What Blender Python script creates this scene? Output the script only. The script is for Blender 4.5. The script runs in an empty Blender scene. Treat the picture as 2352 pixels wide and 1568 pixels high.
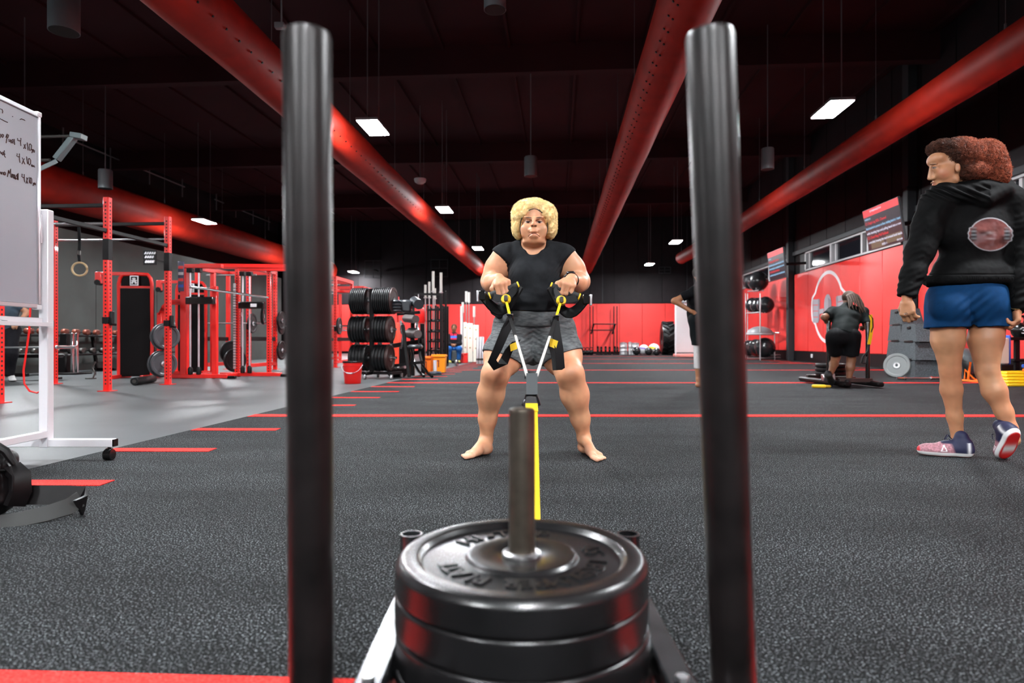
import bpy, bmesh, math, random
import numpy as np
from mathutils import Vector, Matrix

random.seed(7)
# ------------------------------------------------------------------ camera, world, exposure
FOC, PCX, PCY, CAMH = 1470.0, 1176.0, 783.0, 0.66      # focal length in pixels of a 2352 px wide frame, optical axis, eye height
AX = math.atan(0.0728)                                   # the hall runs 4 degrees off the camera axis
sc = bpy.context.scene
C = sc.collection
cam_d = bpy.data.cameras.new('camera')
cam_d.sensor_width = 36.0
cam_d.lens = FOC / 2352 * 36.0
cam_d.clip_start = 0.02
cam_d.clip_end = 200
cam_d.dof.use_dof = True
cam_d.dof.focus_distance = 3.65
cam_d.dof.aperture_fstop = 2.6
cam = bpy.data.objects.new('camera', cam_d)
cam.location = (0, 0, CAMH)
cam.rotation_euler = (math.pi / 2, 0, 0)
C.objects.link(cam)
sc.camera = cam
world = bpy.data.worlds.new('world')
sc.world = world
world.use_nodes = True
world.node_tree.nodes['Background'].inputs[0].default_value = (0.02, 0.02, 0.03, 1)
world.node_tree.nodes['Background'].inputs[1].default_value = 0.3
sc.view_settings.view_transform = 'Standard'
sc.view_settings.look = 'None'
sc.view_settings.gamma = 1.0
sc.view_settings.use_curve_mapping = False
sc.view_settings.exposure = 2.9
LAMP_POWER = 74.0

# ------------------------------------------------------------------ placing
def at(px, py, d):
    return Vector(((px - PCX) / FOC * d, d, CAMH + (PCY - py) / FOC * d))
def fl(px, py):
    d = FOC * CAMH / (py - PCY)
    return Vector(((px - PCX) / FOC * d, d, 0.0))
def hall(u, v, z=0.0):
    c, s = math.cos(AX), math.sin(AX)
    return Vector((u * c + v * s, -u * s + v * c, z))

# ------------------------------------------------------------------ materials
MATS = {}
def lin(r, g, b):
    f = lambda c: (c / 255 / 12.92) if c / 255 <= 0.04045 else ((c / 255 + 0.055) / 1.055) ** 2.4
    return (f(r), f(g), f(b))
def mat(name, col, rough=0.5, metal=0.0, spec=0.5, emit=None, es=0.0, noise=None, bump=None, coat=0.0, alpha=1.0, trans=0.0, sheen=0.0):
    """noise=(scale, amount): albedo variation; bump=(scale, strength, distance)"""
    if name in MATS: return MATS[name]
    m = bpy.data.materials.new(name)
    m.use_nodes = True
    nt = m.node_tree
    b = nt.nodes['Principled BSDF']
    b.inputs['Base Color'].default_value = (*col, 1)
    b.inputs['Roughness'].default_value = rough
    b.inputs['Metallic'].default_value = metal
    b.inputs['Specular IOR Level'].default_value = spec
    b.inputs['Coat Weight'].default_value = coat
    b.inputs['Sheen Weight'].default_value = sheen
    b.inputs['Transmission Weight'].default_value = trans
    b.inputs['Alpha'].default_value = alpha
    if emit:
        b.inputs['Emission Color'].default_value = (*emit, 1)
        b.inputs['Emission Strength'].default_value = es
    if noise or bump:
        tc = nt.nodes.new('ShaderNodeTexCoord')
    if noise:
        n = nt.nodes.new('ShaderNodeTexNoise')
        n.inputs['Scale'].default_value = noise[0]
        n.inputs['Detail'].default_value = 4
        nt.links.new(tc.outputs['Object'], n.inputs['Vector'])
        r = nt.nodes.new('ShaderNodeMapRange')
        r.inputs['From Min'].default_value = 0.3
        r.inputs['From Max'].default_value = 0.7
        r.inputs['To Min'].default_value = 1 - noise[1]
        r.inputs['To Max'].default_value = 1 + noise[1]
        nt.links.new(n.outputs['Fac'], r.inputs['Value'])
        mx = nt.nodes.new('ShaderNodeVectorMath')
        mx.operation = 'SCALE'
        mx.inputs[0].default_value = col
        nt.links.new(r.outputs['Result'], mx.inputs['Scale'])
        nt.links.new(mx.outputs['Vector'], b.inputs['Base Color'])
    if bump:
        n2 = nt.nodes.new('ShaderNodeTexNoise')
        n2.inputs['Scale'].default_value = bump[0]
        n2.inputs['Detail'].default_value = 3
        nt.links.new(tc.outputs['Object'], n2.inputs['Vector'])
        bp = nt.nodes.new('ShaderNodeBump')
        bp.inputs['Strength'].default_value = bump[1]
        bp.inputs['Distance'].default_value = bump[2]
        nt.links.new(n2.outputs['Fac'], bp.inputs['Height'])
        nt.links.new(bp.outputs['Normal'], b.inputs['Normal'])
    MATS[name] = m
    return m
def vcol_mat(name, rough=0.5, spec=0.5, bump=None, sss=0.0, sheen=0.0, coat=0.0):
    m = mat(name, (0.5, 0.5, 0.5), rough, 0, spec, bump=bump, sheen=sheen, coat=coat)
    nt = m.node_tree
    a = nt.nodes.new('ShaderNodeAttribute')
    a.attribute_name = 'Col'
    b = nt.nodes['Principled BSDF']
    nt.links.new(a.outputs['Color'], b.inputs['Base Color'])
    if sss:
        b.inputs['Subsurface Weight'].default_value = sss
        b.inputs['Subsurface Radius'].default_value = (0.012, 0.005, 0.003)
        b.inputs['Subsurface Scale'].default_value = 1.0
    return m

# ------------------------------------------------------------------ mesh building
def frame_of(d):
    d = Vector(d).normalized()
    a = Vector((0, 0, 1)) if abs(d.z) < 0.9 else Vector((0, 1, 0))
    x = d.cross(a).normalized()
    y = x.cross(d).normalized()
    return x, y, d

class MB:
    def __init__(s):
        s.v = []; s.f = []
    def add(s, vs, fs):
        o = len(s.v)
        s.v += [tuple(v) for v in vs]
        s.f += [tuple(i + o for i in f) for f in fs]
        return s
    def box(s, x0, x1, y0, y1, z0, z1, bev=0.0, M=None):
        if bev <= 0:
            vs = [(x0,y0,z0),(x1,y0,z0),(x1,y1,z0),(x0,y1,z0),(x0,y0,z1),(x1,y0,z1),(x1,y1,z1),(x0,y1,z1)]
            fs = [(0,3,2,1),(4,5,6,7),(0,1,5,4),(1,2,6,5),(2,3,7,6),(3,0,4,7)]
        else:
            c = [(x0+x1)/2, (y0+y1)/2, (z0+z1)/2]
            h = [abs(x1-x0)/2, abs(y1-y0)/2, abs(z1-z0)/2]
            bev = min(bev, min(h) * 0.95)
            vs = []; idx = {}
            for sx in (-1, 1):
                for sy in (-1, 1):
                    for sz in (-1, 1):
                        for ax in range(3):
                            p = [sx*(h[0]-bev), sy*(h[1]-bev), sz*(h[2]-bev)]
                            p[ax] = (sx, sy, sz)[ax] * h[ax]
                            idx[(sx,sy,sz,ax)] = len(vs)
                            vs.append((c[0]+p[0], c[1]+p[1], c[2]+p[2]))
            fs = []
            for ax in range(3):
                a, b = [i for i in range(3) if i != ax]
                for sg in (-1, 1):
                    q = []
                    for sa, sb in ((-1,-1),(1,-1),(1,1),(-1,1)):
                        k = [0,0,0]; k[ax]=sg; k[a]=sa; k[b]=sb
                        q.append(idx[(*k, ax)])
                    flip = (sg < 0) ^ (ax == 1)
                    fs.append(tuple(q[::-1] if flip else q))
            for ax in range(3):                      # edge strips parallel to axis ax
                a, b = [i for i in range(3) if i != ax]
                for sa in (-1, 1):
                    for sb in (-1, 1):
                        k0=[0,0,0]; k0[ax]=-1; k0[a]=sa; k0[b]=sb
                        k1=list(k0); k1[ax]=1
                        fs.append((idx[(*k0,a)], idx[(*k1,a)], idx[(*k1,b)], idx[(*k0,b)]))
            for sx in (-1,1):
                for sy in (-1,1):
                    for sz in (-1,1):
                        fs.append((idx[(sx,sy,sz,0)], idx[(sx,sy,sz,1)], idx[(sx,sy,sz,2)]))
        if M is not None:
            vs = [M @ Vector(v) for v in vs]
        return s.add(vs, fs)
    def bar(s, a, b, w, h, bev=0.0, up=None):
        """rectangular bar from a to b; w across, h along 'up'"""
        a = Vector(a); b = Vector(b); d = b - a; L = d.length
        z = d.normalized()
        u = Vector(up) if up is not None else (Vector((0,0,1)) if abs(z.z) < 0.9 else Vector((0,1,0)))
        x = u.cross(z).normalized(); y = z.cross(x).normalized()
        M = Matrix(((x.x,y.x,z.x,a.x),(x.y,y.y,z.y,a.y),(x.z,y.z,z.z,a.z),(0,0,0,1)))
        return s.box(-w/2, w/2, -h/2, h/2, 0, L, bev, M)
    def cyl(s, a, b, r, r2=None, n=16, caps=True):
        r2 = r if r2 is None else r2
        a = Vector(a); b = Vector(b)
        x, y, d = frame_of(b - a)
        vs = []; fs = []
        for p, rr in ((a, r), (b, r2)):
            for i in range(n):
                t = 2*math.pi*i/n
                vs.append(p + x*math.cos(t)*rr + y*math.sin(t)*rr)
        for i in range(n):
            j = (i+1) % n
            fs.append((i, j, n+j, n+i))
        if caps:
            fs.append(tuple(range(n))[::-1]); fs.append(tuple(range(n, 2*n)))
        return s.add(vs, fs)
    def tube(s, pts, r, n=8, caps=True, closed=False):
        pts = [Vector(p) for p in pts]
        m = len(pts)
        rs = r if isinstance(r, (list, tuple)) else [r]*m
        vs = []; fs = []
        prev = None
        for k, p in enumerate(pts):
            if closed: t = pts[(k+1) % m] - pts[k-1]
            else: t = pts[min(k+1, m-1)] - pts[max(k-1, 0)]
            t = t.normalized() if t.length > 1e-9 else Vector((0,0,1))
            if prev is None: x, y, _ = frame_of(t)
            else:
                x = (prev - t*prev.dot(t))
                x = x.normalized() if x.length > 1e-6 else frame_of(t)[0]
                y = t.cross(x)
            prev = x
            for i in range(n):
                a = 2*math.pi*i/n
                vs.append(p + x*math.cos(a)*rs[k] + y*math.sin(a)*rs[k])
        for k in range(m if closed else m-1):
            k2 = (k+1) % m
            for i in range(n):
                j = (i+1) % n
                fs.append((k*n+i, k*n+j, k2*n+j, k2*n+i))
        if caps and not closed:
            fs.append(tuple(range(n))[::-1]); fs.append(tuple(range((m-1)*n, m*n)))
        return s.add(vs, fs)
    def ribbon(s, pts, w, th, side):
        """flat strap along pts, width w along the vector(s) side, thickness th"""
        pts = [Vector(p) for p in pts]; m = len(pts)
        vs = []; fs = []
        for k, p in enumerate(pts):
            t = (pts[min(k+1, m-1)] - pts[max(k-1, 0)]).normalized()
            sd = Vector(side[k]) if isinstance(side, list) else Vector(side)
            sd = (sd - t*sd.dot(t)).normalized()
            nn = t.cross(sd)
            for a, b in ((-1,-1),(1,-1),(1,1),(-1,1)):
                vs.append(p + sd*(a*w/2) + nn*(b*th/2))
        for k in range(m-1):
            for i in range(4):
                j = (i+1) % 4
                fs.append((k*4+i, k*4+j, k*4+4+j, k*4+4+i))
        fs.append((3,2,1,0)); fs.append(tuple(range((m-1)*4, m*4)))
        return s.add(vs, fs)
    def lathe(s, prof, n=32, a=(0,0,0), axis=(0,0,1), closed=False):
        """prof: list of (radius, height along axis)"""
        x, y, d = frame_of(axis); a = Vector(a)
        vs = []; fs = []
        for r, h in prof:
            for i in range(n):
                t = 2*math.pi*i/n
                vs.append(a + d*h + x*math.cos(t)*r + y*math.sin(t)*r)
        m = len(prof)
        for k in range(m if closed else m-1):
            k2 = (k+1) % m
            for i in range(n):
                j = (i+1) % n
                fs.append((k*n+i, k*n+j, k2*n+j, k2*n+i))
        if not closed:
            if prof[0][0] > 1e-6: fs.append(tuple(range(n))[::-1])
            if prof[-1][0] > 1e-6: fs.append(tuple(range((m-1)*n, m*n)))
        return s.add(vs, fs)
    def ball(s, c, r, n=20, m=12, M=None):
        r = (r, r, r) if not isinstance(r, (tuple, list)) else r
        vs = []; fs = []
        for k in range(m+1):
            p = math.pi*k/m
            for i in range(n):
                t = 2*math.pi*i/n
                v = Vector((r[0]*math.sin(p)*math.cos(t), r[1]*math.sin(p)*math.sin(t), r[2]*math.cos(p)))
                if M is not None: v = M @ v
                vs.append(Vector(c) + v)
        for k in range(m):
            for i in range(n):
                j = (i+1) % n
                fs.append((k*n+i, (k+1)*n+i, (k+1)*n+j, k*n+j))
        return s.add(vs, fs)
    def prism(s, poly, M, depth):
        """poly in local xy, extruded 0..depth along local z, M 4x4"""
        n = len(poly)
        vs = [M @ Vector((p[0], p[1], 0)) for p in poly] + [M @ Vector((p[0], p[1], depth)) for p in poly]
        fs = [tuple(range(n))[::-1], tuple(range(n, 2*n))]
        for i in range(n):
            j = (i+1) % n
            fs.append((i, j, n+j, n+i))
        return s.add(vs, fs)
    def mesh(s, name, m, smooth=40):
        me = bpy.data.meshes.new(name)
        me.from_pydata(s.v, [], s.f)
        bm = bmesh.new(); bm.from_mesh(me)
        bmesh.ops.remove_doubles(bm, verts=bm.verts, dist=1e-6)
        bmesh.ops.recalc_face_normals(bm, faces=bm.faces)
        bm.to_mesh(me); bm.free()
        if m is not None: me.materials.append(m)
        if smooth:
            me.shade_smooth()
            me.set_sharp_from_angle(angle=math.radians(smooth))
        return me
    def build(s, name, m, parent=None, smooth=40, world=False, **tags):
        if world and parent is not None:
            inv = pmat(parent).inverted()
            s.v = [tuple(inv @ Vector(v)) for v in s.v]
        return link(name, s.mesh(name, m, smooth), parent, **tags)

def pmat(o):
    M = Matrix.LocRotScale(o.location, o.rotation_euler, o.scale)
    return (pmat(o.parent) @ M) if o.parent else M
def link(name, me, parent=None, **tags):
    o = bpy.data.objects.new(name, me)
    C.objects.link(o)
    if parent is not None: o.parent = parent
    tag(o, **tags)
    return o
def tag(o, label=None, cat=None, group=None, kind=None):
    if label: o['label'] = label
    if cat: o['category'] = cat
    if group: o['group'] = group
    if kind: o['kind'] = kind
    return o
def thing(name, label, cat, loc=(0,0,0), rz=0.0, group=None):
    o = bpy.data.objects.new(name, None)
    C.objects.link(o)
    o.location = loc; o.rotation_euler = (0, 0, rz)
    o.empty_display_size = 0.1
    return tag(o, label, cat, group)
def copy_tree(o, parent=None, **tags):
    c = o.copy(); C.objects.link(c); c.parent = parent
    for ch in list(o.children): copy_tree(ch, c)
    return tag(c, **tags)

def text_mesh(txt, size, extrude=0.001, align='LEFT', shear=0.0, spacing=1.0):
    cu = bpy.data.curves.new('lettering', 'FONT')
    cu.body = txt; cu.size = size; cu.extrude = extrude; cu.align_x = align; cu.shear = shear
    cu.space_character = spacing
    cu.resolution_u = 3
    o = bpy.data.objects.new('lettering_tmp', cu)
    C.objects.link(o)
    dg = bpy.context.evaluated_depsgraph_get()
    me = bpy.data.meshes.new_from_object(o.evaluated_get(dg))
    bpy.data.objects.remove(o); bpy.data.curves.remove(cu)
    return me
def text_obj(name, txt, size, m, parent, M, extrude=0.001, align='LEFT', fit=None, shear=0.0, **tags):
    me = text_mesh(txt, size, extrude, align, shear)
    me.name = name
    S = Matrix.Identity(4)
    if fit:
        xs = [v.co.x for v in me.vertices]
        w = max(xs) - min(xs)
        if w > 0: S = Matrix.Diagonal((fit / w, 1, 1, 1))
    me.transform(M @ S)
    me.materials.clear(); me.materials.append(m)
    return link(name, me, parent, **tags)

# ------------------------------------------------------------------ smooth implicit bodies
def vnoise(P, seed=0):
    """value noise in -1..1 for points (n,3)"""
    Pi = np.floor(P).astype(np.int64); Fr = P - Pi
    Fr = Fr*Fr*(3-2*Fr)
    out = np.zeros(len(P))
    for dx in (0,1):
        for dy in (0,1):
            for dz in (0,1):
                h = (Pi[:,0]+dx)*374761393 + (Pi[:,1]+dy)*668265263 + (Pi[:,2]+dz)*2147483647 + seed*1274126177
                h = (h ^ (h >> 13)) * 1274126177
                h = (h ^ (h >> 16)) & 0xffff
                w = (Fr[:,0] if dx else 1-Fr[:,0])*(Fr[:,1] if dy else 1-Fr[:,1])*(Fr[:,2] if dz else 1-Fr[:,2])
                out += w*(h/32767.5-1)
    return out

class SDF:
    def __init__(s): s.ops = []
    def cap(s, a, b, ra, rb=None, k=0.02, neg=False):
        rb = ra if rb is None else rb
        a = np.array(a, float); b = np.array(b, float)
        rm = max(ra, rb)
        s.ops.append(('c', a, b, ra, rb, k, neg, np.minimum(a,b)-rm, np.maximum(a,b)+rm)); return s
    def chain(s, pts, rs, k=0.02):
        for i in range(len(pts)-1): s.cap(pts[i], pts[i+1], rs[i], rs[i+1], k)
        return s
    def ell(s, c, r, R=None, k=0.02, neg=False):
        c = np.array(c, float)
        r = np.array((r,r,r) if np.isscalar(r) else r, float)
        R = np.eye(3) if R is None else np.array(R, float)      # columns are local axes
        m = r.max()
        s.ops.append(('e', c, r, R, 0, k, neg, c-m, c+m)); return s
    def plane(s, p, n, k=0.004):
        """keep the side the normal points away from"""
        p = np.array(p, float); n = np.array(n, float); n = n/np.linalg.norm(n)
        s.ops.append(('p', p, n, 0, 0, k, True, None, None)); return s
    def inter(s, other_fn, k=0.004):
        s.ops.append(('i', other_fn, 0, 0, 0, k, True, None, None)); return s
    def union(s, other, k=0.02):
        s.ops.append(('u', other, 0, 0, 0, k, False, *other.bounds(0.0))); return s
    def grow(s, t):
        s.ops.append(('g', t, 0, 0, 0, 0, False, None, None)); return s
    def merge(s, o):
        s.ops += o.ops; return s
    def ev(s, P, cull=True):
        d = np.full(len(P), 1.0)
        for op in s.ops:
            t, k, neg = op[0], op[5], op[6]
            if t == 'g': d -= op[1]; continue
            if t == 'p':
                q = (P - op[1]) @ op[2]
                h = np.clip(0.5 + 0.5*(q-d)/k, 0, 1)
                d = d*(1-h) + q*h + k*h*(1-h); continue
            if t == 'i':
                q = op[1](P)
                h = np.clip(0.5 + 0.5*(q-d)/k, 0, 1)
                d = d*(1-h) + q*h + k*h*(1-h); continue
            if cull:
                pad = 0.035 + k
                lo, hi = op[7]-pad, op[8]+pad
                mk = np.nonzero(((P > lo) & (P < hi)).all(1))[0]
                if not len(mk): continue
                Q = P[mk]
            else: Q = P; mk = slice(None)
            if t == 'u': q = op[1].ev(Q, cull)
            elif t == 'c':
                a, b, ra, rb = op[1], op[2], op[3], op[4]
                ab = b-a; L2 = max(ab @ ab, 1e-12)
                u = np.clip(((Q-a) @ ab)/L2, 0, 1)
                q = np.linalg.norm(Q - a - u[:,None]*ab, axis=1) - (ra + (rb-ra)*u)
            else:
                c, r, R = op[1], op[2], op[3]
                L = (Q-c) @ R
                k0 = np.linalg.norm(L/r, axis=1); k1 = np.linalg.norm(L/(r*r), axis=1)
                q = np.where(k1 > 1e-9, k0*(k0-1)/np.maximum(k1, 1e-9), -r.min())
            dd = d[mk]
            if not neg:
                h = np.clip(0.5 + 0.5*(dd-q)/k, 0, 1)
                d[mk] = dd*(1-h) + q*h - k*h*(1-h)
            else:
                h = np.clip(0.5 - 0.5*(dd+q)/k, 0, 1)
                d[mk] = dd*(1-h) - q*h + k*h*(1-h)
        return d
    def bounds(s, pad=0.02):
        lo = np.min([o[7] for o in s.ops if o[7] is not None and not o[6]], axis=0)-pad
        hi = np.max([o[8] for o in s.ops if o[8] is not None and not o[6]], axis=0)+pad
        return lo, hi

def surface_net(S, h, lo=None, hi=None, c=4):
    if lo is None: lo, hi = S.bounds()
    lo = np.array(lo, float); hi = np.array(hi, float)
    nc = np.ceil((hi-lo)/(h*c)).astype(int)+1
    g = [lo[i] + np.arange(nc[i])*h*c for i in range(3)]
    G = np.stack(np.meshgrid(*g, indexing='ij'), -1).reshape(-1, 3)
    V = S.ev(G, cull=False).reshape(nc)
    act = np.abs(V) < h*c*2.4
    cells = act.copy()
    nf = nc*c
    big = np.repeat(np.repeat(np.repeat(V, c, 0), c, 1), c, 2).astype(np.float32)
    am = np.repeat(np.repeat(np.repeat(cells, c, 0), c, 1), c, 2)
    idx = np.argwhere(am)
    P = lo + idx*h
    big[am] = S.ev(P).astype(np.float32)
    ins = big < 0
    cnt = np.zeros(nf-1, np.int8)
    for dx in (0,1):
        for dy in (0,1):
            for dz in (0,1):
                cnt += ins[dx:nf[0]-1+dx, dy:nf[1]-1+dy, dz:nf[2]-1+dz]
    mixed = (cnt > 0) & (cnt < 8)
    ci = np.argwhere(mixed)
    vid = np.full(nf-1, -1, np.int32)
    vid[mixed] = np.arange(len(ci))
    acc = np.zeros((len(ci), 3)); num = np.zeros(len(ci))
    cor = {}
    for dx in (0,1):
        for dy in (0,1):
            for dz in (0,1):
                cor[(dx,dy,dz)] = big[ci[:,0]+dx, ci[:,1]+dy, ci[:,2]+dz].astype(float)
    for ax in range(3):
        o1, o2 = [i for i in range(3) if i != ax]
        for p in (0,1):
            for q in (0,1):
                k0 = [0,0,0]; k0[o1]=p; k0[o2]=q; k1 = list(k0); k1[ax]=1
                a = cor[tuple(k0)]; b = cor[tuple(k1)]
                m = (a < 0) != (b < 0)
                t = np.where(m, a/np.where(np.abs(a-b) < 1e-12, 1, a-b), 0)
                pt = np.zeros((len(ci),3)); pt[:,o1]=p; pt[:,o2]=q; pt[:,ax]=t
                acc += pt*m[:,None]; num += m
    verts = lo + (ci + acc/num[:,None])*h
    faces = []
    for ax in range(3):
        o1, o2 = (ax+1) % 3, (ax+2) % 3
        sl0 = [slice(1, nf[i]-1) for i in range(3)]; sl1 = list(sl0)
        sl0[ax] = slice(0, nf[ax]-1); sl1[ax] = slice(1, nf[ax])
        A = ins[tuple(sl0)]; B = ins[tuple(sl1)]
        e = np.argwhere(A != B)
        if not len(e): continue
        flip = A[e[:,0], e[:,1], e[:,2]]
        base = e.copy()
        for i in range(3):
            if i != ax: base[:,i] += 1
        quad = []
        for p, q in ((0,0),(1,0),(1,1),(0,1)):
            k = base.copy(); k[:,o1] -= p; k[:,o2] -= q
            quad.append(vid[k[:,0], k[:,1], k[:,2]])
        quad = np.stack(quad, 1)
        quad[~flip] = quad[~flip][:, ::-1]
        faces.append(quad)
    faces = np.concatenate(faces)
    faces = faces[(faces >= 0).all(1)]
    return verts, faces

def np_normals(v, f):
    n = np.cross(v[f[:,2]]-v[f[:,0]], v[f[:,3]]-v[f[:,1]])
    out = np.zeros_like(v)
    for i in range(4): np.add.at(out, f[:,i], n)
    return out/np.maximum(np.linalg.norm(out, axis=1), 1e-12)[:,None]

def body_obj(name, S, h, m, parent, color=None, disp=None, lo=None, hi=None, **tags):
    v, f = surface_net(S, h, lo, hi)
    if disp is not None:
        n = np_normals(v, f)
        v = v + n*disp(v, n)[:,None]
    col = None
    if color is not None:
        col = color(v, np_normals(v, f))
    if parent is not None:
        inv = np.array(pmat(parent).inverted())
        v = v @ inv[:3,:3].T + inv[:3,3]
    me = bpy.data.meshes.new(name)
    me.vertices.add(len(v)); me.vertices.foreach_set('co', v.astype(np.float32).ravel())
    me.loops.add(len(f)*4); me.loops.foreach_set('vertex_index', f.astype(np.int32).ravel())
    me.polygons.add(len(f))
    me.polygons.foreach_set('loop_start', np.arange(0, len(f)*4, 4, dtype=np.int32))
    me.update(calc_edges=True)
    me.validate()
    me.shade_smooth()
    if col is not None:
        ca = me.color_attributes.new('Col', 'FLOAT_COLOR', 'POINT')
        c4 = np.ones((len(v), 4), np.float32); c4[:,:3] = col
        ca.data.foreach_set('color', c4.ravel())
    me.materials.append(m)
    return link(name, me, parent, **tags)

# ------------------------------------------------------------------ materials of the place
M_black = mat('black_paint', (0.0048, 0.0034, 0.0038), 0.45, spec=0.18)
M_blackgloss = mat('black_gloss_steel', (0.0045, 0.004, 0.004), 0.22, coat=0.15)
M_rubber = mat('black_rubber', (0.0055, 0.0058, 0.0066), 0.42, spec=0.3, bump=(220, 0.15, 0.002))
M_chrome = mat('chrome', (0.75, 0.75, 0.77), 0.18, 1.0)
M_steel = mat('brushed_steel', (0.55, 0.55, 0.56), 0.35, 1.0)
M_dsteel = mat('dark_steel', (0.09, 0.085, 0.08), 0.35, 0.8)
M_redsteel = mat('red_powder_coat', (0.70, 0.012, 0.008), 0.35, coat=0.2)
M_redwall = mat('red_wall_pad', (0.74, 0.035, 0.030), 0.42, noise=(1.3, 0.10))
M_redplastic = mat('red_plastic', (0.72, 0.012, 0.010), 0.35)
M_ceil = mat('ceiling_paint', (0.030, 0.0058, 0.0080), 0.85, spec=0.2, noise=(0.7, 0.2))
M_clad = mat('black_cladding', (0.0115, 0.0078, 0.0096), 0.6, spec=0.2, noise=(2.0, 0.2))
M_greywall = mat('grey_green_wall', (0.10, 0.115, 0.108), 0.7, noise=(1.1, 0.18))
M_white = mat('white_paint', (0.74, 0.73, 0.76), 0.4)
M_alum = mat('aluminium', (0.62, 0.62, 0.64), 0.35, 0.85)
M_greyframe = mat('window_frame_grey', (0.50, 0.49, 0.50), 0.5)
M_glassdark = mat('night_glass', (0.010, 0.010, 0.014), 0.05, spec=0.6)
M_lamp = mat('lamp_light', (0.9, 0.9, 0.9), 0.5, emit=(0.93, 0.97, 1.0), es=LAMP_POWER)
M_duct = mat('red_duct_fabric', (0.36, 0.0125, 0.0040), 0.58, spec=0.22, noise=(3, 0.15))
M_greybox = mat('grey_fixture', (0.17, 0.20, 0.215), 0.45)
M_col = mat('grey_column', (0.034, 0.036, 0.040), 0.5, spec=0.25)
M_wire = mat('hanging_cable', (0.16, 0.15, 0.16), 0.5, 0.4)
M_yellow = mat('yellow', (0.85, 0.55, 0.01), 0.5)
M_orange = mat('orange_plastic', (0.85, 0.16, 0.01), 0.45)
M_blue = mat('blue_plastic', (0.02, 0.08, 0.42), 0.4)
M_cream = mat('cream_panel', (0.72, 0.70, 0.60), 0.5)
M_webbing = mat('black_webbing', (0.0055, 0.0058, 0.0065), 0.65, spec=0.2, bump=(900, 0.3, 0.001))

def turf_material(name, dark, light, thr=(0.42, 0.66)):
    m = mat(name, dark, 0.8, spec=0.10)
    nt = m.node_tree; b = nt.nodes['Principled BSDF']
    tc = nt.nodes.new('ShaderNodeTexCoord')
    n = nt.nodes.new('ShaderNodeTexNoise'); n.inputs['Scale'].default_value = 190; n.inputs['Detail'].default_value = 3.0
    n.inputs['Roughness'].default_value = 0.66
    n3 = nt.nodes.new('ShaderNodeTexNoise'); n3.inputs['Scale'].default_value = 1.6; n3.inputs['Detail'].default_value = 3
    mp = nt.nodes.new('ShaderNodeMapping'); mp.inputs['Scale'].default_value = (0.6, 1.7, 1)
    nt.links.new(tc.outputs['Object'], n.inputs['Vector'])
    nt.links.new(tc.outputs['Object'], mp.inputs['Vector'])
    nt.links.new(mp.outputs['Vector'], n3.inputs['Vector'])
    cr = nt.nodes.new('ShaderNodeValToRGB')
    cr.color_ramp.elements[0].position = thr[0]; cr.color_ramp.elements[0].color = (*dark, 1)
    cr.color_ramp.elements[1].position = thr[1]; cr.color_ramp.elements[1].color = (*light, 1)
    nt.links.new(n.outputs['Fac'], cr.inputs['Fac'])
    mr = nt.nodes.new('ShaderNodeMapRange')
    mr.inputs['From Min'].default_value = 0.3; mr.inputs['From Max'].default_value = 0.7
    mr.inputs['To Min'].default_value = 0.62; mr.inputs['To Max'].default_value = 1.30
    nt.links.new(n3.outputs['Fac'], mr.inputs['Value'])
    sc_ = nt.nodes.new('ShaderNodeVectorMath'); sc_.operation = 'SCALE'
    nt.links.new(cr.outputs['Color'], sc_.inputs[0]); nt.links.new(mr.outputs['Result'], sc_.inputs['Scale'])
    nt.links.new(sc_.outputs['Vector'], b.inputs['Base Color'])
    bp = nt.nodes.new('ShaderNodeBump'); bp.inputs['Strength'].default_value = 0.5; bp.inputs['Distance'].default_value = 0.004
    nt.links.new(n.outputs['Fac'], bp.inputs['Height']); nt.links.new(bp.outputs['Normal'], b.inputs['Normal'])
    return m
M_turf = turf_material('black_turf', (0.0010, 0.0013, 0.0016), (0.34, 0.372, 0.388), (0.56, 0.685))
M_turfred = turf_material('red_turf', (0.50, 0.012, 0.010), (0.85, 0.06, 0.05))
M_floor = mat('rubber_floor', (0.072, 0.078, 0.082), 0.46, spec=0.32, noise=(0.9, 0.22), bump=(260, 0.25, 0.002))
_b = M_floor.node_tree

def struct(name, mb, m, parent=None, rot=True, smooth=0, **k):
    o = mb.build(name, m, parent, smooth=smooth, **k)
    if parent is None:
        o['kind'] = 'structure'
        if rot: o.rotation_euler.z = -AX
    return o

# ------------------------------------------------------------------ shell: u across the hall, v along it
UL, UR, VB, VF, ZC = -15.6, 8.15, -9.0, 34.6, 7.3
floor_o = struct('floor', MB().box(UL-0.3, UR+0.3, VB-0.3, VF+0.3, -0.2, -0.012), M_floor)
UT = -2.74                                                    # left edge of the turf
turf = struct('floor_turf', MB().box(UT, UR-0.25, -4.0, VF-0.6, -0.011, 0.0), M_turf)
floor_top = struct('floor_rubber', MB().box(UL, UT-0.004, VB, VF, -0.011, -0.001), M_floor)
floor_back = struct('floor_back', MB().box(UT, UR, VB, -4.004, -0.011, -0.001), M_floor)
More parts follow.
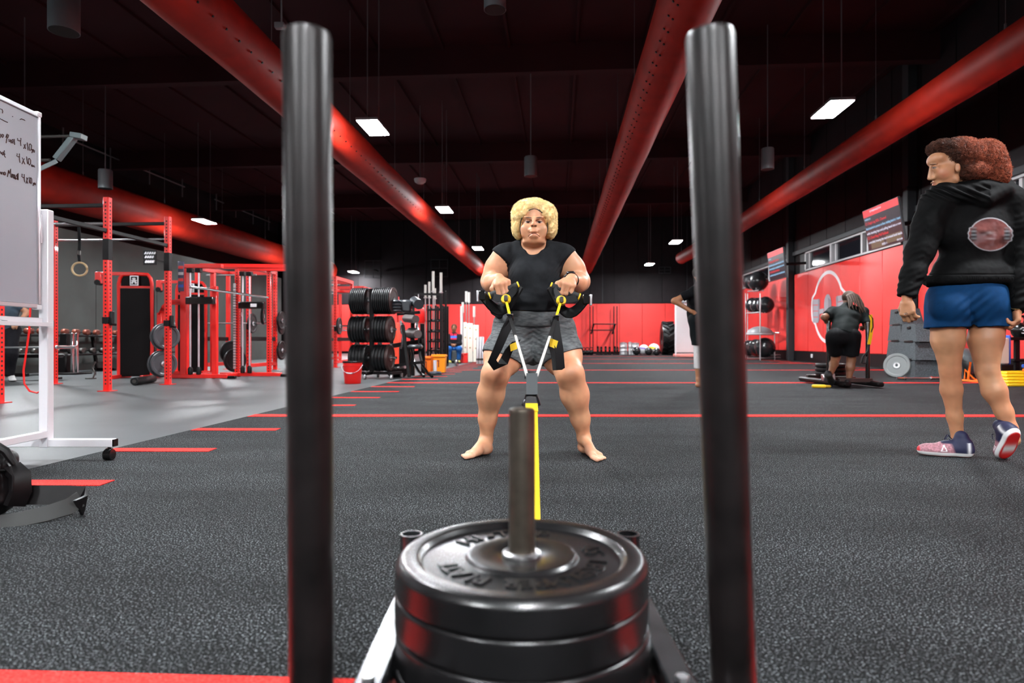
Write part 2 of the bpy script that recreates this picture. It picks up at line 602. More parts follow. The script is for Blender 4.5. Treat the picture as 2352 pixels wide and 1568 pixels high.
# red stripes let into the turf: a full line every five yards, a dash every yard along both edges
YD = 0.884
line_me = MB().box(-0.45, 10.1, -0.085, 0.085, 0.0002, 0.004).mesh('yard_line', M_turfred, 0)
near_me = MB().box(-2.64, 7.88, -0.13, 0.13, 0.0002, 0.004).mesh('yard_line', M_turfred, 0)
dash_me = MB().box(-0.315, 0.315, -0.055, 0.055, 0.0002, 0.004).mesh('yard_dash', M_turfred, 0)
v5 = 5.545
for i in range(-1, 7):
    v = v5 + i*4.55 if i >= 0 else 1.10
    o = link('yard_line', near_me if i == -1 else line_me, turf); o.location = (-2.28 if i >= 0 else 0, v, 0)
    o.rotation_euler.z = AX*(0.95 if i >= 0 else 0.35)
    if v > 33: continue
    for k in range(1, 5):
        vv = v5 + i*4.55 + k*0.91
        if vv < 2.7 or vv > 33: continue
        o = link('yard_dash', dash_me, turf); o.location = (-2.41, vv, 0); o.rotation_euler.z = AX*0.9
        o = link('yard_dash', dash_me, turf); o.location = (7.35, vv, 0)

W = 0.3
wl = struct('wall_left', MB().box(UL-W, UL, VB, VF, 0, ZC), M_clad)
struct('wall_partition', MB().box(-11.1, -10.9, 3.0, 24.5, 0, 3.15), M_greywall)
wf = struct('wall_far', MB().box(UL, UR, VF, VF+W, 0, ZC), M_black)
wb = struct('wall_back', MB().box(UL, UR, VB-W, VB, 0, ZC), M_clad)
bays = [(-7.5, -0.1), (0.3, 7.5), (7.9, 15.1), (15.5, 22.7), (23.1, 30.3)]
ZW0, ZW1 = 2.98, 3.60
mb = MB().box(UR, UR+W, VB, VF, 0, ZW0).box(UR, UR+W, VB, VF, ZW1, ZC)
prev = VB
for a, b in bays:
    mb.box(UR, UR+W, prev, a+0.35, ZW0, ZW1); prev = b-0.95
mb.box(UR, UR+W, prev, VF, ZW0, ZW1)
wr = struct('wall_right', mb, M_black)
# red wall pads, one by one
pad_r = MB().box(-0.045, 0.0, -0.596, 0.596, 0.34, ZW0-0.03, 0.012).mesh('wall_pad', M_redwall, 40)
for a, b in bays:
    for k in range(6):
        o = link('wall_pad', pad_r, wr); o.location = (UR, a + 0.6 + k*1.2, 0)
pad_f = MB().box(-0.596, 0.596, -0.045, 0.0, 0.12, 2.68, 0.012).mesh('wall_pad', M_redwall, 40)
for k in range(19):
    o = link('wall_pad', pad_f, wf); o.location = (UR - 0.7 - k*1.2, VF, 0)
# black cladding boards above
cl_r = MB().box(-0.03, 0, -0.62, 0.62, ZW1+0.16, ZC-0.02, 0.006).mesh('cladding_board', M_clad, 0)
for k in range(27):
    o = link('cladding_board', cl_r, wr); o.location = (UR, 0.4 + k*1.27, 0)
cl_f = MB().box(-0.62, 0.62, -0.03, 0, 2.72, ZC-0.02, 0.006).mesh('cladding_board', M_clad, 0)
for k in range(18):
    o = link('cladding_board', cl_f, wf); o.location = (UR - 0.75 - k*1.27, VF, 0)
seam = MB().box(-0.02, 0.02, -0.05, -0.032, 2.72, ZC).mesh('cladding_seam', M_col, 0)
for u in (2.35, 6.8, -3.2):
    o = link('cladding_seam', seam, wf); o.location = (u, VF, 0)
struct('baseboard_right', MB().box(UR-0.03, UR, VB, VF, 0, 0.33), M_black)
struct('trim_1', MB().box(UR-0.09, UR, VB, VF, ZW1, ZW1+0.14, 0.01), M_col)
# steel columns between the bays
for i, v in enumerate((-0.0, 7.7, 15.3, 22.9, 30.5)):
    o = struct('column_%d' % (i+1), MB().box(UR-0.22, UR, v-0.10, v+0.10, 0, 4.2, 0.01).box(UR-0.22, UR, v-0.13, v+0.13, 4.2, ZC), M_col)
# clerestory windows
for i, (a, b) in enumerate(bays):
    va, vb = a+0.35, b-0.95
    fr = MB()
    t = 0.05
    fr.box(UR-0.04, UR+0.1, va, vb, ZW0, ZW0+t).box(UR-0.04, UR+0.1, va, vb, ZW1-t, ZW1)
    n = 3
    for k in range(n+1):
        vv = va + (vb-va)*k/n
        fr.box(UR-0.04, UR+0.1, vv-0.05, vv+0.05, ZW0+t, ZW1-t)
        if k: fr.box(UR+0.0, UR+0.1, vv-0.28, vv-0.2, ZW0+t, ZW1-t)
    w = struct('window_%d' % (i+1), fr, M_greyframe)
    for k in range(n):
        MB().box(UR+0.05, UR+0.06, va+(vb-va)*k/n+0.05, va+(vb-va)*(k+1)/n-0.05, ZW0+t, ZW1-t).build('pane', M_glassdark, w, smooth=0)
# ceiling with cross beams and deck ribs
ceil = struct('ceiling', MB().box(UL, UR, VB, VF, ZC, ZC+0.2), M_ceil)
for i, v in enumerate((-6.6, 0.4, 7.4, 14.4, 21.4, 28.4)):
    MB().box(UL, UR, v-0.12, v+0.12, ZC-0.62, ZC).build('roof_beam', M_ceil, ceil, smooth=0)
rib = MB().box(-0.03, 0.03, VB, VF, ZC-0.07, ZC).mesh('deck_rib', M_ceil, 0)
for k in range(16):
    o = link('deck_rib', rib, ceil); o.location = (UL + 1.0 + k*1.5, 0, 0)

# ------------------------------------------------------------------ air ducts
def duct(label, path, r, dots=(), zrel=3.85):
    root = thing('fabric_duct', label, 'duct', hall(path[0][0], path[0][1], 0))
    pts = []
    for (u0, v0), (u1, v1) in zip(path[:-1], path[1:]):
        n = max(2, int(abs(v1-v0)/0.7))
        for i in range(n): pts.append((u0+(u1-u0)*i/n, v0+(v1-v0)*i/n))
    pts.append(path[-1])
    zc = CAMH + zrel
    P = []; R = []
    for i, (u, v) in enumerate(pts):
        P.append(hall(u, v, zc)); R.append(r*(1 + 0.012*math.sin(v*2.1)))
    MB().tube(P, R, n=28).build('duct_sleeve', M_duct, root, world=True)
    for s_ in dots:
        mb = MB()
        v = 6.0
        while v < 20:
            u = path[0][0]
            e = Vector((-u, -zrel)).normalized()              # towards the viewer's side, across the hall
            pr = Vector((-e.y, e.x))
            if pr.x < 0: pr = -pr
            q = Vector((u, zc)) + (e*math.sqrt(1-s_*s_) + pr*s_)*r
            qn = (e*math.sqrt(1-s_*s_) + pr*s_)
            a = hall(q.x, v, q.y); b = hall(q.x+qn.x*0.012, v, q.y+qn.y*0.012)
            mb.cyl(a, b, 0.014, n=6)
            v += 0.30
        mb.build('vent_hole', M_black, root, world=True, kind='stuff')
    v = 2.0
    while v < 33:
        u = None
        for (u0, v0), (u1, v1) in zip(path[:-1], path[1:]):
            if v0 <= v <= v1: u = u0+(u1-u0)*(v-v0)/(v1-v0)
        if u is not None:
            a = hall(u, v, zc+r-0.01)
            MB().cyl(a, (a.x, a.y, ZC-0.01), 0.006, n=5).cyl(a, (a.x, a.y, a.z+0.13), 0.018, n=6).build('hanger', M_wire, root, world=True)
        v += 3.5
    return root
duct('long red fabric air duct passing left of the squatting woman', [(-4.15, -8.5), (-4.15, 34)], 0.355, (0.12,))
duct('long red fabric air duct running overhead right of the squatting woman', [(1.46, -8.5), (1.46, 34)], 0.34, (-0.42, -0.25))
duct('long red fabric air duct above the window wall', [(5.95, -8.5), (5.95, 24), (5.75, 27), (5.65, 30.0)], 0.27)
duct('long red fabric air duct above the grey wall and red rigs', [(-12.5, -8.5), (-12.5, 34)], 0.50)

# ------------------------------------------------------------------ lamps
def make_lamp():
    r = thing('pendant_lamp', 'lamp', 'lamp')
    MB().box(-0.19, 0.19, -0.40, 0.40, 0.0, 0.05, 0.008).box(-0.06, 0.06, -0.25, 0.25, 0.05, 0.10, 0.01).build('housing', M_greybox, r)
    MB().box(-0.172, 0.172, -0.382, 0.382, -0.012, 0.001).build('diffuser', M_lamp, r, smooth=0)
    z1 = ZC - 0.01 - (CAMH + 3.7)
    for s_ in (-1, 1):
        MB().cyl((0, s_*0.34, 0.05), (0, s_*0.34, z1), 0.011, n=6).build('cable', M_wire, r)
    return r
lamp0 = make_lamp()
rows = [('beside the red duct left of the squatting woman', -3.2, (10.88, 17.8, 25.3, 32.0)),
        ('over the right half of the turf', 4.35, (10.55, 17.35, 24.2, 31.1)),
        ('above the red rigs by the grey wall', -10.9, (12.0, 19.0, 26.4, 33.4))]
nth = ('nearest', 'second', 'third', 'farthest')
first = True
for desc, u, vs in rows:
    for k, v in enumerate(vs):
        o = lamp0 if first else copy_tree(lamp0)
        first = False
        o.location = hall(u, v, CAMH+3.7); o.rotation_euler.z = -AX
        tag(o, '%s glowing rectangular pendant lamp %s' % (nth[k], desc), 'lamp', 'pendant lamps under the black ceiling')
for u, v in ((-3.2, 3.9), (-3.2, -3.1), (4.35, 3.1), (4.35, -3.9), (-10.9, 5.0), (-10.9, -2.0), (0.5, -2.4), (0.5, -6.2)):  # last pair off the grid: added behind the camera for frontal light
    o = copy_tree(lamp0)
    o.location = hall(u, v, CAMH+3.7); o.rotation_euler.z = -AX
    tag(o, 'rectangular pendant lamp hanging overhead outside the picture', 'lamp', 'pendant lamps under the black ceiling')

def pendant(label, px, py, d, r):
    p = at(px, py, d)
    o = thing('cylinder_pendant', label, 'ceiling fixture', p, 0, 'cylinder fixtures under the ceiling')
    MB().lathe([(r*0.9, 0.0), (r, 0.0), (r, 0.42), (r*0.92, 0.44), (0.03, 0.44)], 24).build('shade', M_greybox, o)
    MB().lathe([(0.0, -0.003), (r*0.95, -0.003), (r*0.95, 0.004), (0.0, 0.004)], 24).build('louvre', M_black, o)
    MB().cyl((0, 0, 0.44), (0, 0, ZC-p.z-0.01), 0.012, n=6).build('stem', M_wire, o)
pendant('grey cylinder ceiling fixture above the whiteboard', 147, 72, 7.3, 0.158)
pendant('grey cylinder ceiling fixture at the top edge above the squatting woman', 1137, 22, 7.2, 0.125)
pendant('dark cylinder fixture hanging straight above the squatting woman\'s hair', 1219, 404, 14.4, 0.145)
pendant('dark cylinder fixture in front of the duct by the grey wall', 242, 432, 15.1, 0.15)
pendant('dark cylinder fixture below the lamp over the right turf', 1763, 388, 13.4, 0.13)
p = at(643, 65, 8.0)
o = thing('hanging_sensor', 'small grey box on a thin rod above the left sled post', 'sensor', p)
MB().box(-0.06, 0.06, -0.04, 0.04, 0, 0.07, 0.006).build('box', M_greybox, o)
MB().cyl((0.02, 0, 0.07), (0.02, 0, ZC-p.z-0.01), 0.012, n=6).build('rod', M_greybox, o)
p = at(965, 422, 18)
o = thing('ceiling_dome', 'pale round dome fixture between the red duct and the lamp row', 'ceiling fixture', p)
MB().lathe([(0.0, 0.0), (0.09, 0.015), (0.15, 0.06), (0.17, 0.12), (0.17, 0.15)], 24).build('dome', M_white, o)
MB().cyl((0, 0, 0.15), (0, 0, ZC-p.z-0.01), 0.012, n=6).build('rod', M_wire, o)
for lab, v0, v1 in (('thin pipe rail high on the wall above the whiteboard', 18.6, 25.2), ('thin pipe rail high on the wall near the far left duct end', 27.5, 33.0)):
    o = thing('pipe_rail', lab, 'pipe', hall(UL+0.3, v0, 0), -AX, 'pipe rails on the upper left wall')
    L = v1-v0
    MB().cyl((0, 0, 7.0), (0, L, 7.0), 0.03, n=8).build('rail', M_wire, o)
    for k in range(4):
        MB().cyl((0, 0.15+(L-0.3)*k/3, 6.55), (0, 0.15+(L-0.3)*k/3, 7.28), 0.025, n=8).build('drop', M_wire, o)
# grilles on the far wall
def grille(label, px, py, w, h):
    p = at(px, py, 34.0)
    o = thing('air_grille', label, 'air vent', (p.x, p.y, p.z), -AX, 'air grilles on the far wall')
    f = MB()
    for a, b in (((-w/2, 0), (w/2, 0)), ((-w/2, h), (w/2, h)), ((-w/2, 0), (-w/2, h)), ((w/2, 0), (w/2, h)), ((0, 0), (0, h)), ((-w/2, h/2), (w/2, h/2))):
        f.bar((a[0], 0, a[1]), (b[0], 0, b[1]), 0.035, 0.035)
    f.build('frame', M_col, o, smooth=0)
    for k in range(8):
        MB().box(-w/2+0.02, w/2-0.02, 0.03, 0.05, 0.06+(h-0.1)*k/8, 0.075+(h-0.1)*k/8).build('louvre', M_black, o, smooth=0)
    MB().bar((0, 0.02, h/2), (0, 0.9, h/2), 0.06, 0.06).build('bracket', M_black, o, smooth=0)
grille('square black air grille high above the stack of weight plates', 857, 637, 0.92, 0.92)
grille('square black air grille above the upright barbells', 1009, 634, 0.90, 0.90)
grille('small flat air grille under the end of the right duct', 1527, 626, 0.60, 0.32)
# ------------------------------------------------------------------ the push sled in front of the camera
def bumper_profile(R=0.225, t=0.062, rim=0.045, dish=0.010, hub=0.062, hole=0.0255):
    """radius, height pairs for a bumper plate lying flat, from hole bottom round to hole top"""
    return [(hole, 0.003), (hub, 0.003), (hub+0.006, dish), (R-rim-0.012, dish), (R-rim, 0.002), (R-0.012, 0.0), (R-0.002, 0.008), (R, 0.014),
            (R, t-0.014), (R-0.002, t-0.008), (R-0.012, t), (R-rim, t-0.002), (R-rim-0.012, t-dish), (hub+0.006, t-dish), (hub, t-0.003), (hole, t-0.003)]
SX, SY = 0.018, 1.153                                          # middle of the plate stack
sled = thing('push_sled', 'black steel push sled with two tall posts right in front of the camera', 'sled', (SX, SY, 0))
M_sled = mat('sled_black_steel', (0.0085, 0.0062, 0.0062), 0.36, 0.35, spec=0.5, coat=0.0, noise=(14, 0.5))
M_rail = mat('sled_lit_rail', (0.07, 0.07, 0.075), 0.25, 0.8, noise=(20, 0.4))  # black-painted steel coloured paler to carry its lamp reflection
posts = (((-0.300, 0.96, 0.06), (-0.2722, 0.85, 1.074)), ((0.336, 0.96, 0.06), (0.2625, 0.85, 1.074)))
for a, b in posts:
    a = Vector(a); b = Vector(b); d = (b-a); L = d.length
    po = MB().lathe([(0.0318, 0), (0.0318, L-0.010), (0.0295, L-0.003), (0.024, L), (0.0, L)], 40, a, d).build('post', M_sled, sled, world=True, smooth=30)
    MB().lathe([(0.0318, 0), (0.037, 0), (0.037, 0.05), (0.0318, 0.05)], 32, a, d).build('collar', M_sled, po, world=True)
for x0, x1 in ((-0.253, -0.205), (0.247, 0.295)):
    rl = MB().box(x0, x1, 0.86, 1.50, 0.072, 0.120, 0.004).build('side_rail', M_rail, sled, world=True)
    MB().cyl(((x0+x1)/2, 1.02, 0.119), ((x0+x1)/2, 1.02, 0.128), 0.011, n=6).build('bolt', M_steel, rl, world=True)
    MB().tube([((x0+x1)/2, 0.80, 0.03), ((x0+x1)/2, 0.88, 0.022), ((x0+x1)/2, 1.45, 0.022), ((x0+x1)/2, 1.56, 0.06)], 0.020, 12).build('skid', M_sled, sled, world=True)
for y in (0.90, 1.153, 1.46):
    MB().box(-0.30 if y < 1 else -0.21, 0.336 if y < 1 else 0.25, y-0.03, y+0.03, 0.030, 0.078, 0.004).build('cross_bar', M_sled, sled, world=True)
MB().box(-0.20, 0.24, 0.92, 1.40, 0.030, 0.048, 0.002).build('deck_plate', M_sled, sled, world=True)
M_pole = mat('plate_pin_steel', (0.085, 0.070, 0.055), 0.33, 0.75, noise=(25, 0.25))
MB().lathe([(0.0238, 0.045), (0.0238, 0.533), (0.0222, 0.5385), (0.018, 0.540), (0.0, 0.540)], 36, (SX, SY, 0)).build('plate_pin', M_pole, sled, world=True)
for px in (945, 1443):
    p = at(px, 1224, 1.43)
    MB().lathe([(0.0255, 0.05), (0.0255, p.z), (0.0205, p.z), (0.0205, 0.06)], 28, (p.x, p.y, 0)).build('post_socket', M_rail, sled, world=True)
MB().tube([(0.02, 1.47, 0.055), (0.02, 1.51, 0.10), (0.045, 1.525, 0.135), (0.07, 1.51, 0.10), (0.07, 1.47, 0.055)], 0.007, 8).build('tow_eye', M_sled, sled, world=True)

M_bumper = mat('worn_black_bumper', (0.0060, 0.0056, 0.0060), 0.27, spec=0.5, noise=(9, 0.35), bump=(60, 0.06, 0.002))
zt = 0.283
labs = ['topmost bumper plate on the near sled, showing raised lettering around the pin', 'second bumper plate from the top of the sled stack',
        'third bumper plate down in the sled stack', 'lowest bumper plate resting on the sled deck']
t_, z_ = [0.058, 0.060, 0.060, 0.056], zt
for i in range(4):
    t = t_[i]; z_ -= t + 0.0006
    o = thing('bumper_plate', labs[i], 'weight plate', (SX + random.uniform(-.002, .002), SY, z_), 0.7*i, 'bumper plates stacked on the near sled')
    if i == 0:
        pr = [(0.0255, 0.003), (0.212, 0.0), (0.2205, 0.0006), (0.2242, 0.003), (0.225, 0.006), (0.225, 0.009), (0.225, t-0.017), (0.225, t-0.014), (0.2235, t-0.0105), (0.2165, t-0.0025), (0.2140, t-0.0006), (0.2115, t), (0.209, t),
              (0.188, t), (0.186, t-0.0006), (0.184, t-0.002), (0.179, t-0.009), (0.177, t-0.010), (0.174, t-0.010), (0.103, t-0.010), (0.101, t-0.0095), (0.098, t-0.004), (0.096, t-0.003), (0.093, t-0.003), (0.040, t-0.003), (0.036, t-0.005), (0.0255, t-0.005)]
    else:
        pr = [(0.0255, 0.003), (0.216, 0.0), (0.2215, 0.0008), (0.2243, 0.0035), (0.225, 0.007), (0.225, 0.010), (0.225, t-0.010), (0.225, t-0.007), (0.2243, t-0.0035), (0.2215, t-0.0008), (0.216, t), (0.19, t), (0.0255, t-0.003)]
    MB().lathe(pr, 72, closed=True).build('rubber_disc', M_bumper, o, smooth=50)
    MB().lathe([(0.0252, t-0.020), (0.0345, t-0.006), (0.0345, t-0.001), (0.0285, t+0.002), (0.0252, t+0.001)], 32, closed=True).build('steel_hub', M_steel, o)
    if i == 0:
        def ring_text(txt, a0, step, size, r):
            for k, ch in enumerate(txt):
                if ch == ' ': continue
                a = a0 - k*step
                M = Matrix.Translation((r*math.cos(a), r*math.sin(a), t-0.0102)) @ Matrix.Rotation(a-math.pi/2, 4, 'Z') @ Matrix.Translation((0, -size*0.35, 0))
                text_obj('raised_letter', ch, size, M_bumper, o, M, extrude=0.0035, align='CENTER')
        ring_text('HI-TEMP', math.radians(140), 0.20, 0.052, 0.136)
        ring_text('45 LBS', math.radians(20), 0.20, 0.050, 0.136)
        ring_text('BUMPER PLATE', math.radians(-45), 0.185, 0.048, 0.136)
# ------------------------------------------------------------------ whiteboard on wheels
BX = -2.60
wb_ = thing('mobile_whiteboard', 'white rolling whiteboard with handwritten workout at the left edge', 'whiteboard', (BX, 3.5, 0))
M_board = mat('whiteboard_face', (0.37, 0.385, 0.43), 0.30, spec=0.5, noise=(1.2, 0.06))
Y0, Y1, Z0, Z1 = 1.62, 3.515, 0.846, 1.905
MB().box(BX-0.012, BX, Y0, Y1, Z0, Z1).build('board', M_board, wb_, world=True, smooth=0)
fr = MB().box(BX-0.018, BX+0.010, Y0, Y1+0.004, Z1-0.020, Z1+0.004, 0.003).box(BX-0.018, BX+0.010, Y0, Y1+0.004, Z0-0.004, Z0+0.020, 0.003)
fr.box(BX-0.018, BX+0.010, Y1-0.016, Y1+0.006, Z0, Z1, 0.003).box(BX-0.018, BX+0.010, Y0-0.006, Y0+0.016, Z0, Z1, 0.003)
fr.build('board_frame', M_alum, wb_, world=True)
for z in (Z0, Z1-0.002):
    MB().box(BX-0.020, BX+0.013, Y1-0.024, Y1+0.010, z-0.012, z+0.014, 0.003).build('corner_cap', M_white, wb_, world=True)
for y in (3.545, 1.59):
    MB().box(BX-0.022, BX+0.030, y-0.0025, y+0.0475, 0.072, 1.392, 0.004).build('upright', M_white, wb_, world=True)
    bt = MB().box(BX-0.42, BX+0.385, y, y+0.045, 0.075, 0.118, 0.003).build('foot_beam', M_white, wb_, world=True)
    MB().box(BX+0.384, BX+0.392, y+0.002, y+0.043, 0.077, 0.116).build('end_cap', M_black, bt, world=True)
    for x in (BX-0.39, BX+0.355):
        c = thing('caster', None, None); c.parent = wb_
        c = MB().cyl((x-0.020, y+0.022, 0.030), (x+0.020, y+0.022, 0.030), 0.030, n=20).box(x-0.014, x+0.014, y+0.004, y+0.040, 0.040, 0.066, 0.004).cyl((x, y+0.022, 0.06), (x, y+0.022, 0.076), 0.008, n=8)
        c.build('caster', M_blackgloss, wb_, world=True)
for ch in list(wb_.children):
    if ch.type == 'EMPTY': bpy.data.objects.remove(ch)
MB().box(BX-0.01, BX+0.03, 1.62, 3.55, 0.128, 0.165, 0.003).build('lower_rail', M_white, wb_, world=True)
MB().box(BX-0.01, BX+0.012, 1.62, 3.53, 0.745, 0.790, 0.003).box(BX+0.010, BX+0.062, 1.62, 3.535, 0.742, 0.752, 0.002).box(BX+0.058, BX+0.064, 1.62, 3.535, 0.742, 0.764, 0.001).build('pen_tray', M_white, wb_, world=True)
MB().cyl((BX-0.03, 3.515, 1.24), (BX-0.03, 3.56, 1.24), 0.016, n=12).box(BX-0.02, BX+0.012, 3.512, 3.53, 1.20, 1.36, 0.002).build('pivot_clamp', M_alum, wb_, world=True)
# handwriting: pen strokes lying on the board
M_ink = mat('brown_marker_ink', (0.055, 0.018, 0.012), 0.5)
def bpt(cx, cy):
    px, py = cx/6.027, 200 + cy/6.027
    d = (-BX-0.001)*FOC/(PCX-px)
    return Vector((BX+0.0012, d, CAMH+(PCY-py)/FOC*d))
strokes = [
 [(0,295),(25,300),(37,325),(33,355)], [(0,430),(30,445),(60,462),(105,482)], [(278,440),(295,434),(318,440),(345,455)], [(172,398),(176,404)],
 # ..o Push 4 x 10 yd
 [(0,640),(10,655),(8,680),(0,695)], [(30,645),(45,650),(48,672),(35,692),(24,680),(24,655),(32,645)],
 [(84,768),(92,715),(98,660)], [(78,690),(98,645),(118,655),(112,690),(92,705)], [(122,712),(122,745),(136,748),(142,718),(144,758)],
 [(168,722),(154,730),(160,745),(168,755),(152,768)], [(178,715),(178,775)], [(196,712),(202,792)], [(178,745),(202,748)],
 [(240,700),(244,728),(268,738),(286,735)], [(288,700),(284,765),(288,808)],
 [(330,785),(345,820),(352,850)], [(355,785),(340,815),(326,845)], [(376,762),(385,850),(388,870)], [(408,785),(400,830),(412,872),(432,862),(436,800),(420,778),(408,785)],
 [(436,850),(444,868),(456,855)], [(456,855),(448,880),(440,905)], [(462,865),(460,892),(476,896),(478,870),(462,862)],
 # ..nt 4x10 ea
 [(0,880),(10,905),(18,920),(22,895)], [(30,905),(44,890),(50,915),(36,935),(30,912)], [(58,870),(56,930),(62,945),(75,968)], [(44,915),(72,922)],
 [(236,915),(230,945),(250,958),(272,955)], [(268,915),(268,990),(276,1040)], [(306,970),(325,1020),(345,1062)], [(335,985),(318,1020),(304,1058)],
 [(366,955),(375,1010),(382,1060)], [(396,985),(390,1040),(406,1072),(422,1060),(424,1005),(408,980),(396,985)],
 [(434,1075),(446,1080),(442,1066),(434,1075),(440,1092),(452,1090)], [(468,1076),(456,1082),(460,1096),(472,1084),(480,1105)],
 # ..ano March 4x10 yd
 [(0,1165),(8,1195),(14,1170),(22,1200),(30,1168)], [(40,1170),(46,1205),(52,1172)], [(62,1168),(76,1178),(74,1208),(60,1212),(56,1185),(62,1168)],
 [(102,1235),(118,1145),(126,1190),(146,1125),(148,1240)], [(158,1248),(166,1195),(178,1200),(178,1252)], [(160,1225),(178,1228)],
 [(188,1200),(192,1262)], [(188,1205),(204,1205),(204,1230),(192,1232),(212,1272)], [(226,1215),(212,1240),(222,1268),(230,1262)], [(236,1195),(240,1275)], [(250,1185),(250,1280)], [(236,1235),(250,1240)],
 [(306,1195),(302,1232),(318,1245),(338,1240)], [(334,1200),(334,1265),(342,1310)], [(366,1245),(372,1290),(384,1328)], [(384,1250),(372,1285),(360,1325)],
 [(402,1240),(405,1290),(410,1325)], [(420,1250),(416,1300),(428,1330),(440,1315),(438,1260),(424,1245)], [(456,1318),(462,1332),(472,1320)], [(466,1330),(456,1360)], [(478,1320),(476,1345),(488,1348),(490,1325),(478,1318)],
]
for st in strokes:
    MB().tube([bpt(*q) for q in st], 0.0026, 4).build('pen_stroke', M_ink, wb_, world=True)
# marker pen on the tray
p = Vector((BX+0.036, 3.16, 0.760))
mk = thing('marker_pen', 'white marker pen with black cap lying on the whiteboard tray', 'marker', p)
MB().cyl((0, -0.05, 0), (0, 0.05, 0), 0.0075, n=12).build('barrel', M_white, mk)
MB().cyl((0, 0.05, 0), (0, 0.088, 0), 0.0085, 0.007, n=12).build('cap', M_black, mk)

# ------------------------------------------------------------------ backpack on the turf
bp_loc = Vector((-2.02, 2.40, 0))
bag = thing('backpack', 'black backpack slumped on the turf at the left edge', 'backpack', bp_loc + Vector((0.16, 0, 0)))
M_bag = mat('bag_nylon', (0.0040, 0.0030, 0.0034), 0.42, spec=0.25, noise=(30, 0.3), bump=(500, 0.25, 0.001))
S = SDF()
S.cap((-1.98, 2.42, 0.10), (-1.80, 2.40, 0.10), 0.105, 0.100, 0.05)
S.ell((-1.90, 2.40, 0.19), (0.17, 0.13, 0.09), k=0.05).ell((-1.93, 2.30, 0.12), (0.13, 0.06, 0.10), k=0.03)
S.ell((-1.80, 2.44, 0.215), (0.06, 0.05, 0.03), k=0.03)
S.plane((0, 0, 0.004), (0, 0, -1), 0.01)
body_obj('bag_body', S, 0.008, M_bag, bag, disp=lambda v, n: 0.007*vnoise(v*np.array([14, 14, 30.]), 3) + 0.003*vnoise(v*40, 5))
mb = MB()
mb.tube([(-2.02, 2.30, 0.235), (-1.9, 2.285, 0.262), (-1.80, 2.31, 0.265), (-1.735, 2.37, 0.24)], 0.006, 6)
mb.tube([(-2.05, 2.27, 0.19), (-1.9, 2.245, 0.20), (-1.78, 2.275, 0.198), (-1.71, 2.36, 0.185)], 0.005, 6)
mb.build('zip', M_blackgloss, bag, world=True)
MB().tube([(-1.90, 2.36, 0.268), (-1.86, 2.36, 0.292), (-1.78, 2.38, 0.286), (-1.73, 2.39, 0.25), (-1.705, 2.40, 0.20)], [0.010, 0.016, 0.018, 0.016, 0.012], 8).build('grab_handle', M_bag, bag, world=True)
MB().ribbon([(-1.72, 2.40, 0.19), (-1.685, 2.40, 0.16), (-1.675, 2.39, 0.10), (-1.69, 2.38, 0.05)], 0.07, 0.022, (0.3, 1, 0)).build('side_pad', M_bag, bag, world=True)
M_strapgrey = mat('grey_strap_back', (0.016, 0.016, 0.0155), 0.7, bump=(800, 0.3, 0.001))
MB().ribbon([(-1.70, 2.44, 0.075), (-1.63, 2.45, 0.072), (-1.56, 2.46, 0.070), (-1.50, 2.47, 0.066), (-1.475, 2.45, 0.045), (-1.48, 2.42, 0.03)], 0.072, 0.012, (0.02, 0.35, 1)).build('shoulder_strap', M_bag, bag, world=True)
MB().ribbon([(-1.485, 2.44, 0.060), (-1.50, 2.40, 0.042), (-1.55, 2.35, 0.028), (-1.63, 2.30, 0.016), (-1.72, 2.26, 0.008), (-1.80, 2.22, 0.007)], 0.062, 0.006, (0.3, 0.9, 0.75)).build('webbing_strap', M_strapgrey, bag, world=True)
MB().tube([(-1.715, 2.37, 0.22), (-1.69, 2.36, 0.20), (-1.675, 2.355, 0.16), (-1.675, 2.35, 0.11)], 0.0035, 5).build('pull_cord', M_black, bag, world=True)

bag.location = bp_loc
# ------------------------------------------------------------------ red steel rigs
M_hole = mat('punched_hole', (0.006, 0.004, 0.004), 0.8)
def upright(parent, x, y, z0, z1, w=0.076, m=None, holes=True, step=0.05, foot=True, name='upright'):
    mb = MB().box(x-w/2, x+w/2, y-w/2, y+w/2, z0, z1, 0.005)
    u = mb.build(name, m or M_redsteel, parent)
    if foot: MB().box(x-w*1.1, x+w*1.1, y-w*1.1, y+w*1.1, z0, z0+0.010, 0.002).build('foot_plate', m or M_redsteel, u)
    if holes:
        h = MB(); z = z0+0.10
        while z < z1-0.03:
            h.cyl((x, y-w/2-0.0012, z), (x, y-w/2+0.002, z), 0.0125, n=8)
            h.cyl((x+w/2-0.002, y, z), (x+w/2+0.0012, y, z), 0.0125, n=8)
            z += step
        h.build('hole_row', M_hole, u, smooth=0, kind='stuff')
    return u
r1 = fl(247, 897)
rig = thing('pull_up_rig', 'tall red pull-up rig with punched uprights behind the whiteboard', 'rig', r1, -AX)
H = 2.575
for (x, y) in ((0, -1.66), (0, 0), (0, 1.32), (-1.85, -1.66), (-1.85, 0), (-1.85, 1.32)):
    u = upright(rig, x, y, 0, H)
    if x == 0:
        MB().box(-0.043, 0.043, y-0.043, y+0.043, 1.74, 2.02, 0.004).build('beam_bracket', M_black, u)
for y in (-1.66, 0, 1.32):
    MB().bar((-1.81, y, 2.47), (-0.04, y, 2.47), 0.048, 0.048, 0.004).build('cross_beam', M_black, rig)
    MB().cyl((-1.81, y+0.02, 2.24), (-0.04, y+0.02, 2.24), 0.017, n=12).build('pull_up_bar', M_chrome, rig)
for x in (0, -1.85):
    for y, y1 in ((-1.66, 0), (0, 1.32)):
        MB().bar((x, y+0.04, 2.13), (x, y1-0.04, 2.13), 0.05, 0.05, 0.004).build('side_beam', M_black, rig)
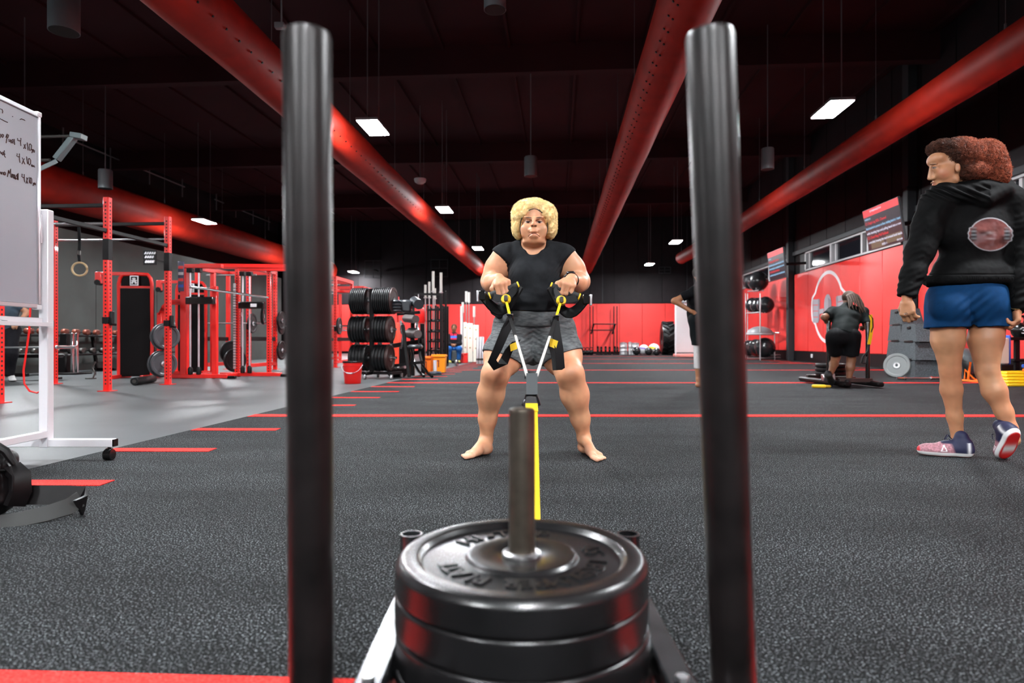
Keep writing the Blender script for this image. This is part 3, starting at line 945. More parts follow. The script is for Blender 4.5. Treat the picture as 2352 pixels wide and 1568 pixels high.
for y in (0, 1.32):
    z = 0.94
    j = MB().box(-0.046, 0.046, y-0.046, y+0.046, z-0.045, z+0.045, 0.004).box(0.045, 0.075, y-0.035, y+0.035, z-0.07, z+0.12, 0.006).bar((0.06, y, z-0.05), (0.17, y-0.08, z-0.06), 0.03, 0.03, 0.004)
    j.build('j_cup', M_black, rig)
# flying angled bar bracket on the near corner
br = MB()
MB().bar((0.0, -1.66, 2.30), (0.30, -1.24, 2.70), 0.09, 0.045, 0.005).bar((0.31, -1.24, 2.72), (0.50, -1.20, 3.0), 0.10, 0.055, 0.006).bar((0.47, -1.20, 3.0), (0.60, -1.19, 2.98), 0.12, 0.06, 0.006).build('angled_arm', mat('arm_grey', (0.10, 0.125, 0.13), 0.4), rig)
MB().cyl((0.28, -1.30, 2.70), (-1.8, -1.30, 2.70), 0.016, n=10).cyl((0.48, -1.25, 2.98), (-1.8, -1.25, 2.98), 0.016, n=10).build('high_bar', M_dsteel, rig)
MB().bar((-1.85, -1.66, 2.30), (-1.45, -1.20, 3.02), 0.09, 0.045, 0.005).build('angled_arm', MATS['arm_grey'], rig)
# gymnastic ring on a strap
p = at(183, 617, 9.15)
g = thing('gymnastic_ring', 'wooden gymnastic ring hanging on a dark strap inside the rig', 'gym ring', p)
M_wood = mat('pale_wood', (0.42, 0.30, 0.16), 0.45)
ring = [(0.094*math.cos(t), 0.02*math.cos(t), 0.094*math.sin(t)) for t in [2*math.pi*i/28 for i in range(28)]]
MB().tube(ring, 0.0145, 10, closed=True).build('wood_ring', M_wood, g)
MB().ribbon([(0, 0, 0.085), (-0.012, 0, 0.2), (0.0, 0, 0.35), (-0.012, 0, 0.60)], 0.035, 0.012, (1, 0.2, 0)).build('strap', M_webbing, g)
MB().box(-0.03, 0.012, -0.02, 0.02, 0.20, 0.27, 0.006).build('buckle', M_dsteel, g)
# red resistance tube looped over the rig
tb = [(70, 640), (70, 700), (67, 760), (60, 810), (54, 850), (56, 880), (68, 897), (85, 901), (102, 893), (112, 870), (118, 840), (120, 800), (120, 740)]
p0 = at(70, 901, 7.9); p0.z = 0
cb = thing('resistance_tube', 'thin red resistance tube hanging in a loop behind the whiteboard leg', 'resistance band', p0)
MB().tube([at(x, y, 7.9) for x, y in tb], 0.011, 8).build('tube_cord', M_redplastic, cb, world=True)
MB().cyl(at(120, 735, 7.9), at(120, 750, 7.9), 0.02, n=10).build('tube_handle', M_black, cb, world=True)
# foam roller on the rubber floor
a = fl(308, 884); b = fl(352, 877)
fr_ = thing('foam_roller', 'black foam roller lying on the grey floor between the rig uprights', 'foam roller', ((a.x+b.x)/2, (a.y+b.y)/2, 0.062))
d = (b-a)*0.5
MB().lathe([(0.02, -d.length), (0.055, -d.length), (0.06, -d.length+0.01), (0.06, d.length-0.01), (0.055, d.length), (0.02, d.length)], 20, (0,0,0), d).build('roller_tube', M_rubber, fr_)
MB().lathe([(0.0, -d.length-0.001), (0.028, -d.length-0.001), (0.028, d.length+0.001), (0.0, d.length+0.001)], 16, (0,0,0), d).build('core', M_dsteel, fr_)

# cable towers with black shrouds
M_shroud = mat('black_shroud', (0.0042, 0.0030, 0.0034), 0.6, spec=0.12)
def tower(label, loc, rz):
    o = thing('cable_tower', label, 'gym machine', loc, rz, 'cable towers behind the rig')
    for x in (-0.29, 0.29):
        MB().tube([(x, 0, 0.0), (x, 0, 1.70), (x*0.93, 0, 1.80), (x*0.75, 0, 1.865), (0, 0, 1.88)], 0.032, 10).build('frame_tube', M_redsteel, o)
        MB().box(x-0.06, x+0.06, -0.30, 0.30, 0, 0.06, 0.006).build('foot', M_redsteel, o)
    MB().bar((-0.65, 0, 1.88), (-0.02, 0, 1.88), 0.06, 0.06, 0.005).box(-0.69, -0.59, -0.04, 0.04, 1.70, 1.91, 0.008).build('top_arm', M_redsteel, o)
    MB().bar((-0.27, 0, 1.64), (0.27, 0, 1.64), 0.04, 0.04, 0.004).build('mid_rail', M_redsteel, o)
    MB().box(-0.265, 0.265, -0.02, 0.16, 0.03, 1.615, 0.012).build('shroud', M_shroud, o)
    MB().box(-0.25, 0.25, 0.0, 0.02, 1.66, 1.85).build('back_plate', M_shroud, o)
    s = MB().box(-0.075, 0.075, -0.045, -0.038, 1.665, 1.845, 0.002).build('sign_plate', M_white, o, label='white sign with a black figure')
    mk_ = MB()
    mk_.box(-0.055, 0.055, -0.047, -0.045, 1.685, 1.825)
    mk_.build('sign_field', M_black, s)
    MB().bar((-0.04, -0.048, 1.70), (0.02, -0.048, 1.80), 0.012, 0.03).bar((0.04, -0.048, 1.70), (-0.02, -0.048, 1.80), 0.012, 0.03).box(-0.045, 0.045, -0.049, -0.047, 1.745, 1.765).build('sign_figure', M_white, s)
    MB().cyl((-0.64, -0.06, 1.72), (-0.64, 0.06, 1.72), 0.05, n=16).build('pulley', M_black, o)
    MB().cyl((-0.69, 0, 0.05), (-0.69, 0, 1.70), 0.004, n=5).build('cable', M_black, o)
tower('red cable tower with wide black panel between the two rig uprights', fl(311, 867), 0.05)
p = fl(398, 861); tower('red cable tower half hidden behind the second rig upright', (p.x, p.y+0.7, 0), 0.05)

# weight plates parked on the rig's rear pegs
plate_std = MB().lathe(bumper_profile(0.215, 0.05), 32, (0, 0, -0.025), (0, 0, 1), closed=True).mesh('rubber_disc', M_rubber, 30)
hub_std = MB().lathe([(0.0252, -0.022), (0.05, -0.026), (0.05, 0.026), (0.0252, 0.022)], 20, closed=True).mesh('steel_hub', M_steel, 30)
def disc(label, loc, axis, r=0.215, t=0.05, group=None, m=None, hub=True):
    o = thing('weight_plate', label, 'weight plate', loc, 0, group)
    q = Vector((0, 0, 1)).rotation_difference(Vector(axis))
    o.rotation_mode = 'XYZ'; o.rotation_euler = q.to_euler()
    o.scale = (r/0.215, r/0.215, t/0.05)
    me = plate_std
    if m is not None:
        key = 'rubber_disc_' + m.name
        me = bpy.data.meshes.get(key)
        if me is None:
            me = plate_std.copy(); me.name = key; me.materials.clear(); me.materials.append(m)
    link('rubber_disc', me, o)
    if hub: link('steel_hub', hub_std, o)
    return o
M_plategrey = mat('grey_plate', (0.05, 0.053, 0.06), 0.4)
for k, (px, py, lab) in enumerate(((378, 772, 'upper dark plate hung on the back of the rig'), (372, 834, 'lower dark plate hung on the back of the rig'))):
    p = at(px, py, 10.15)
    disc(lab, p, (0.75, -0.66, 0), group='plates hung on the rig', m=M_plategrey)
    disc('second ' + lab, p + Vector((0.06, -0.053, 0.0)), (0.75, -0.66, 0), r=0.2, group='plates hung on the rig', m=M_plategrey)
    pg = MB().cyl(p-Vector((0.5, -0.44, 0))*0.5, p+Vector((0.12, -0.1, 0)), 0.024, n=12)
    pg.build('storage_peg', M_steel, rig, world=True)

# ------------------------------------------------------------------ smith machine
p = fl(424, 868)
sm = thing('smith_machine', 'red guided-barbell machine with chrome rods left of the near post', 'gym machine', p, -0.02)
def ub(x, y, w=0.10, h=2.02, hol=False): return upright(sm, x, y, 0, h, w, holes=hol, foot=False)
ub(0, 0, 0.11, 1.95); ub(0.50, 0.10, 0.085, 1.65); ub(0.02, 1.0, 0.08, 2.0); ub(0.66, 0.65, 0.08, 2.02, True); ub(1.22, 0.75, 0.075, 2.0, True)
MB().bar((-0.25, -0.03, 0.045), (0.80, -0.03, 0.045), 0.09, 0.07, 0.006).bar((0.35, 0.62, 0.045), (1.50, 0.62, 0.045), 0.09, 0.07, 0.006).bar((0.0, 0, 0.04), (0.02, 1.0, 0.04), 0.08, 0.06, 0.005).bar((0.66, 0.0, 0.04), (0.66, 0.65, 0.04), 0.08, 0.06, 0.005).build('base_frame', M_redsteel, sm)
for x, y in ((0.84, -0.03), (1.54, 0.62)):
    MB().box(x-0.05, x+0.10, y-0.04, y+0.04, 0.0, 0.05, 0.01).build('rubber_foot', M_black, sm)
MB().bar((-0.05, 0, 2.00), (0.68, 0, 2.00), 0.10, 0.07, 0.005).bar((0, 0, 2.0), (0.02, 1.0, 2.02), 0.08, 0.07, 0.005).bar((0.66, 0.65, 2.03), (1.75, 0.75, 2.03), 0.08, 0.08, 0.005).bar((0.0, 0.55, 2.08), (1.8, 0.75, 2.08), 0.07, 0.07, 0.005).build('top_frame', M_redsteel, sm)
MB().tube([(-0.55, 0.2, 1.15), (-0.45, 0.15, 1.28), (-0.30, 0.05, 1.36), (0, 0, 1.37)], 0.05, 8).bar((-0.55, 0.2, 0.02), (-0.55, 0.2, 1.18), 0.09, 0.09, 0.006).build('side_arm', M_redsteel, sm)
for x, y in ((0.135, -0.06), (0.285, -0.06), (0.80, 0.55), (0.93, 0.55)):
    r_ = MB().cyl((x, y, 0.14), (x, y, 1.90), 0.0155, n=12).build('guide_rod', mat('rod_chrome', (0.80, 0.78, 0.85), 0.25, 0.7), sm)
    MB().lathe([(0.025, 0.07), (0.042, 0.08), (0.042, 0.17), (0.03, 0.20), (0.018, 0.21)], 14, (x, y, 0)).build('stop_spring', M_black, r_)
    MB().box(x-0.05, x+0.05, y-0.05, y+0.05, 1.88, 1.96, 0.008).build('rod_bracket', M_black, r_)
MB().box(0.07, 0.56, -0.12, 0.0, 1.32, 1.45, 0.012).build('carriage', M_blackgloss, sm)
MB().box(0.74, 1.22, 0.48, 0.60, 1.27, 1.40, 0.012).build('carriage', M_blackgloss, sm)
MB().box(0.98, 1.09, 0.47, 0.482, 1.30, 1.36, 0.002).build('makers_plate', M_white, sm)
MB().cyl((0.17, -0.16, 1.62), (1.32, 0.46, 1.47), 0.022, n=12).build('loading_bar', M_chrome, sm)
MB().box(0.60, 0.645, 0.60, 0.64, 0.15, 1.75).build('scale_strip', M_alum, sm)
tick = MB()
for k in range(30): tick.box(0.598, 0.647, 0.597, 0.60, 0.2+k*0.05, 0.212+k*0.05)
tick.build('scale_marks', M_black, sm, smooth=0, kind='stuff')
MB().box(-0.09, 0.02, -0.06, -0.045, 1.55, 2.08, 0.004).build('instruction_panel', mat('panel_dark_blue', (0.05, 0.045, 0.10), 0.4), sm)
for k in range(4):
    MB().box(-0.08, 0.01, -0.064, -0.060, 1.62+k*0.11, 1.67+k*0.11).build('panel_picture', (M_blue, M_redplastic, M_white, M_redplastic)[k], sm)
for i, (x, y, z, ax) in enumerate(((0.62, 0.85, 1.18, (1, 0.2, 0)), (1.02, 0.95, 1.15, (1, 0.2, 0)), (0.40, 0.95, 0.45, (1, -0.8, 0)), (0.52, 0.85, 0.30, (1, -0.8, 0)))):
    q = pmat(sm) @ Vector((x, y, z))
    disc(('black plate high on the guided-barbell machine', 'black plate on the far side of the guided-barbell machine', 'large black plate leaning inside the guided-barbell machine', 'second large plate leaning low in the guided-barbell machine')[i], q, ax, r=(0.2, 0.16, 0.225, 0.225)[i], group='plates on the guided-barbell machine')

# ------------------------------------------------------------------ power racks in a row
def make_rack(label, loc, rz):
    o = thing('power_rack', label, 'power rack', loc, rz, 'red power racks in a row')
    w, dp, h = 1.15, 1.30, 2.32
    for x in (0, -w):
        for y in (0, dp): upright(o, x, y, 0, h, 0.08, foot=True, holes=(x == 0), step=0.075)
    for x in (0, -w):
        MB().bar((x, 0, h-0.04), (x, dp, h-0.04), 0.07, 0.09, 0.005).build('top_beam', M_redsteel, o)
        MB().bar((x, 0, 0.14), (x, dp, 0.14), 0.07, 0.08, 0.005).build('low_beam', M_redsteel, o)
    for y in (0, dp):
        MB().bar((-w, y, h-0.04), (0, y, h-0.04), 0.07, 0.09, 0.005).build('top_beam', M_redsteel, o)
    MB().cyl((-w, 0.35, h-0.18), (0, 0.35, h-0.18), 0.017, n=10).build('pull_up_bar', M_steel, o)
    MB().box(-0.02, 0.10, -0.07, -0.03, 0.92, 1.06, 0.008).box(-w-0.02, -w+0.10, -0.07, -0.03, 0.92, 1.06, 0.008).build('j_hook', M_black, o)
    MB().bar((0, 0.02, 0.72), (0, dp, 0.72), 0.05, 0.09, 0.005).bar((-w, 0.02, 0.72), (-w, dp, 0.72), 0.05, 0.09, 0.005).build('safety_bar', M_black, o)
    for z in (0.45, 1.15):
        MB().cyl((0.03, dp, z), (0.28, dp, z), 0.024, n=10).build('plate_peg', M_chrome, o)
    return o
def barbell(label, a, b, group=None, loaded=0, plab=None):
    a = Vector(a); b = Vector(b); d = (b-a).normalized(); L = (b-a).length
    o = thing('barbell', label, 'barbell', a, 0, group)
    s_ = 0.415*L/2.2
    MB().cyl((0, 0, 0), d*L, 0.0145, n=10).build('shaft', M_steel, o)
    for q0, q1 in ((0, s_), (L-s_, L)):
        sl = MB().cyl(d*q0, d*q1, 0.025, n=12).build('sleeve', M_chrome, o)
        e = q1 if q0 == 0 else q0
        MB().cyl(d*(e-0.012), d*(e+0.012), 0.036, n=12).build('collar', M_chrome, sl)
    for k in range(loaded):
        for e, sg in ((s_, -1), (L-s_, 1)):
            disc(plab + (' towards the wall' if sg < 0 else ' towards the turf'), a + d*(e+sg*(0.05+k*0.056)), d, group='plates loaded on rack barbells')
    return o
racks = [(fl(571, 853), 'nearest red power rack, left of the near sled post', 0.0), (Vector((-4.5, 16.3, 0)), 'red power rack right behind the near left sled post', 0.0),
         (Vector((-4.5, 19.3, 0)), 'red power rack rising behind the plate stack', 0.0), (Vector((-4.35, 22.6, 0)), 'farthest red power rack above the padded machine', 0.0)]
for i, (p, lab, rz) in enumerate(racks):
    make_rack(lab, p, -AX)
    x0 = p.x
    w_ = ('nearest power rack', 'rack behind the left sled post', 'rack behind the plate stack', 'farthest power rack')[i]
    barbell('steel barbell resting in the ' + w_, (x0-1.70, p.y-0.10, 1.05), (x0+0.5, p.y-0.14, 1.05), 'rack barbells', 1, 'black plate on the barbell of the ' + w_)
    for k, z in enumerate((0.45, 1.15)):
        disc('%s plate stored on the peg of the %s' % (('low', 'high')[k], w_), hall(0, 0, 0) + Vector((x0+0.16+0.09, p.y+1.29, z)), (1, -0.07, 0), r=0.225, group='plates stored on rack pegs')
# green and blue bands hanging in the machine, folded silver tube mat
for px, col, lab in ((556, (0.01, 0.16, 0.05), 'green resistance band hanging by the guided-barbell machine'), (568, (0.01, 0.02, 0.16), 'dark blue resistance band hanging by the nearest rack')):
    p = at(px, 735, 13.93)
    o = thing('resistance_band', lab, 'resistance band', p)
    MB().ribbon([(-0.03, 0, 1.13), (-0.035, 0, 0.2), (-0.03, 0, 0.0), (0, 0.01, -0.03), (0.03, 0.02, 0.0), (0.035, 0.02, 0.2), (0.03, 0.02, 1.13)], 0.03, 0.005, (0, 1, 0.01)).build('band_loop', mat('band_%d' % px, col, 0.5), o)
    MB().box(-0.05, 0.05, -0.015, 0.03, 1.08, 1.14, 0.004).build('hook', M_black, o)

# ------------------------------------------------------------------ dumbbell racks along the grey wall
def dumbbell(name_lab, loc, rz, m_end):
    o = thing('dumbbell', name_lab, 'dumbbell', loc, rz, 'dumbbells on the racks by the grey wall')
    MB().cyl((0, -0.06, 0), (0, 0.06, 0), 0.014, n=8).build('grip', M_chrome, o)
    for s_ in (-1, 1):
        MB().lathe([(0.02, 0.06*s_), (0.058, 0.065*s_), (0.062, 0.075*s_), (0.062, 0.13*s_), (0.05, 0.145*s_), (0.0, 0.146*s_)], 14, (0,0,0), (0,1,0)).build('head', m_end, o)
    return o
M_dbred = mat('dumbbell_cap', (0.20, 0.05, 0.03), 0.35, 0.3)
rk0 = hall(-10.25, 13.6, 0)
rkt = thing('dumbbell_rack', 'two-tier black dumbbell rack against the grey wall', 'dumbbell rack', rk0, -AX)
for y in (-2.2, 0.2, 2.6):
    MB().box(-0.3, 0.25, y-0.03, y+0.03, 0, 0.06, 0.005).bar((-0.2, y, 0.05), (-0.32, y, 0.86), 0.06, 0.06, 0.005).build('leg_frame', M_black, rkt)
for z, x in ((0.36, -0.02), (0.76, -0.16)):
    MB().box(x-0.2, x+0.16, -2.3, 2.7, z, z+0.04, 0.005).build('shelf', M_black, rkt)
    for k in range(16):
        q = pmat(rkt) @ Vector((x-0.02, -2.15+k*0.31, z+0.104))
        dumbbell('dumbbell on the %s tier of the rack by the grey wall' % ('upper' if z > 0.5 else 'lower'), q, math.pi/2-AX, M_dbred if z > 0.5 else M_dsteel)
# tall chrome uprights and a cable machine beyond
p = fl(166, 858)
cm = thing('cable_machine', 'small black cable machine with chrome columns behind the rig', 'gym machine', (p.x, p.y, 0), 0)
for x in (0.0, 0.09):
    MB().box(x-0.025, x+0.025, -0.03, 0.03, 0.02, 0.83, 0.01).build('column', M_chrome, cm)
MB().box(-0.22, -0.07, -0.06, 0.06, 0.45, 0.82, 0.01).box(-0.3, -0.06, -0.1, 0.1, 0.0, 0.40, 0.02).build('weight_housing', M_black, cm)
MB().cyl((-0.55, 0, 0.56), (0.0, 0, 0.56), 0.018, n=10).build('press_bar', M_chrome, cm)
MB().box(-0.32, 0.25, -0.25, 0.25, 0, 0.035, 0.008).build('base', M_black, cm)
# kettlebell-like ab stand
p = fl(213, 869)
o = thing('cable_handle_stand', 'small black bent-steel foot stand on the floor near the dumbbells', 'stand', p)
MB().tube([(-0.06, 0, 0.012), (0.02, -0.02, 0.02), (0.04, 0, 0.10), (-0.02, 0.02, 0.20), (0.03, 0.02, 0.30)], 0.014, 8).build('bent_bar', M_dsteel, o)
MB().box(-0.10, 0.03, -0.06, 0.06, 0, 0.02, 0.004).build('foot', M_dsteel, o)
# bench with a barbell behind the whiteboard
p = fl(50, 862)
p = at(52, 0, 11.0)
bn = thing('weight_bench', 'dark flat bench under a barbell behind the whiteboard', 'bench', (p.x, p.y, 0), 0.1)
MB().box(-0.6, 0.6, -0.14, 0.14, 0.38, 0.45, 0.02).build('pad', M_black, bn)
for x in (-0.5, 0.5):
    MB().box(x-0.03, x+0.03, -0.2, 0.2, 0, 0.04, 0.005).box(x-0.025, x+0.025, -0.025, 0.025, 0.03, 0.40, 0.004).build('leg', M_black, bn)
barbell('barbell lying across the rig behind the whiteboard', at(-60, 797, 10.2), at(86, 796, 9.9) + Vector((0.6, 0, 0)), 'rack barbells')
# white lettering on the grey wall
wsign = thing('wall_lettering', 'small white painted lettering high on the grey wall', 'lettering', at(343, 602, 15.2))
mb = MB()
for row, (n, z, r) in enumerate(((5, 0.20, 0.010), (4, 0.11, 0.012), (4, 0.0, 0.018))):
    for k in range(n):
        x = -0.11 + k*0.055 + 0.01*row
        mb.tube([(x, 0, z), (x+0.018, 0, z+0.05), (x+0.03, 0, z+0.01), (x+0.035, 0, z+0.055)], r, 4)
mb.build('letter_stroke', M_white, wsign)
MB().box(-0.16, 0.16, 0.012, 0.03, -0.05, 0.30, 0.004).build('backing_board', M_shroud, wsign)
MB().bar((0, 0.03, 0.1), (0, 0.9, 0.1), 0.04, 0.04).build('bracket', M_black, wsign)
# ------------------------------------------------------------------ bumper plate rack on casters
p = fl(854, 868)
pr_ = thing('plate_rack', 'black wheeled rack carrying six rows of bumper plates', 'plate rack', p, -0.14)
MB().bar((0, 0, 0.1), (0, 0, 1.60), 0.07, 0.07, 0.005).build('upright', M_black, pr_)
MB().bar((-0.42, 0, 0.10), (0.46, 0, 0.10), 0.07, 0.05, 0.005).bar((0, -0.35, 0.10), (0, 0.35, 0.10), 0.07, 0.05, 0.005).bar((0.44, -0.3, 0.10), (0.44, 0.3, 0.10), 0.05, 0.05, 0.005).build('base_frame', M_black, pr_)
for x, y in ((-0.40, -0.02), (0.46, -0.28), (0.46, 0.28), (0, 0.33), (0.0, -0.33)):
    MB().cyl((x-0.015, y, 0.036), (x+0.015, y, 0.036), 0.036, n=14).box(x-0.02, x+0.02, y-0.025, y+0.025, 0.05, 0.085, 0.005).build('caster', M_steel, pr_)
Mx = pmat(pr_)
ax = (Mx.to_3x3() @ Vector((1, 0, 0)))
for z, nl, nr, t, row in ((1.38, 8, 10, 0.036, 'top'), (0.875, 6, 6, 0.052, 'middle'), (0.37, 5, 5, 0.060, 'bottom')):
    MB().cyl((-0.40, 0, z), (0.46, 0, z), 0.024, n=12).build('peg', M_chrome, pr_)
    for k in range(nl):
        disc('bumper plate on the %s left peg of the wheeled plate rack' % row, Mx @ Vector((-0.06-t*(k+0.5), 0, z-0.0)), ax, r=0.238, t=t-0.002, group='bumper plates on the %s left peg' % row, hub=False)
    for k in range(nr):
        last = k == nr-1
        disc(('outermost bumper plate facing the turf on the %s right peg' if last else 'bumper plate on the %s right peg of the wheeled plate rack') % row, Mx @ Vector((0.06+t*(k+0.5), 0, z)), ax, r=0.238, t=t-0.002, group='bumper plates on the %s right peg' % row, hub=last,
             m=mat('plate_face_brown', (0.035, 0.014, 0.012), 0.45) if last else None)
# ------------------------------------------------------------------ red bucket
p = fl(810, 879)
bk = thing('bucket', 'red plastic bucket with black lid and white wire handle', 'bucket', p)
MB().lathe([(0.0, 0.0), (0.122, 0.0), (0.126, 0.006), (0.146, 0.27), (0.152, 0.275), (0.152, 0.288), (0.147, 0.292), (0.149, 0.325), (0.0, 0.325)], 32).build('pail', M_redplastic, bk)
MB().lathe([(0.0, 0.326), (0.157, 0.326), (0.157, 0.346), (0.148, 0.352), (0.0, 0.348)], 32).build('lid', M_blackgloss, bk)
hd = []
for i in range(17):
    t = math.pi*i/16
    hd.append((0.158*math.cos(t), -0.152*math.sin(t)**0.6 - 0.002, 0.29 - 0.125*math.sin(t)))
MB().tube(hd, 0.0045, 6).build('bail', M_white, bk)
MB().tube(hd[6:11], 0.011, 8).build('grip', M_white, bk)
# ------------------------------------------------------------------ padded machine beside the plates
p = fl(940, 866)
gm = thing('glute_ham_machine', 'black padded bench machine standing right of the plate rack', 'gym machine', p, 0)
k_ = 1.0
def gq(px, py, dd=11.7): return at(px, py, dd)
def gpart(name, m, f):
    mb = MB(); f(mb); return mb.build(name, m, gm, world=True)
gpart('leg', M_black, lambda b: b.bar(gq(925, 745), gq(940, 864, 11.5), 0.06, 0.06, 0.005))
gpart('leg', M_black, lambda b: b.bar(gq(900, 760, 12.2), gq(898, 862, 12.2), 0.06, 0.06, 0.005))
gpart('curved_leg', M_blackgloss, lambda b: b.tube([gq(962, 760), gq(964, 810), gq(970, 838), gq(982, 855, 11.6), gq(993, 864, 11.5)], 0.026, 8))
gpart('curved_leg', M_blackgloss, lambda b: b.tube([gq(945, 760, 12), gq(946, 800, 12), gq(950, 832, 12), gq(962, 852, 11.8), gq(974, 863, 11.6)], 0.026, 8))
gpart('cross_tube', M_black, lambda b: b.bar(gq(905, 838), gq(975, 830), 0.05, 0.05, 0.004))
gpart('spine', M_black, lambda b: b.bar(gq(890, 795, 12.2), gq(972, 782), 0.08, 0.08, 0.006))
M_pad = mat('grey_vinyl_pad', (0.028, 0.032, 0.038), 0.4)
def slab(px0, px1, py0, py1, d, t):
    def f(b):
        a = gq(px0, py1, d); c = gq(px1, py0, d)
        b.box(a.x, c.x, d-t/2, d+t/2, a.z, c.z, 0.03)
    return f
gpart('back_pad', M_pad, slab(917, 946, 688, 716, 11.6, 0.22))
for k in range(4):
    gpart('folded_mat', M_pad, slab(893+k, 926-k, 702+k*-7+8, 709+k*-7+8, 11.5, 0.5))
gpart('thigh_pad', M_pad, lambda b: b.cyl(gq(952, 690, 12.0), gq(962, 698, 11.3), 0.09, n=16))
gpart('roller_pad', mat('worn_pad', (0.12, 0.10, 0.10), 0.45), lambda b: b.cyl(gq(936, 765, 12), gq(960, 766, 11.5), 0.075, n=16))
gpart('roller_pad', MATS['worn_pad'], lambda b: b.cyl(gq(932, 730, 12.2), gq(955, 732, 11.8), 0.075, n=16))
gpart('seat', M_pad, slab(938, 970, 790, 800, 11.6, 0.3))
gpart('lever', M_chrome, lambda b: b.tube([gq(920, 735), gq(926, 770), gq(921, 800)], 0.02, 8))
gpart('lever', M_chrome, lambda b: b.tube([gq(958, 740), gq(957, 750), gq(960, 760)], 0.025, 8))
gpart('upright_frame', M_black, lambda b: b.bar(gq(948, 700, 12.4), gq(948, 862, 12.4), 0.07, 0.07, 0.005).bar(gq(912, 720, 12.3), gq(965, 716, 12.3), 0.06, 0.06, 0.005))
gpart('upright_frame', M_black, lambda b: b.bar(gq(970, 742, 12.6), gq(972, 858, 12.6), 0.08, 0.06, 0.005).bar(gq(930, 812, 12.3), gq(976, 806, 12.3), 0.07, 0.07, 0.005))
gpart('weight_stack', M_black, lambda b: b.box(gq(918, 0, 12.5).x, gq(944, 0, 12.5).x, 12.4, 12.7, 0.05, 0.62, 0.02))
gpart('chest_pad', M_pad, slab(936, 962, 752, 776, 12.1, 0.16))
gpart('plate_horn', M_steel, lambda b: b.cyl(gq(895, 846, 12), gq(930, 842, 11.6), 0.03, n=10))
gpart('drum', M_black, lambda b: b.cyl(gq(900, 850, 12), gq(925, 850, 11.8), 0.12, n=18))
# tall orange cone and red bag between the machines
p = at(912, 800, 13.6)
o = thing('traffic_cone', 'tall orange-red cone seen between plates and padded machine', 'cone', (p.x, p.y, 0))
MB().lathe([(0.14, 0.03), (0.135, 0.035), (0.10, 0.50), (0.05, 1.02), (0.04, 1.06), (0.0, 1.065)], 20).build('cone_body', mat('cone_orange', (0.80, 0.05, 0.02), 0.4), o)
MB().box(-0.19, 0.19, -0.19, 0.19, 0, 0.03, 0.008).build('base', M_black, o)
p = at(961, 737, 14.5)
o = thing('punch_bag', 'bright red heavy bag hanging behind the padded machine', 'punching bag', (p.x, p.y, p.z))
MB().lathe([(0.0, -0.05), (0.13, -0.04), (0.155, 0.0), (0.16, 0.22), (0.14, 0.30), (0.06, 0.33), (0.0, 0.33)], 20).build('bag_body', M_redplastic, o)
MB().cyl((0, 0, 0.33), (0, 0, 0.62), 0.012, n=6).build('chain', M_steel, o)
MB().bar((-0.1, 0, 0.62), (0.5, 0.1, 0.62), 0.05, 0.05).bar((0.5, 0.1, -p.z+0.001), (0.5, 0.1, 0.64), 0.06, 0.06).build('bag_stand', M_black, o)
# ------------------------------------------------------------------ bins
def bin_(label, x0, x1, y0, y1, m):
    a = fl(x0, y1); b = fl(x1, y1); w = b.x-a.x; h = (y1-y0)/FOC*a.y
    o = thing('storage_bin', label, 'storage bin', ((a.x+b.x)/2, a.y+0.15, 0), 0, 'plastic bins at the turf edge')
    mb = MB()
    for i in range(2):
        pass
    mb.add([(-w*.44,-.14,0),(w*.44,-.14,0),(w*.44,.14,0),(-w*.44,.14,0),(-w*.5,-.17,h),(w*.5,-.17,h),(w*.5,.17,h),(-w*.5,.17,h),(-w*.47,-.15,h),(w*.47,-.15,h),(w*.47,.15,h),(-w*.47,.15,h),(-w*.42,-.12,.02),(w*.42,-.12,.02),(w*.42,.12,.02),(-w*.42,.12,.02)],
           [(3,2,1,0),(0,1,5,4),(1,2,6,5),(2,3,7,6),(3,0,4,7),(4,5,9,8),(5,6,10,9),(6,7,11,10),(7,4,8,11),(8,9,13,12),(9,10,14,13),(10,11,15,14),(11,8,12,15),(12,13,14,15)])
    mb.build('tub', m, o, smooth=0)
    MB().box(-w*0.53, w*0.53, -0.185, 0.185, h-0.05, h-0.01, 0.006).build('rim', m, o)
    MB().box(-w*0.10, w*0.06, -0.165, -0.145, h*0.62, h*0.70).box(-w*0.03, w*0.05, -0.160, -0.140, h*0.30, h*0.62).build('slot', mat('slot_dark_orange', (0.25, 0.03, 0.005), 0.6), o, smooth=0)
bin_('orange plastic storage bin at the turf edge', 968, 990, 817, 856, M_orange)
bin_('yellow-orange plastic storage bin beside the orange one', 991, 1023, 813, 854, mat('amber_plastic', (0.88, 0.30, 0.01), 0.45))
p = fl(999, 858)
o = thing('pump_stand', 'white tube standing on a dark round foot before the bins', 'stand', p)
MB().lathe([(0.0, 0.0), (0.13, 0.0), (0.14, 0.02), (0.12, 0.05), (0.04, 0.06), (0.0, 0.06)], 24).build('foot', mat('navy_foot', (0.012, 0.018, 0.035), 0.5), o)
MB().cyl((0, 0, 0.06), (0, 0, 0.28), 0.036, n=16).build('tube_body', M_white, o)
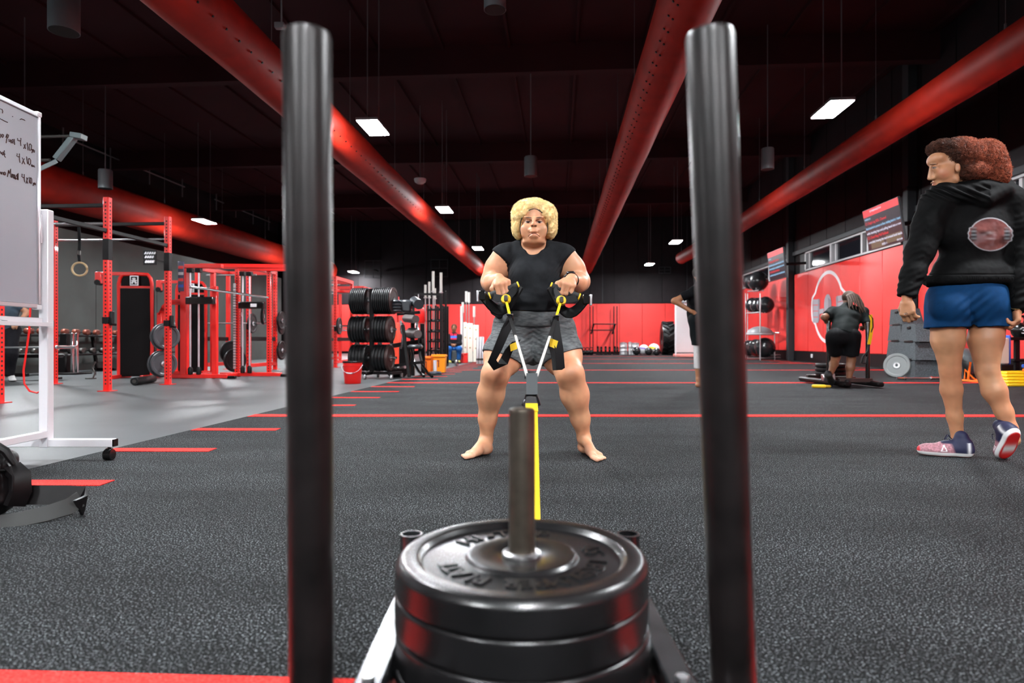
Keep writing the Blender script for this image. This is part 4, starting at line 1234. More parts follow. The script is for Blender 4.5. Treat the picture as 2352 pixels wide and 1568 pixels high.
# ------------------------------------------------------------------ upright barbells in a storage tower
st = thing('barbell_tower', 'black lattice tower storing upright barbells', 'barbell rack', at(995, 783, 17.0)*1.0)
st.location.z = 0
sx = st.location.x; sy = 17.0
for px in (983, 1001, 1017, 1024):
    x = at(px, 0, 17.0).x
    MB().bar((x, sy, 0), (x, sy, 1.62 if px < 1020 else 2.0), 0.05, 0.05, 0.004).bar((x, sy+0.5, 0), (x, sy+0.5, 1.62), 0.05, 0.05, 0.004).build('post', M_black, st, world=True)
for z in (0.12, 0.42, 0.66, 0.92, 1.2, 1.5):
    a = at(980, 0, 17.0).x; b = at(1025, 0, 17.0).x
    MB().bar((a, sy, z), (b, sy, z), 0.045, 0.045, 0.004).bar((a, sy+0.5, z+0.05), (b, sy+0.5, z+0.05), 0.045, 0.045, 0.004).build('rung', M_black, st, world=True)
MB().box(at(972, 0, 17).x, at(1026, 0, 17).x, sy-0.05, sy+0.55, 0, 0.06, 0.01).build('base', M_black, st, world=True)
for i, (px, yt, yb, r) in enumerate(((977, 653, 682, 0.030), (986, 646, 682, 0.030), (995, 622, 668, 0.036), (999, 661, 684, 0.030), (1013, 625, 670, 0.036), (1001, 786, 812, 0.03))):
    a = at(px, yt, 17.15); b = at(px, yb, 17.15)
    o = thing('barbell', ('shorter upright barbell at the left end of the storage tower', 'second upright barbell from the left in the storage tower', 'tallest upright barbell in the storage tower', 'low upright barbell beside the tallest one in the tower', 'tall upright barbell at the right of the storage tower', 'short bar sleeve low in the storage tower')[i], 'barbell', (a.x, a.y, 0.07), 0, 'barbells stored upright')
    MB().cyl((0, 0, 0), (0, 0, b.z-0.07), 0.0145, n=8).build('shaft', M_steel, o)
    MB().cyl((0, 0, b.z-0.07), (0, 0, a.z-0.07), r, n=12).build('sleeve', mat('pale_sleeve', (0.70, 0.70, 0.66), 0.4, 0.4), o)
    MB().cyl((0, 0, b.z-0.09), (0, 0, b.z-0.06), r*1.5, n=12).build('collar', M_steel, o)
# second group of uprights, white pole and boards
for i, (px, yt, yb, dd) in enumerate(((1060, 702, 816, 21), (1063, 693, 716, 21.3), (1071, 668, 702, 21.5), (1077, 670, 703, 21.5), (1089, 702, 770, 21))):
    a = at(px, yt, dd)
    o = thing('barbell', ('white capped pole standing by the seated person', 'pale bar behind the white capped pole', 'tall steel bar above the cream boards', 'steel bar next to the tall one above the cream boards', 'pale bar standing right of the cream boards')[i], 'barbell', (a.x, a.y, 0), 0, 'bars by the cream boards')
    MB().cyl((0, 0, 0), (0, 0, a.z-0.35), 0.02 if i else 0.04, n=8).build('shaft', M_white if i == 0 else M_steel, o)
    MB().cyl((0, 0, a.z-0.35), (0, 0, a.z), 0.045, n=12).build('sleeve', MATS['pale_sleeve'], o)
for i, (x0, x1, y0) in enumerate(((1064, 1073, 739), (1073, 1086, 741), (1086, 1100, 745))):
    a = at(x0, 0, 20.5).x; b = at(x1, 0, 20.5).x; z = at(0, y0, 20.5).z
    o = thing('cream_board', ('leftmost cream folding board with brass catches', 'middle cream folding board', 'rightmost cream folding board behind the woman\'s elbow')[i], 'board', ((a+b)/2, 20.5, 0), 0, 'cream boards leaning together')
    w = (b-a)/2-0.006
    MB().box(-w, w, -0.03, 0.03, 0.0, z, 0.01).build('board_panel', M_cream, o)
    for q in (0.35, 0.6, 0.85):
        MB().box(-0.02, 0.03, -0.04, -0.03, z*q, z*q+0.05, 0.004).build('catch', M_wood, o)
for k in range(3):
    a = at(1097+k*6, 772, 19.0)
    o = thing('chrome_roller', ('first', 'second', 'third')[k] + ' chrome tube in the cluster by the cream boards', 'tube', (a.x, a.y, 0), 0, 'chrome tubes')
    MB().lathe([(0.0, 0.0), (0.04, 0.0), (0.04, a.z-0.02), (0.03, a.z), (0.0, a.z)], 12).build('tube_body', M_alum, o)
    MB().lathe([(0.041, 0.1), (0.046, 0.1), (0.046, 0.16), (0.041, 0.16)], 12).build('ring', M_dsteel, o)
p = fl(1065, 832)
o = thing('toolbox', 'red toolbox on the floor by the seated person', 'toolbox', (p.x, p.y, 0))
MB().box(-0.13, 0.13, -0.15, 0.15, 0, 0.25, 0.01).build('case', M_redplastic, o)
MB().box(-0.135, 0.135, -0.155, 0.155, 0.25, 0.30, 0.012).build('lid', M_redplastic, o)
MB().tube([(-0.06, 0, 0.30), (-0.06, 0, 0.345), (0.06, 0, 0.345), (0.06, 0, 0.30)], 0.01, 6).build('handle', M_steel, o)
p = fl(1049, 839)
o = thing('hand_roller', 'small grey wheeled roller on the floor before the toolbox', 'ab wheel', (p.x, p.y, 0.085))
MB().lathe([(0.02, -0.025), (0.08, -0.025), (0.085, 0.0), (0.08, 0.025), (0.02, 0.025)], 20, (0,0,0), (1,-0.4,0)).build('wheel', M_steel, o)
MB().cyl((-0.13, 0.05, 0), (0.13, -0.05, 0), 0.016, n=10).build('handle', M_black, o)

# ------------------------------------------------------------------ along the far wall
DF = 33.2
# wall mounted pull-up frame
p = at(1385, 783, 34.0)
o = thing('wall_pull_up_frame', 'thin black double pull-up frame mounted on the red far wall', 'pull-up bar', (p.x, p.y, 0), -AX)
def wq(px, py, d=33.9): return at(px, py, d)
f = lambda nm, fn: (lambda mb: (fn(mb), mb.build(nm, M_black, o, world=True)))(MB())
f('bar', lambda b: b.cyl(wq(1362, 743, 33.2), wq(1415, 743, 33.2), 0.028, n=8))
f('bar', lambda b: b.cyl(wq(1356, 757, 32.7), wq(1410, 757, 32.7), 0.028, n=8))
for px in (1364, 1413):
    f('bracket', lambda b: b.bar(wq(px, 743, 33.2), wq(px-6, 765, 32.7), 0.07, 0.05).bar(wq(px, 743, 33.2), wq(px, 743, 34.3), 0.07, 0.05))
for px in (1355, 1362, 1410, 1417):
    f('post', lambda b: b.bar(wq(px, 702, 33.9), Vector((wq(px, 0, 33.9).x, 33.9, 0)), 0.045, 0.045))
def far_kb(label, px, d=31.8, s=1.0, m=None, grp='kettlebells along the far wall'):
    p = at(px, 0, d)
    o = thing('kettlebell', label, 'kettlebell', (p.x, p.y, 0), 0, grp)
    MB().lathe([(0.0, 0.0), (0.07*s, 0.0), (0.10*s, 0.04*s), (0.115*s, 0.10*s), (0.10*s, 0.16*s), (0.06*s, 0.20*s), (0.0, 0.21*s)], 16).build('bell', m or M_black, o)
    MB().tube([(-0.05*s, 0, 0.18*s), (-0.07*s, 0, 0.26*s), (-0.05*s, 0, 0.31*s), (0.05*s, 0, 0.31*s), (0.07*s, 0, 0.26*s), (0.05*s, 0, 0.18*s)], 0.017*s, 8).build('handle', m or M_black, o)
    return o
for k, px in enumerate((1340, 1349, 1358)):
    far_kb(('leftmost', 'second', 'third')[k] + ' black kettlebell in the row right of the squatting woman', px, 31.5, 1.15)
for k, px in enumerate((1373, 1381, 1391, 1400, 1412, 1418)):
    a = at(px, 0, 32.2)
    o = thing('sandbag_post', ('first', 'second', 'third', 'fourth', 'fifth', 'sixth')[k] + ' short black post under the wall pull-up frame', 'post', (a.x, a.y, 0), 0, 'short black posts at the far wall')
    MB().lathe([(0.0, 0.0), (0.10, 0.0), (0.10, 0.05), (0.05, 0.07), (0.055, 0.40-0.02*(k % 2)), (0.0, 0.44-0.02*(k % 2))], 12).build('post_body', M_black, o)
    MB().lathe([(0.056, 0.25), (0.064, 0.25), (0.064, 0.30), (0.056, 0.30)], 12).build('band', M_dsteel, o)
for k, (px, w, h) in enumerate(((1432, 0.19, 0.60), (1447, 0.10, 0.62), (1459, 0.19, 0.58))):
    a = at(px, 0, 32.0)
    o = thing('steel_keg', ('leftmost', 'slim middle', 'rightmost')[k] + ' silver steel keg standing at the far wall', 'keg', (a.x, a.y, 0), 0, 'steel kegs at the far wall')
    MB().lathe([(0.0, 0.0), (w, 0.0), (w*1.04, 0.04), (w, 0.08), (w, h*0.3), (w*1.05, h*0.34), (w, h*0.38), (w, h*0.62), (w*1.05, h*0.66), (w, h*0.7), (w, h-0.04), (w*1.04, h), (w*0.6, h)], 20).build('barrel', M_alum, o)
    MB().lathe([(0.0, h-0.02), (w*0.7, h-0.02), (w*0.7, h+0.02), (0.0, h+0.03)], 16).build('top', M_steel, o)
def ball(label, px, py, d, r, m, grp, m2=None, z=None):
    p = at(px, py, d)
    if z is not None: p.z = z
    o = thing('exercise_ball', label, 'ball', p, 0, grp)
    MB().ball((0, 0, 0), r, 28, 16).build('ball_skin', m, o)
    MB().lathe([(r*0.985, -r*0.18), (r*1.004, -r*0.17), (r*1.006, 0), (r*1.004, r*0.17), (r*0.985, r*0.18)], 28, (0,0,0), (0.3, 0.2, 1)).build('seam_band', m2 or m, o)
    return o
M_ballblk = mat('black_ball_vinyl', (0.016, 0.016, 0.018), 0.22)
ball('black medicine ball left of the white one by the kegs', 1462, 0, 31.2, 0.20, M_ballblk, 'balls at the far wall', z=0.20)
ball('white and purple medicine ball by the kegs', 1479, 0, 31.9, 0.25, M_white, 'balls at the far wall', mat('purple', (0.15, 0.10, 0.35), 0.5), z=0.26)
ball('black medicine ball between the white and the yellow ones', 1490, 0, 31.0, 0.19, M_ballblk, 'balls at the far wall', z=0.19)
ball('yellow and white exercise ball left of the tractor tyre', 1502, 0, 31.2, 0.28, M_white, 'balls at the far wall', M_yellow, z=0.28)
ball('dark ball in front of the yellow one at the far wall', 1508, 0, 30.2, 0.18, M_ballblk, 'balls at the far wall', z=0.18)
# tractor tyres
def tyre(label, px, d, R, w, rz):
    p = at(px, 0, d)
    o = thing('tractor_tyre', label, 'tyre', (p.x, p.y, R+0.02), rz, 'tractor tyres at the far wall')
    MB().lathe([(R*0.45, -w*0.42), (R*0.75, -w*0.5), (R*0.93, -w*0.46), (R*0.96, -w*0.3), (R*0.96, w*0.3), (R*0.93, w*0.46), (R*0.75, w*0.5), (R*0.45, w*0.42)], 40, (0,0,0), (1,0,0), closed=True).build('carcass', M_rubber, o)
    lug = MB().box(-0.0, w*0.5, -0.035, 0.035, 0, R*0.08, 0.006, Matrix.Rotation(0.6, 4, 'Z'))
    lm = lug.mesh('tread_lug', M_rubber, 0)
    for k in range(18):
        for s_ in (-1, 1):
            a = 2*math.pi*(k+(0.25 if s_ > 0 else -0.25))/18
            q = link('tread_lug', lm, o)
            q.rotation_euler = (a, 0, 0)
            if s_ < 0: q.scale = (-1, 1, 1)
            q.location = (0, -math.sin(a)*R*0.945, math.cos(a)*R*0.945)
    return o
tyre('large tractor tyre standing upright at the far wall', 1533, 31.5, 0.80, 0.62, -0.12)
tyre('second tractor tyre half hidden behind the large one', 1553, 33.0, 0.62, 0.45, -0.12)
# white rebound net
p = fl(1575, 818)
o = thing('rebound_net', 'tall white rebound net with a padded base behind the standing man', 'sports net', (p.x, 27.0, 0), 0.1)
x0 = at(1552, 0, 27).x - p.x; x1 = at(1640, 0, 27).x - p.x; zt = at(0, 690, 27).z
net = MB()
n = 26
for i in range(n+1):
    t = i/n; x = x0+(x1-x0)*t
    bow = lambda z: 0.25*math.sin(math.pi*min(1, z/zt))*math.sin(math.pi*t)
    net.tube([(x+0.10*(1-q/6)*(1-2*t)*-0.2, bow(zt*q/6), zt*q/6) for q in range(7)], 0.006, 3, caps=False)
for j in range(34):
    z = zt*j/33
    net.tube([(x0+(x1-x0)*q/6, 0.25*math.sin(math.pi*min(1, z/zt))*math.sin(math.pi*q/6), z) for q in range(7)], 0.006, 3, caps=False)
net.build('net_mesh', M_white, o, kind='stuff')
MB().box(x0, x1, -0.35, 0.4, 0.0, 0.14, 0.03).build('base_pad', mat('pink_pad', (0.75, 0.25, 0.22), 0.5), o)
fr = MB().cyl((x0, 0.05, 0.1), (x0, 0.05, zt), 0.03, n=8).cyl((x1, 0.05, 0.1), (x1, 0.05, zt), 0.03, n=8).cyl((x0, 0.05, zt), (x1, 0.05, zt), 0.03, n=8)
fr.build('frame', M_white, o)
MB().box(x0+0.05, x1-0.05, 0.30, 0.32, 0.2, zt-0.1, 0.005).build('back_sheet', mat('white_sheet', (0.66, 0.60, 0.60), 0.7), o)
# ------------------------------------------------------------------ screens
M_bezel = mat('screen_bezel', (0.05, 0.055, 0.06), 0.3)
M_scr = mat('screen_dark', (0.003, 0.002, 0.003), 0.3, emit=lin(40, 22, 38), es=0.10, spec=0.15)
M_sred = mat('screen_red', (0.05, 0.004, 0.004), 0.4, spec=0.15, emit=lin(255, 52, 60), es=0.155)
M_sblue = mat('screen_blue_text', (0.02, 0.04, 0.06), 0.4, emit=lin(150, 205, 245), es=0.155)
M_swhite = mat('screen_white_text', (0.05, 0.05, 0.05), 0.4, emit=lin(225, 225, 250), es=0.155)
M_sbrown = mat('screen_brown', (0.02, 0.015, 0.01), 0.4, spec=0.15, emit=lin(120, 92, 68), es=0.12)
M_smaroon = mat('screen_maroon', (0.006, 0.002, 0.002), 0.4, spec=0.15, emit=lin(70, 12, 22), es=0.12)
def tv(label, px, py, d, w, h, tilt, lines, photo):
    p = at(px, py, d)
    o = thing('wall_screen', label, 'television', p)
    # local frame: x along the hall towards the camera, y up the screen, z out of the screen (into the room)
    xa = (hall(0, -1) - hall(0, 0)).normalized()
    n0 = (hall(-1, 0) - hall(0, 0)).normalized()
    za = (n0*math.cos(tilt) + Vector((0, 0, -1))*math.sin(tilt)).normalized()
    ya = za.cross(xa).normalized()
    M = Matrix(((xa.x, ya.x, za.x, 0), (xa.y, ya.y, za.y, 0), (xa.z, ya.z, za.z, 0), (0, 0, 0, 1)))
    def bx(name, m, x0, x1, y0, y1, z0, z1, par=None, bev=0.0):
        return MB().box(x0, x1, y0, y1, z0, z1, bev, M).build(name, m, par or o, smooth=0)
    bx('casing', M_bezel, -w/2, w/2, -h/2, h/2, -0.05, 0.0, bev=0.008)
    scn = bx('display', M_scr, -w/2+0.015, w/2-0.015, -h/2+0.02, h/2-0.015, 0.0, 0.002)
    bx('header_bar', M_sred, -w/2+0.015, w/2-0.015, h/2-0.17*h/0.93, h/2-0.018, 0.002, 0.003, scn)
    if photo:
        bx('picture_floor', M_smaroon, -w/2+0.016, w/2-0.016, -h/2+0.02, h*0.0, 0.0021, 0.0026, scn)
        bx('picture_floor', M_sbrown, -w/2+0.16, -w*0.02, -h/2+0.02, -h*0.29, 0.0027, 0.003, scn)
        bx('picture_floor', M_sbrown, w*0.03, w/2-0.10, -h/2+0.05, -h*0.26, 0.0027, 0.003, scn)
    for txt, y, sz, m, fit, x in lines:
        T = M @ Matrix.Translation((x if x is not None else -w/2+0.05, y*h, 0.0036))
        text_obj('screen_text', txt, sz, m, scn, T, extrude=0.0006, fit=fit)
    arm = MB()
    arm.bar((0, 0, 0), Vector((0, 0, 0)) - n0*0.9 + Vector((0, 0, 0.05)), 0.08, 0.08)
    arm.build('wall_arm', M_black, o, smooth=0)
    return o
W1, H1 = 1.55, 0.93
tv('large wall screen with red header beside the hooded woman', 2027, 516, 14.0, W1, H1, 0.16,
   [('videos', 0.235, 0.075, M_sblue, 0.26, None), ('C1: Single Leg RDL, Chained', 0.125, 0.085, M_sred, 0.92, None),
    ('Band attached to person on floor, holding band in 1 hand', 0.005, 0.080, M_sblue, 1.46, None), ('while bending hips and pulling band into a row', -0.115, 0.080, M_swhite, 1.46, None),
    ('C2: Dead Bug Pull Rollout', -0.225, 0.085, M_sred, 0.92, None), ('controlled, bracing the band around both hands', -0.335, 0.080, M_swhite, 1.44, None),
    ('WEEK 4', -0.455, 0.07, M_swhite, 0.22, -0.15), ('00:12:40', -0.455, 0.06, M_swhite, 0.22, 0.48), ('STRENGTH', 0.40, 0.06, M_swhite, 0.5, -0.45)], True)
tv('smaller far wall screen with blue text above the ball rack', 1783, 607, 20.1, 1.45, 0.93, 0.10,
   [('videos', 0.235, 0.075, M_sblue, 0.26, None), ('C1: Single Leg RDL, Chained', 0.125, 0.085, M_sred, 0.92, None),
    ('Band attached to person on floor, holding band in 1 hand', 0.005, 0.085, M_sblue, 1.35, None), ('while bending hips and pulling band into a row', -0.115, 0.085, M_sblue, 1.35, None),
    ('C2: Dead Bug Pull Rollout', -0.225, 0.085, M_sred, 0.92, None), ('controlled, bracing the band around both hands', -0.335, 0.085, M_sblue, 1.35, None)], False)
# ------------------------------------------------------------------ painted emblem on the wall pads
em = thing('wall_emblem', 'white ring emblem with grey fists painted on the red wall pads', 'emblem', hall(UR-0.05, 19.95, 1.70), -AX)
# local: x out of the wall is -u ; build in y (along hall) and z
M_emw = mat('emblem_white', (0.78, 0.72, 0.74), 0.5)
M_emg = mat('emblem_grey', (0.34, 0.32, 0.36), 0.5)
M_emg2 = mat('emblem_dark_grey', (0.22, 0.20, 0.23), 0.5)
def flat(name, poly, m, x, par=None):
    n = len(poly)
    mb = MB()
    mb.add([(x, y, z) for y, z in poly] + [(x+0.004, y, z) for y, z in poly], [tuple(range(n)), tuple(range(n, 2*n))[::-1]] + [(i, (i+1) % n, n+(i+1) % n, n+i) for i in range(n)])
    return mb.build(name, m, par or em, smooth=0)
ring = MB()
N = 64
def rad(t):                                                   # the ring bulges round the two fists
    s_ = abs(math.cos(t))
    return 1.10 + (0.17 if s_ > 0.955 else 0.17*max(0, (s_-0.90)/0.055))
vs, fs = [], []
for i in range(N):
    t = 2*math.pi*i/N
    for rr in (rad(t), rad(t)-0.105):
        vs.append((-0.004, rr*math.cos(t), rr*math.sin(t))); vs.append((0.0, rr*math.cos(t), rr*math.sin(t)))
for i in range(N):
    a, b = 4*i, 4*((i+1) % N)
    fs += [(a, b, b+2, a+2), (a+1, a, b, b+1)[::-1], (a+2, b+2, b+3, a+3)]
ring.add(vs, fs); ring.build('ring', M_emw, em, smooth=0)
def fist(cy, s_):
    for k in range(4):
        z = 0.28 - k*0.19
        flat('finger', [(cy-0.22*s_, z), (cy+0.18*s_, z+0.02), (cy+0.20*s_, z-0.15), (cy-0.20*s_, z-0.165)], M_emg, -0.006)
    flat('fist_shade', [(cy-0.34*s_, 0.26), (cy-0.22*s_, 0.30), (cy-0.20*s_, -0.45), (cy-0.30*s_, -0.36)], M_emg2, -0.006)
fist(0.92, 1); fist(-0.92, -1)
flat('centre_oval', [(0.26*math.cos(t), 0.05+0.34*math.sin(t)) for t in [2*math.pi*i/24 for i in range(24)]], M_emg, -0.006)
flat('centre_shade', [(-0.05, -0.05), (-0.22, 0.0), (-0.22, 0.2), (-0.05, 0.28)], M_emg2, -0.011)
flat('centre_shine', [(0.05+0.14*math.cos(t), -0.36+0.12*math.sin(t)) for t in [2*math.pi*i/16 for i in range(16)]], M_emw, -0.006)
flat('wrist_bar', [(-0.70, -0.05), (-0.28, -0.02), (-0.28, -0.16), (-0.70, -0.2)], M_emg, -0.0055)
flat('wrist_bar', [(0.70, -0.05), (0.28, -0.02), (0.28, -0.16), (0.70, -0.2)], M_emg, -0.0055)
# wall fittings
o = thing('wall_socket', 'small white wall socket on the dark baseboard', 'socket', hall(UR-0.035, 21.2, 0.2), -AX)
MB().box(-0.012, 0.0, -0.07, 0.07, -0.06, 0.06, 0.004).build('face_plate', M_white, o)
MB().box(-0.015, -0.011, -0.03, 0.03, -0.03, 0.03, 0.002).build('outlet', M_greyframe, o)
# ------------------------------------------------------------------ exercise ball rack
DB = 23.0
o = thing('ball_rack', 'tall steel rack holding large black exercise balls by the wall', 'ball rack', at(1747, 783, DB), -AX)
o.location.z = 0
def bq(px, py, d=DB): return at(px, py, d)
for px, d in ((1717, 25.0), (1746, 22.5), (1779, 22.9), (1712, 24.9), (1768, 24.8)):
    top = bq(px, 672 if px < 1770 else 766, d)
    MB().cyl((top.x, top.y, 0), top, 0.022, n=8).build('post', M_steel, o, world=True)
for py, a, b in ((666, 1718, 1741), (716, 1715, 1745), (763, 1715, 1779), (814, 1716, 1780), (820, 1716, 1780)):
    MB().cyl(bq(a, py+2, 24.9), bq(b, py, 22.5), 0.026, n=8).cyl(bq(a+12, py+2, 25.0), bq(b+12, py, 22.9), 0.026, n=8).build('shelf_tube', M_steel, o, world=True)
for i, (px, py, r, d) in enumerate(((1723, 646, 0.28, 24.1), (1741, 645, 0.36, 23.2), (1729, 699, 0.28, 24.5), (1741, 700, 0.29, 23.8), (1758, 699, 0.30, 23.0), (1722, 798, 0.31, 24.6), (1738, 797, 0.32, 23.85), (1757, 797, 0.36, 23.0))):
    labs = ('small black ball at the left end of the top rack shelf', 'large black exercise ball on the top rack shelf below the screen', 'left black ball on the middle rack shelf', 'middle black ball on the middle rack shelf', 'right black ball on the middle rack shelf', 'left black ball on the bottom rack shelf', 'middle black ball on the bottom rack shelf', 'large right black ball on the bottom rack shelf')
    ball(labs[i], px, py, d, r, M_ballblk, 'exercise balls on the rack')
p = at(1745, 765, 22.9)
h_ = thing('balance_dome', 'grey half-ball balance dome on the third rack shelf', 'balance dome', p)
MB().lathe([(0.46, 0.0), (0.44, 0.06), (0.36, 0.16), (0.22, 0.23), (0.08, 0.26), (0.0, 0.262)], 32).build('dome', mat('dome_grey', (0.20, 0.20, 0.21), 0.4), h_)
MB().lathe([(0.0, -0.05), (0.44, -0.05), (0.47, -0.02), (0.46, 0.0), (0.0, 0.0)], 32).build('base_disc', M_greyframe, h_)
# ------------------------------------------------------------------ stacking plyo boxes
M_plyo = mat('speckled_plyo', (0.062, 0.071, 0.078), 0.7, spec=0.2, noise=(60, 0.5))
M_plyo2 = mat('dark_plyo_end', (0.105, 0.118, 0.130), 0.65, noise=(60, 0.5))
def plyo(label, px, pyb, ptop, pw, depth, nmod, slot_px=None):
    b = fl(px, pyb); d = b.y
    w = pw/FOC*d; H = at(px, ptop, d).z
    o = thing('plyo_box', label, 'plyo box', b, -0.10, 'grey stacking plyo boxes')
    taper = 0.16*H
    zs = [0]+[H*(k+1)/nmod for k in range(nmod)] if nmod > 1 else [0, H]
    for k in range(len(zs)-1):
        z0, z1 = zs[k], zs[k+1]-0.006
        def sec(z, s_=0.0): 
            q = taper*z/H
            return -w/2-0.16*H*0.3+q*0.3-s_, w/2+0.16*H*0.3-q*0.3+s_, -s_, depth+0.3*taper-q*0.3+s_
        a = sec(z0, 0.012 if k < len(zs)-2 else 0.006); c = sec(z1)
        mb = MB()
        mb.add([(a[0], a[2], z0), (a[1], a[2], z0), (a[1], a[3], z0), (a[0], a[3], z0), (c[0], c[2]+z1*0.10, z1), (c[1], c[2]+z1*0.10, z1), (c[1], c[3], z1), (c[0], c[3], z1)],
               [(3,2,1,0),(4,5,6,7),(0,1,5,4),(1,2,6,5),(2,3,7,6),(3,0,4,7)])
        # shift the foot forward so the front face leans back
        m = mb.build('box_module', M_plyo, o, smooth=0)
        zc = z1 - 0.07
        if k == len(zs)-2:
            MB().box(c[0]-0.02, c[0]+0.03, depth*0.40, depth*0.40+0.13, zc-0.028, zc+0.028, 0.012).build('hand_slot', M_black, m)
        if k > 0 or nmod == 1:
            MB().box(-w*0.32, w*0.34, z0*0.10-0.02, z0*0.10+0.02, z0-0.018, z0+0.022, 0.004).build('notch', M_black, m)
            MB().box(a[0]-0.004, a[0]+0.05, 0.12, depth-0.12, z0-0.018, z0+0.022, 0.004).build('notch', M_black, m)
    return o
plyo('tallest stack of grey speckled plyo boxes by the wall', 2098, 857, 706, 42, 0.55, 4)
plyo('middle stack of grey plyo boxes with a plate leaning on it', 2130, 868, 741, 42, 0.55, 3)
plyo('low single grey plyo box beside the hooded woman\'s leg', 2186, 869, 800, 44, 0.50, 1)
p = at(2060, 0, 11.72)
disc('grey weight plate leaning against the plyo boxes', (p.x, p.y, 0.222), (-0.72, -0.67, 0.20), r=0.225, t=0.045, m=mat('pale_grey_plate', (0.17, 0.18, 0.18), 0.4, 0.3))
a = fl(2060, 872); b = fl(2156, 872)
barbell('short chrome bar lying on the turf before the plyo boxes', (a.x, a.y, 0.036), (b.x, b.y, 0.036), None)
# ------------------------------------------------------------------ right edge: ball, hurdles, steps, kettlebell shelf
p = fl(2217, 868)
o = ball('dark grey exercise ball seen between the hooded woman\'s legs', 2217, 0, p.y+0.2, 0.27, mat('grey_ball', (0.07, 0.08, 0.085), 0.35), None, z=0.27)
def hurdle(label, pts, r, m, d):
    P = [at(x, y, d) for x, y in pts]
    o = thing('mini_hurdle', label, 'hurdle', (P[0].x, P[0].y, 0), 0)
    MB().tube(P, r, 8).build('tube_frame', m, o, world=True)
    lo = min(q.z for q in P)
    MB().bar((P[0].x-0.02, P[0].y-0.25, 0.02), (P[0].x-0.02, P[0].y+0.25, 0.02), 0.035, 0.035, 0.005).build('foot_bar', m, o, world=True)
    MB().tube([P[-1], P[-1]+Vector((0.02, 0.25, 0)), (P[0].x+0.12, P[0].y+0.3, P[1].z), (P[0].x+0.12, P[0].y+0.3, 0.03)], r, 8).build('tube_frame', m, o, world=True)
hurdle('bright orange mini hurdle behind the hooded woman\'s knees', [(2229, 830), (2226, 850), (2224, 868), (2228, 876), (2252, 874), (2262, 873)], 0.018, M_orange, 10.4)
p = fl(2330, 886)
for k in range(5):
    o = thing('agility_hurdle', ('lowest', 'second', 'third', 'fourth', 'topmost')[k] + ' yellow hurdle in the flat stack at the right edge', 'hurdle', (p.x+0.02*k, p.y+0.04*k, 0.02+k*0.042), 0.03*k, 'stacked yellow hurdles')
    MB().bar((-0.10, 0, 0), (0.62, 0, 0), 0.04, 0.036, 0.008).bar((-0.10, 0.30, 0), (0.62, 0.30, 0), 0.04, 0.036, 0.008).build('rail', M_yellow, o)
    MB().bar((-0.08, 0, 0), (-0.08, 0.30, 0), 0.04, 0.036, 0.008).bar((0.60, 0, 0), (0.60, 0.30, 0), 0.04, 0.036, 0.008).build('end_bar', M_yellow, o)
ks = thing('kettlebell_shelf', 'black two-tier kettlebell shelf at the right edge', 'shelf', Vector((at(2338, 0, 10.35).x, 10.35, 0)), -AX)
kz = at(0, 773, 10.3).z
MB().box(-0.30, 0.42, -0.22, 0.22, kz-0.05, kz, 0.006).build('top_shelf', M_black, ks)
MB().box(-0.20, 0.42, -0.22, 0.22, 0.34, 0.38, 0.006).build('low_shelf', M_black, ks)
for x in (-0.12, 0.38):
    MB().bar((x, -0.15, 0), (x, -0.15, kz-0.05), 0.07, 0.05, 0.004).bar((x, 0.15, 0), (x, 0.15, kz-0.05), 0.07, 0.05, 0.004).build('leg', M_black, ks)
MB().cyl((-0.12, -0.2, kz+0.33), (0.42, -0.2, kz+0.33), 0.018, n=10).cyl((0.40, -0.2, kz), (0.40, -0.2, kz+0.33), 0.015, n=8).build('guard_rail', M_black, ks)
kw = pmat(ks) @ Vector((0.0, -0.05, kz))
kb = thing('kettlebell', 'black kettlebell marked 3 on the shelf by the hooded woman\'s hand', 'kettlebell', kw)
MB().lathe([(0.0, 0.0), (0.08, 0.0), (0.115, 0.05), (0.13, 0.11), (0.115, 0.18), (0.07, 0.225), (0.0, 0.24)], 28).build('bell', M_blackgloss, kb)
MB().tube([(-0.06, 0, 0.20), (-0.08, 0, 0.28), (-0.06, 0, 0.335), (0.06, 0, 0.335), (0.08, 0, 0.28), (0.06, 0, 0.20)], 0.018, 10).build('handle', M_blackgloss, kb)
T = Matrix.Translation((-0.085, -0.122, 0.055)) @ Matrix.Rotation(math.radians(-20), 4, 'Z') @ Matrix.Rotation(math.pi/2, 4, 'X')
text_obj('number_mark', '3', 0.15, M_white, kb, T, extrude=0.004)
kw2 = pmat(ks) @ Vector((0.26, -0.02, kz))
kb2 = copy_tree(kb); kb2.location = kw2; tag(kb2, 'second black kettlebell on the shelf at the picture edge')
st_ = Vector((at(2292, 0, 10.15).x, 10.15, 0))
o = thing('foam_block', 'cream foam block with blue edge leaning under the kettlebell shelf', 'foam block', (st_.x+0.06, st_.y-0.02, 0.30), 0.1)
MB().box(-0.12, 0.08, -0.05, 0.03, 0, 0.42, 0.02).build('block', M_cream, o)
MB().box(0.08, 0.11, -0.04, 0.05, 0, 0.46, 0.008).build('edge_strip', M_blue, o)
MB().box(-0.12, 0.10, -0.10, 0.10, -0.298, -0.002, 0.01).build('plinth', M_black, o)
o = thing('step_platform', 'blue step platform with orange feet at the right edge', 'step', (st_.x+0.32, st_.y-0.38, 0.0), 0.05)
MB().box(-0.16, 0.5, -0.13, 0.13, 0.25, 0.31, 0.015).build('deck', M_blue, o)
for x in (-0.08, 0.42):
    MB().box(x-0.07, x+0.07, -0.13, 0.13, 0, 0.248, 0.02).build('riser', M_orange if x < 0 else M_black, o)

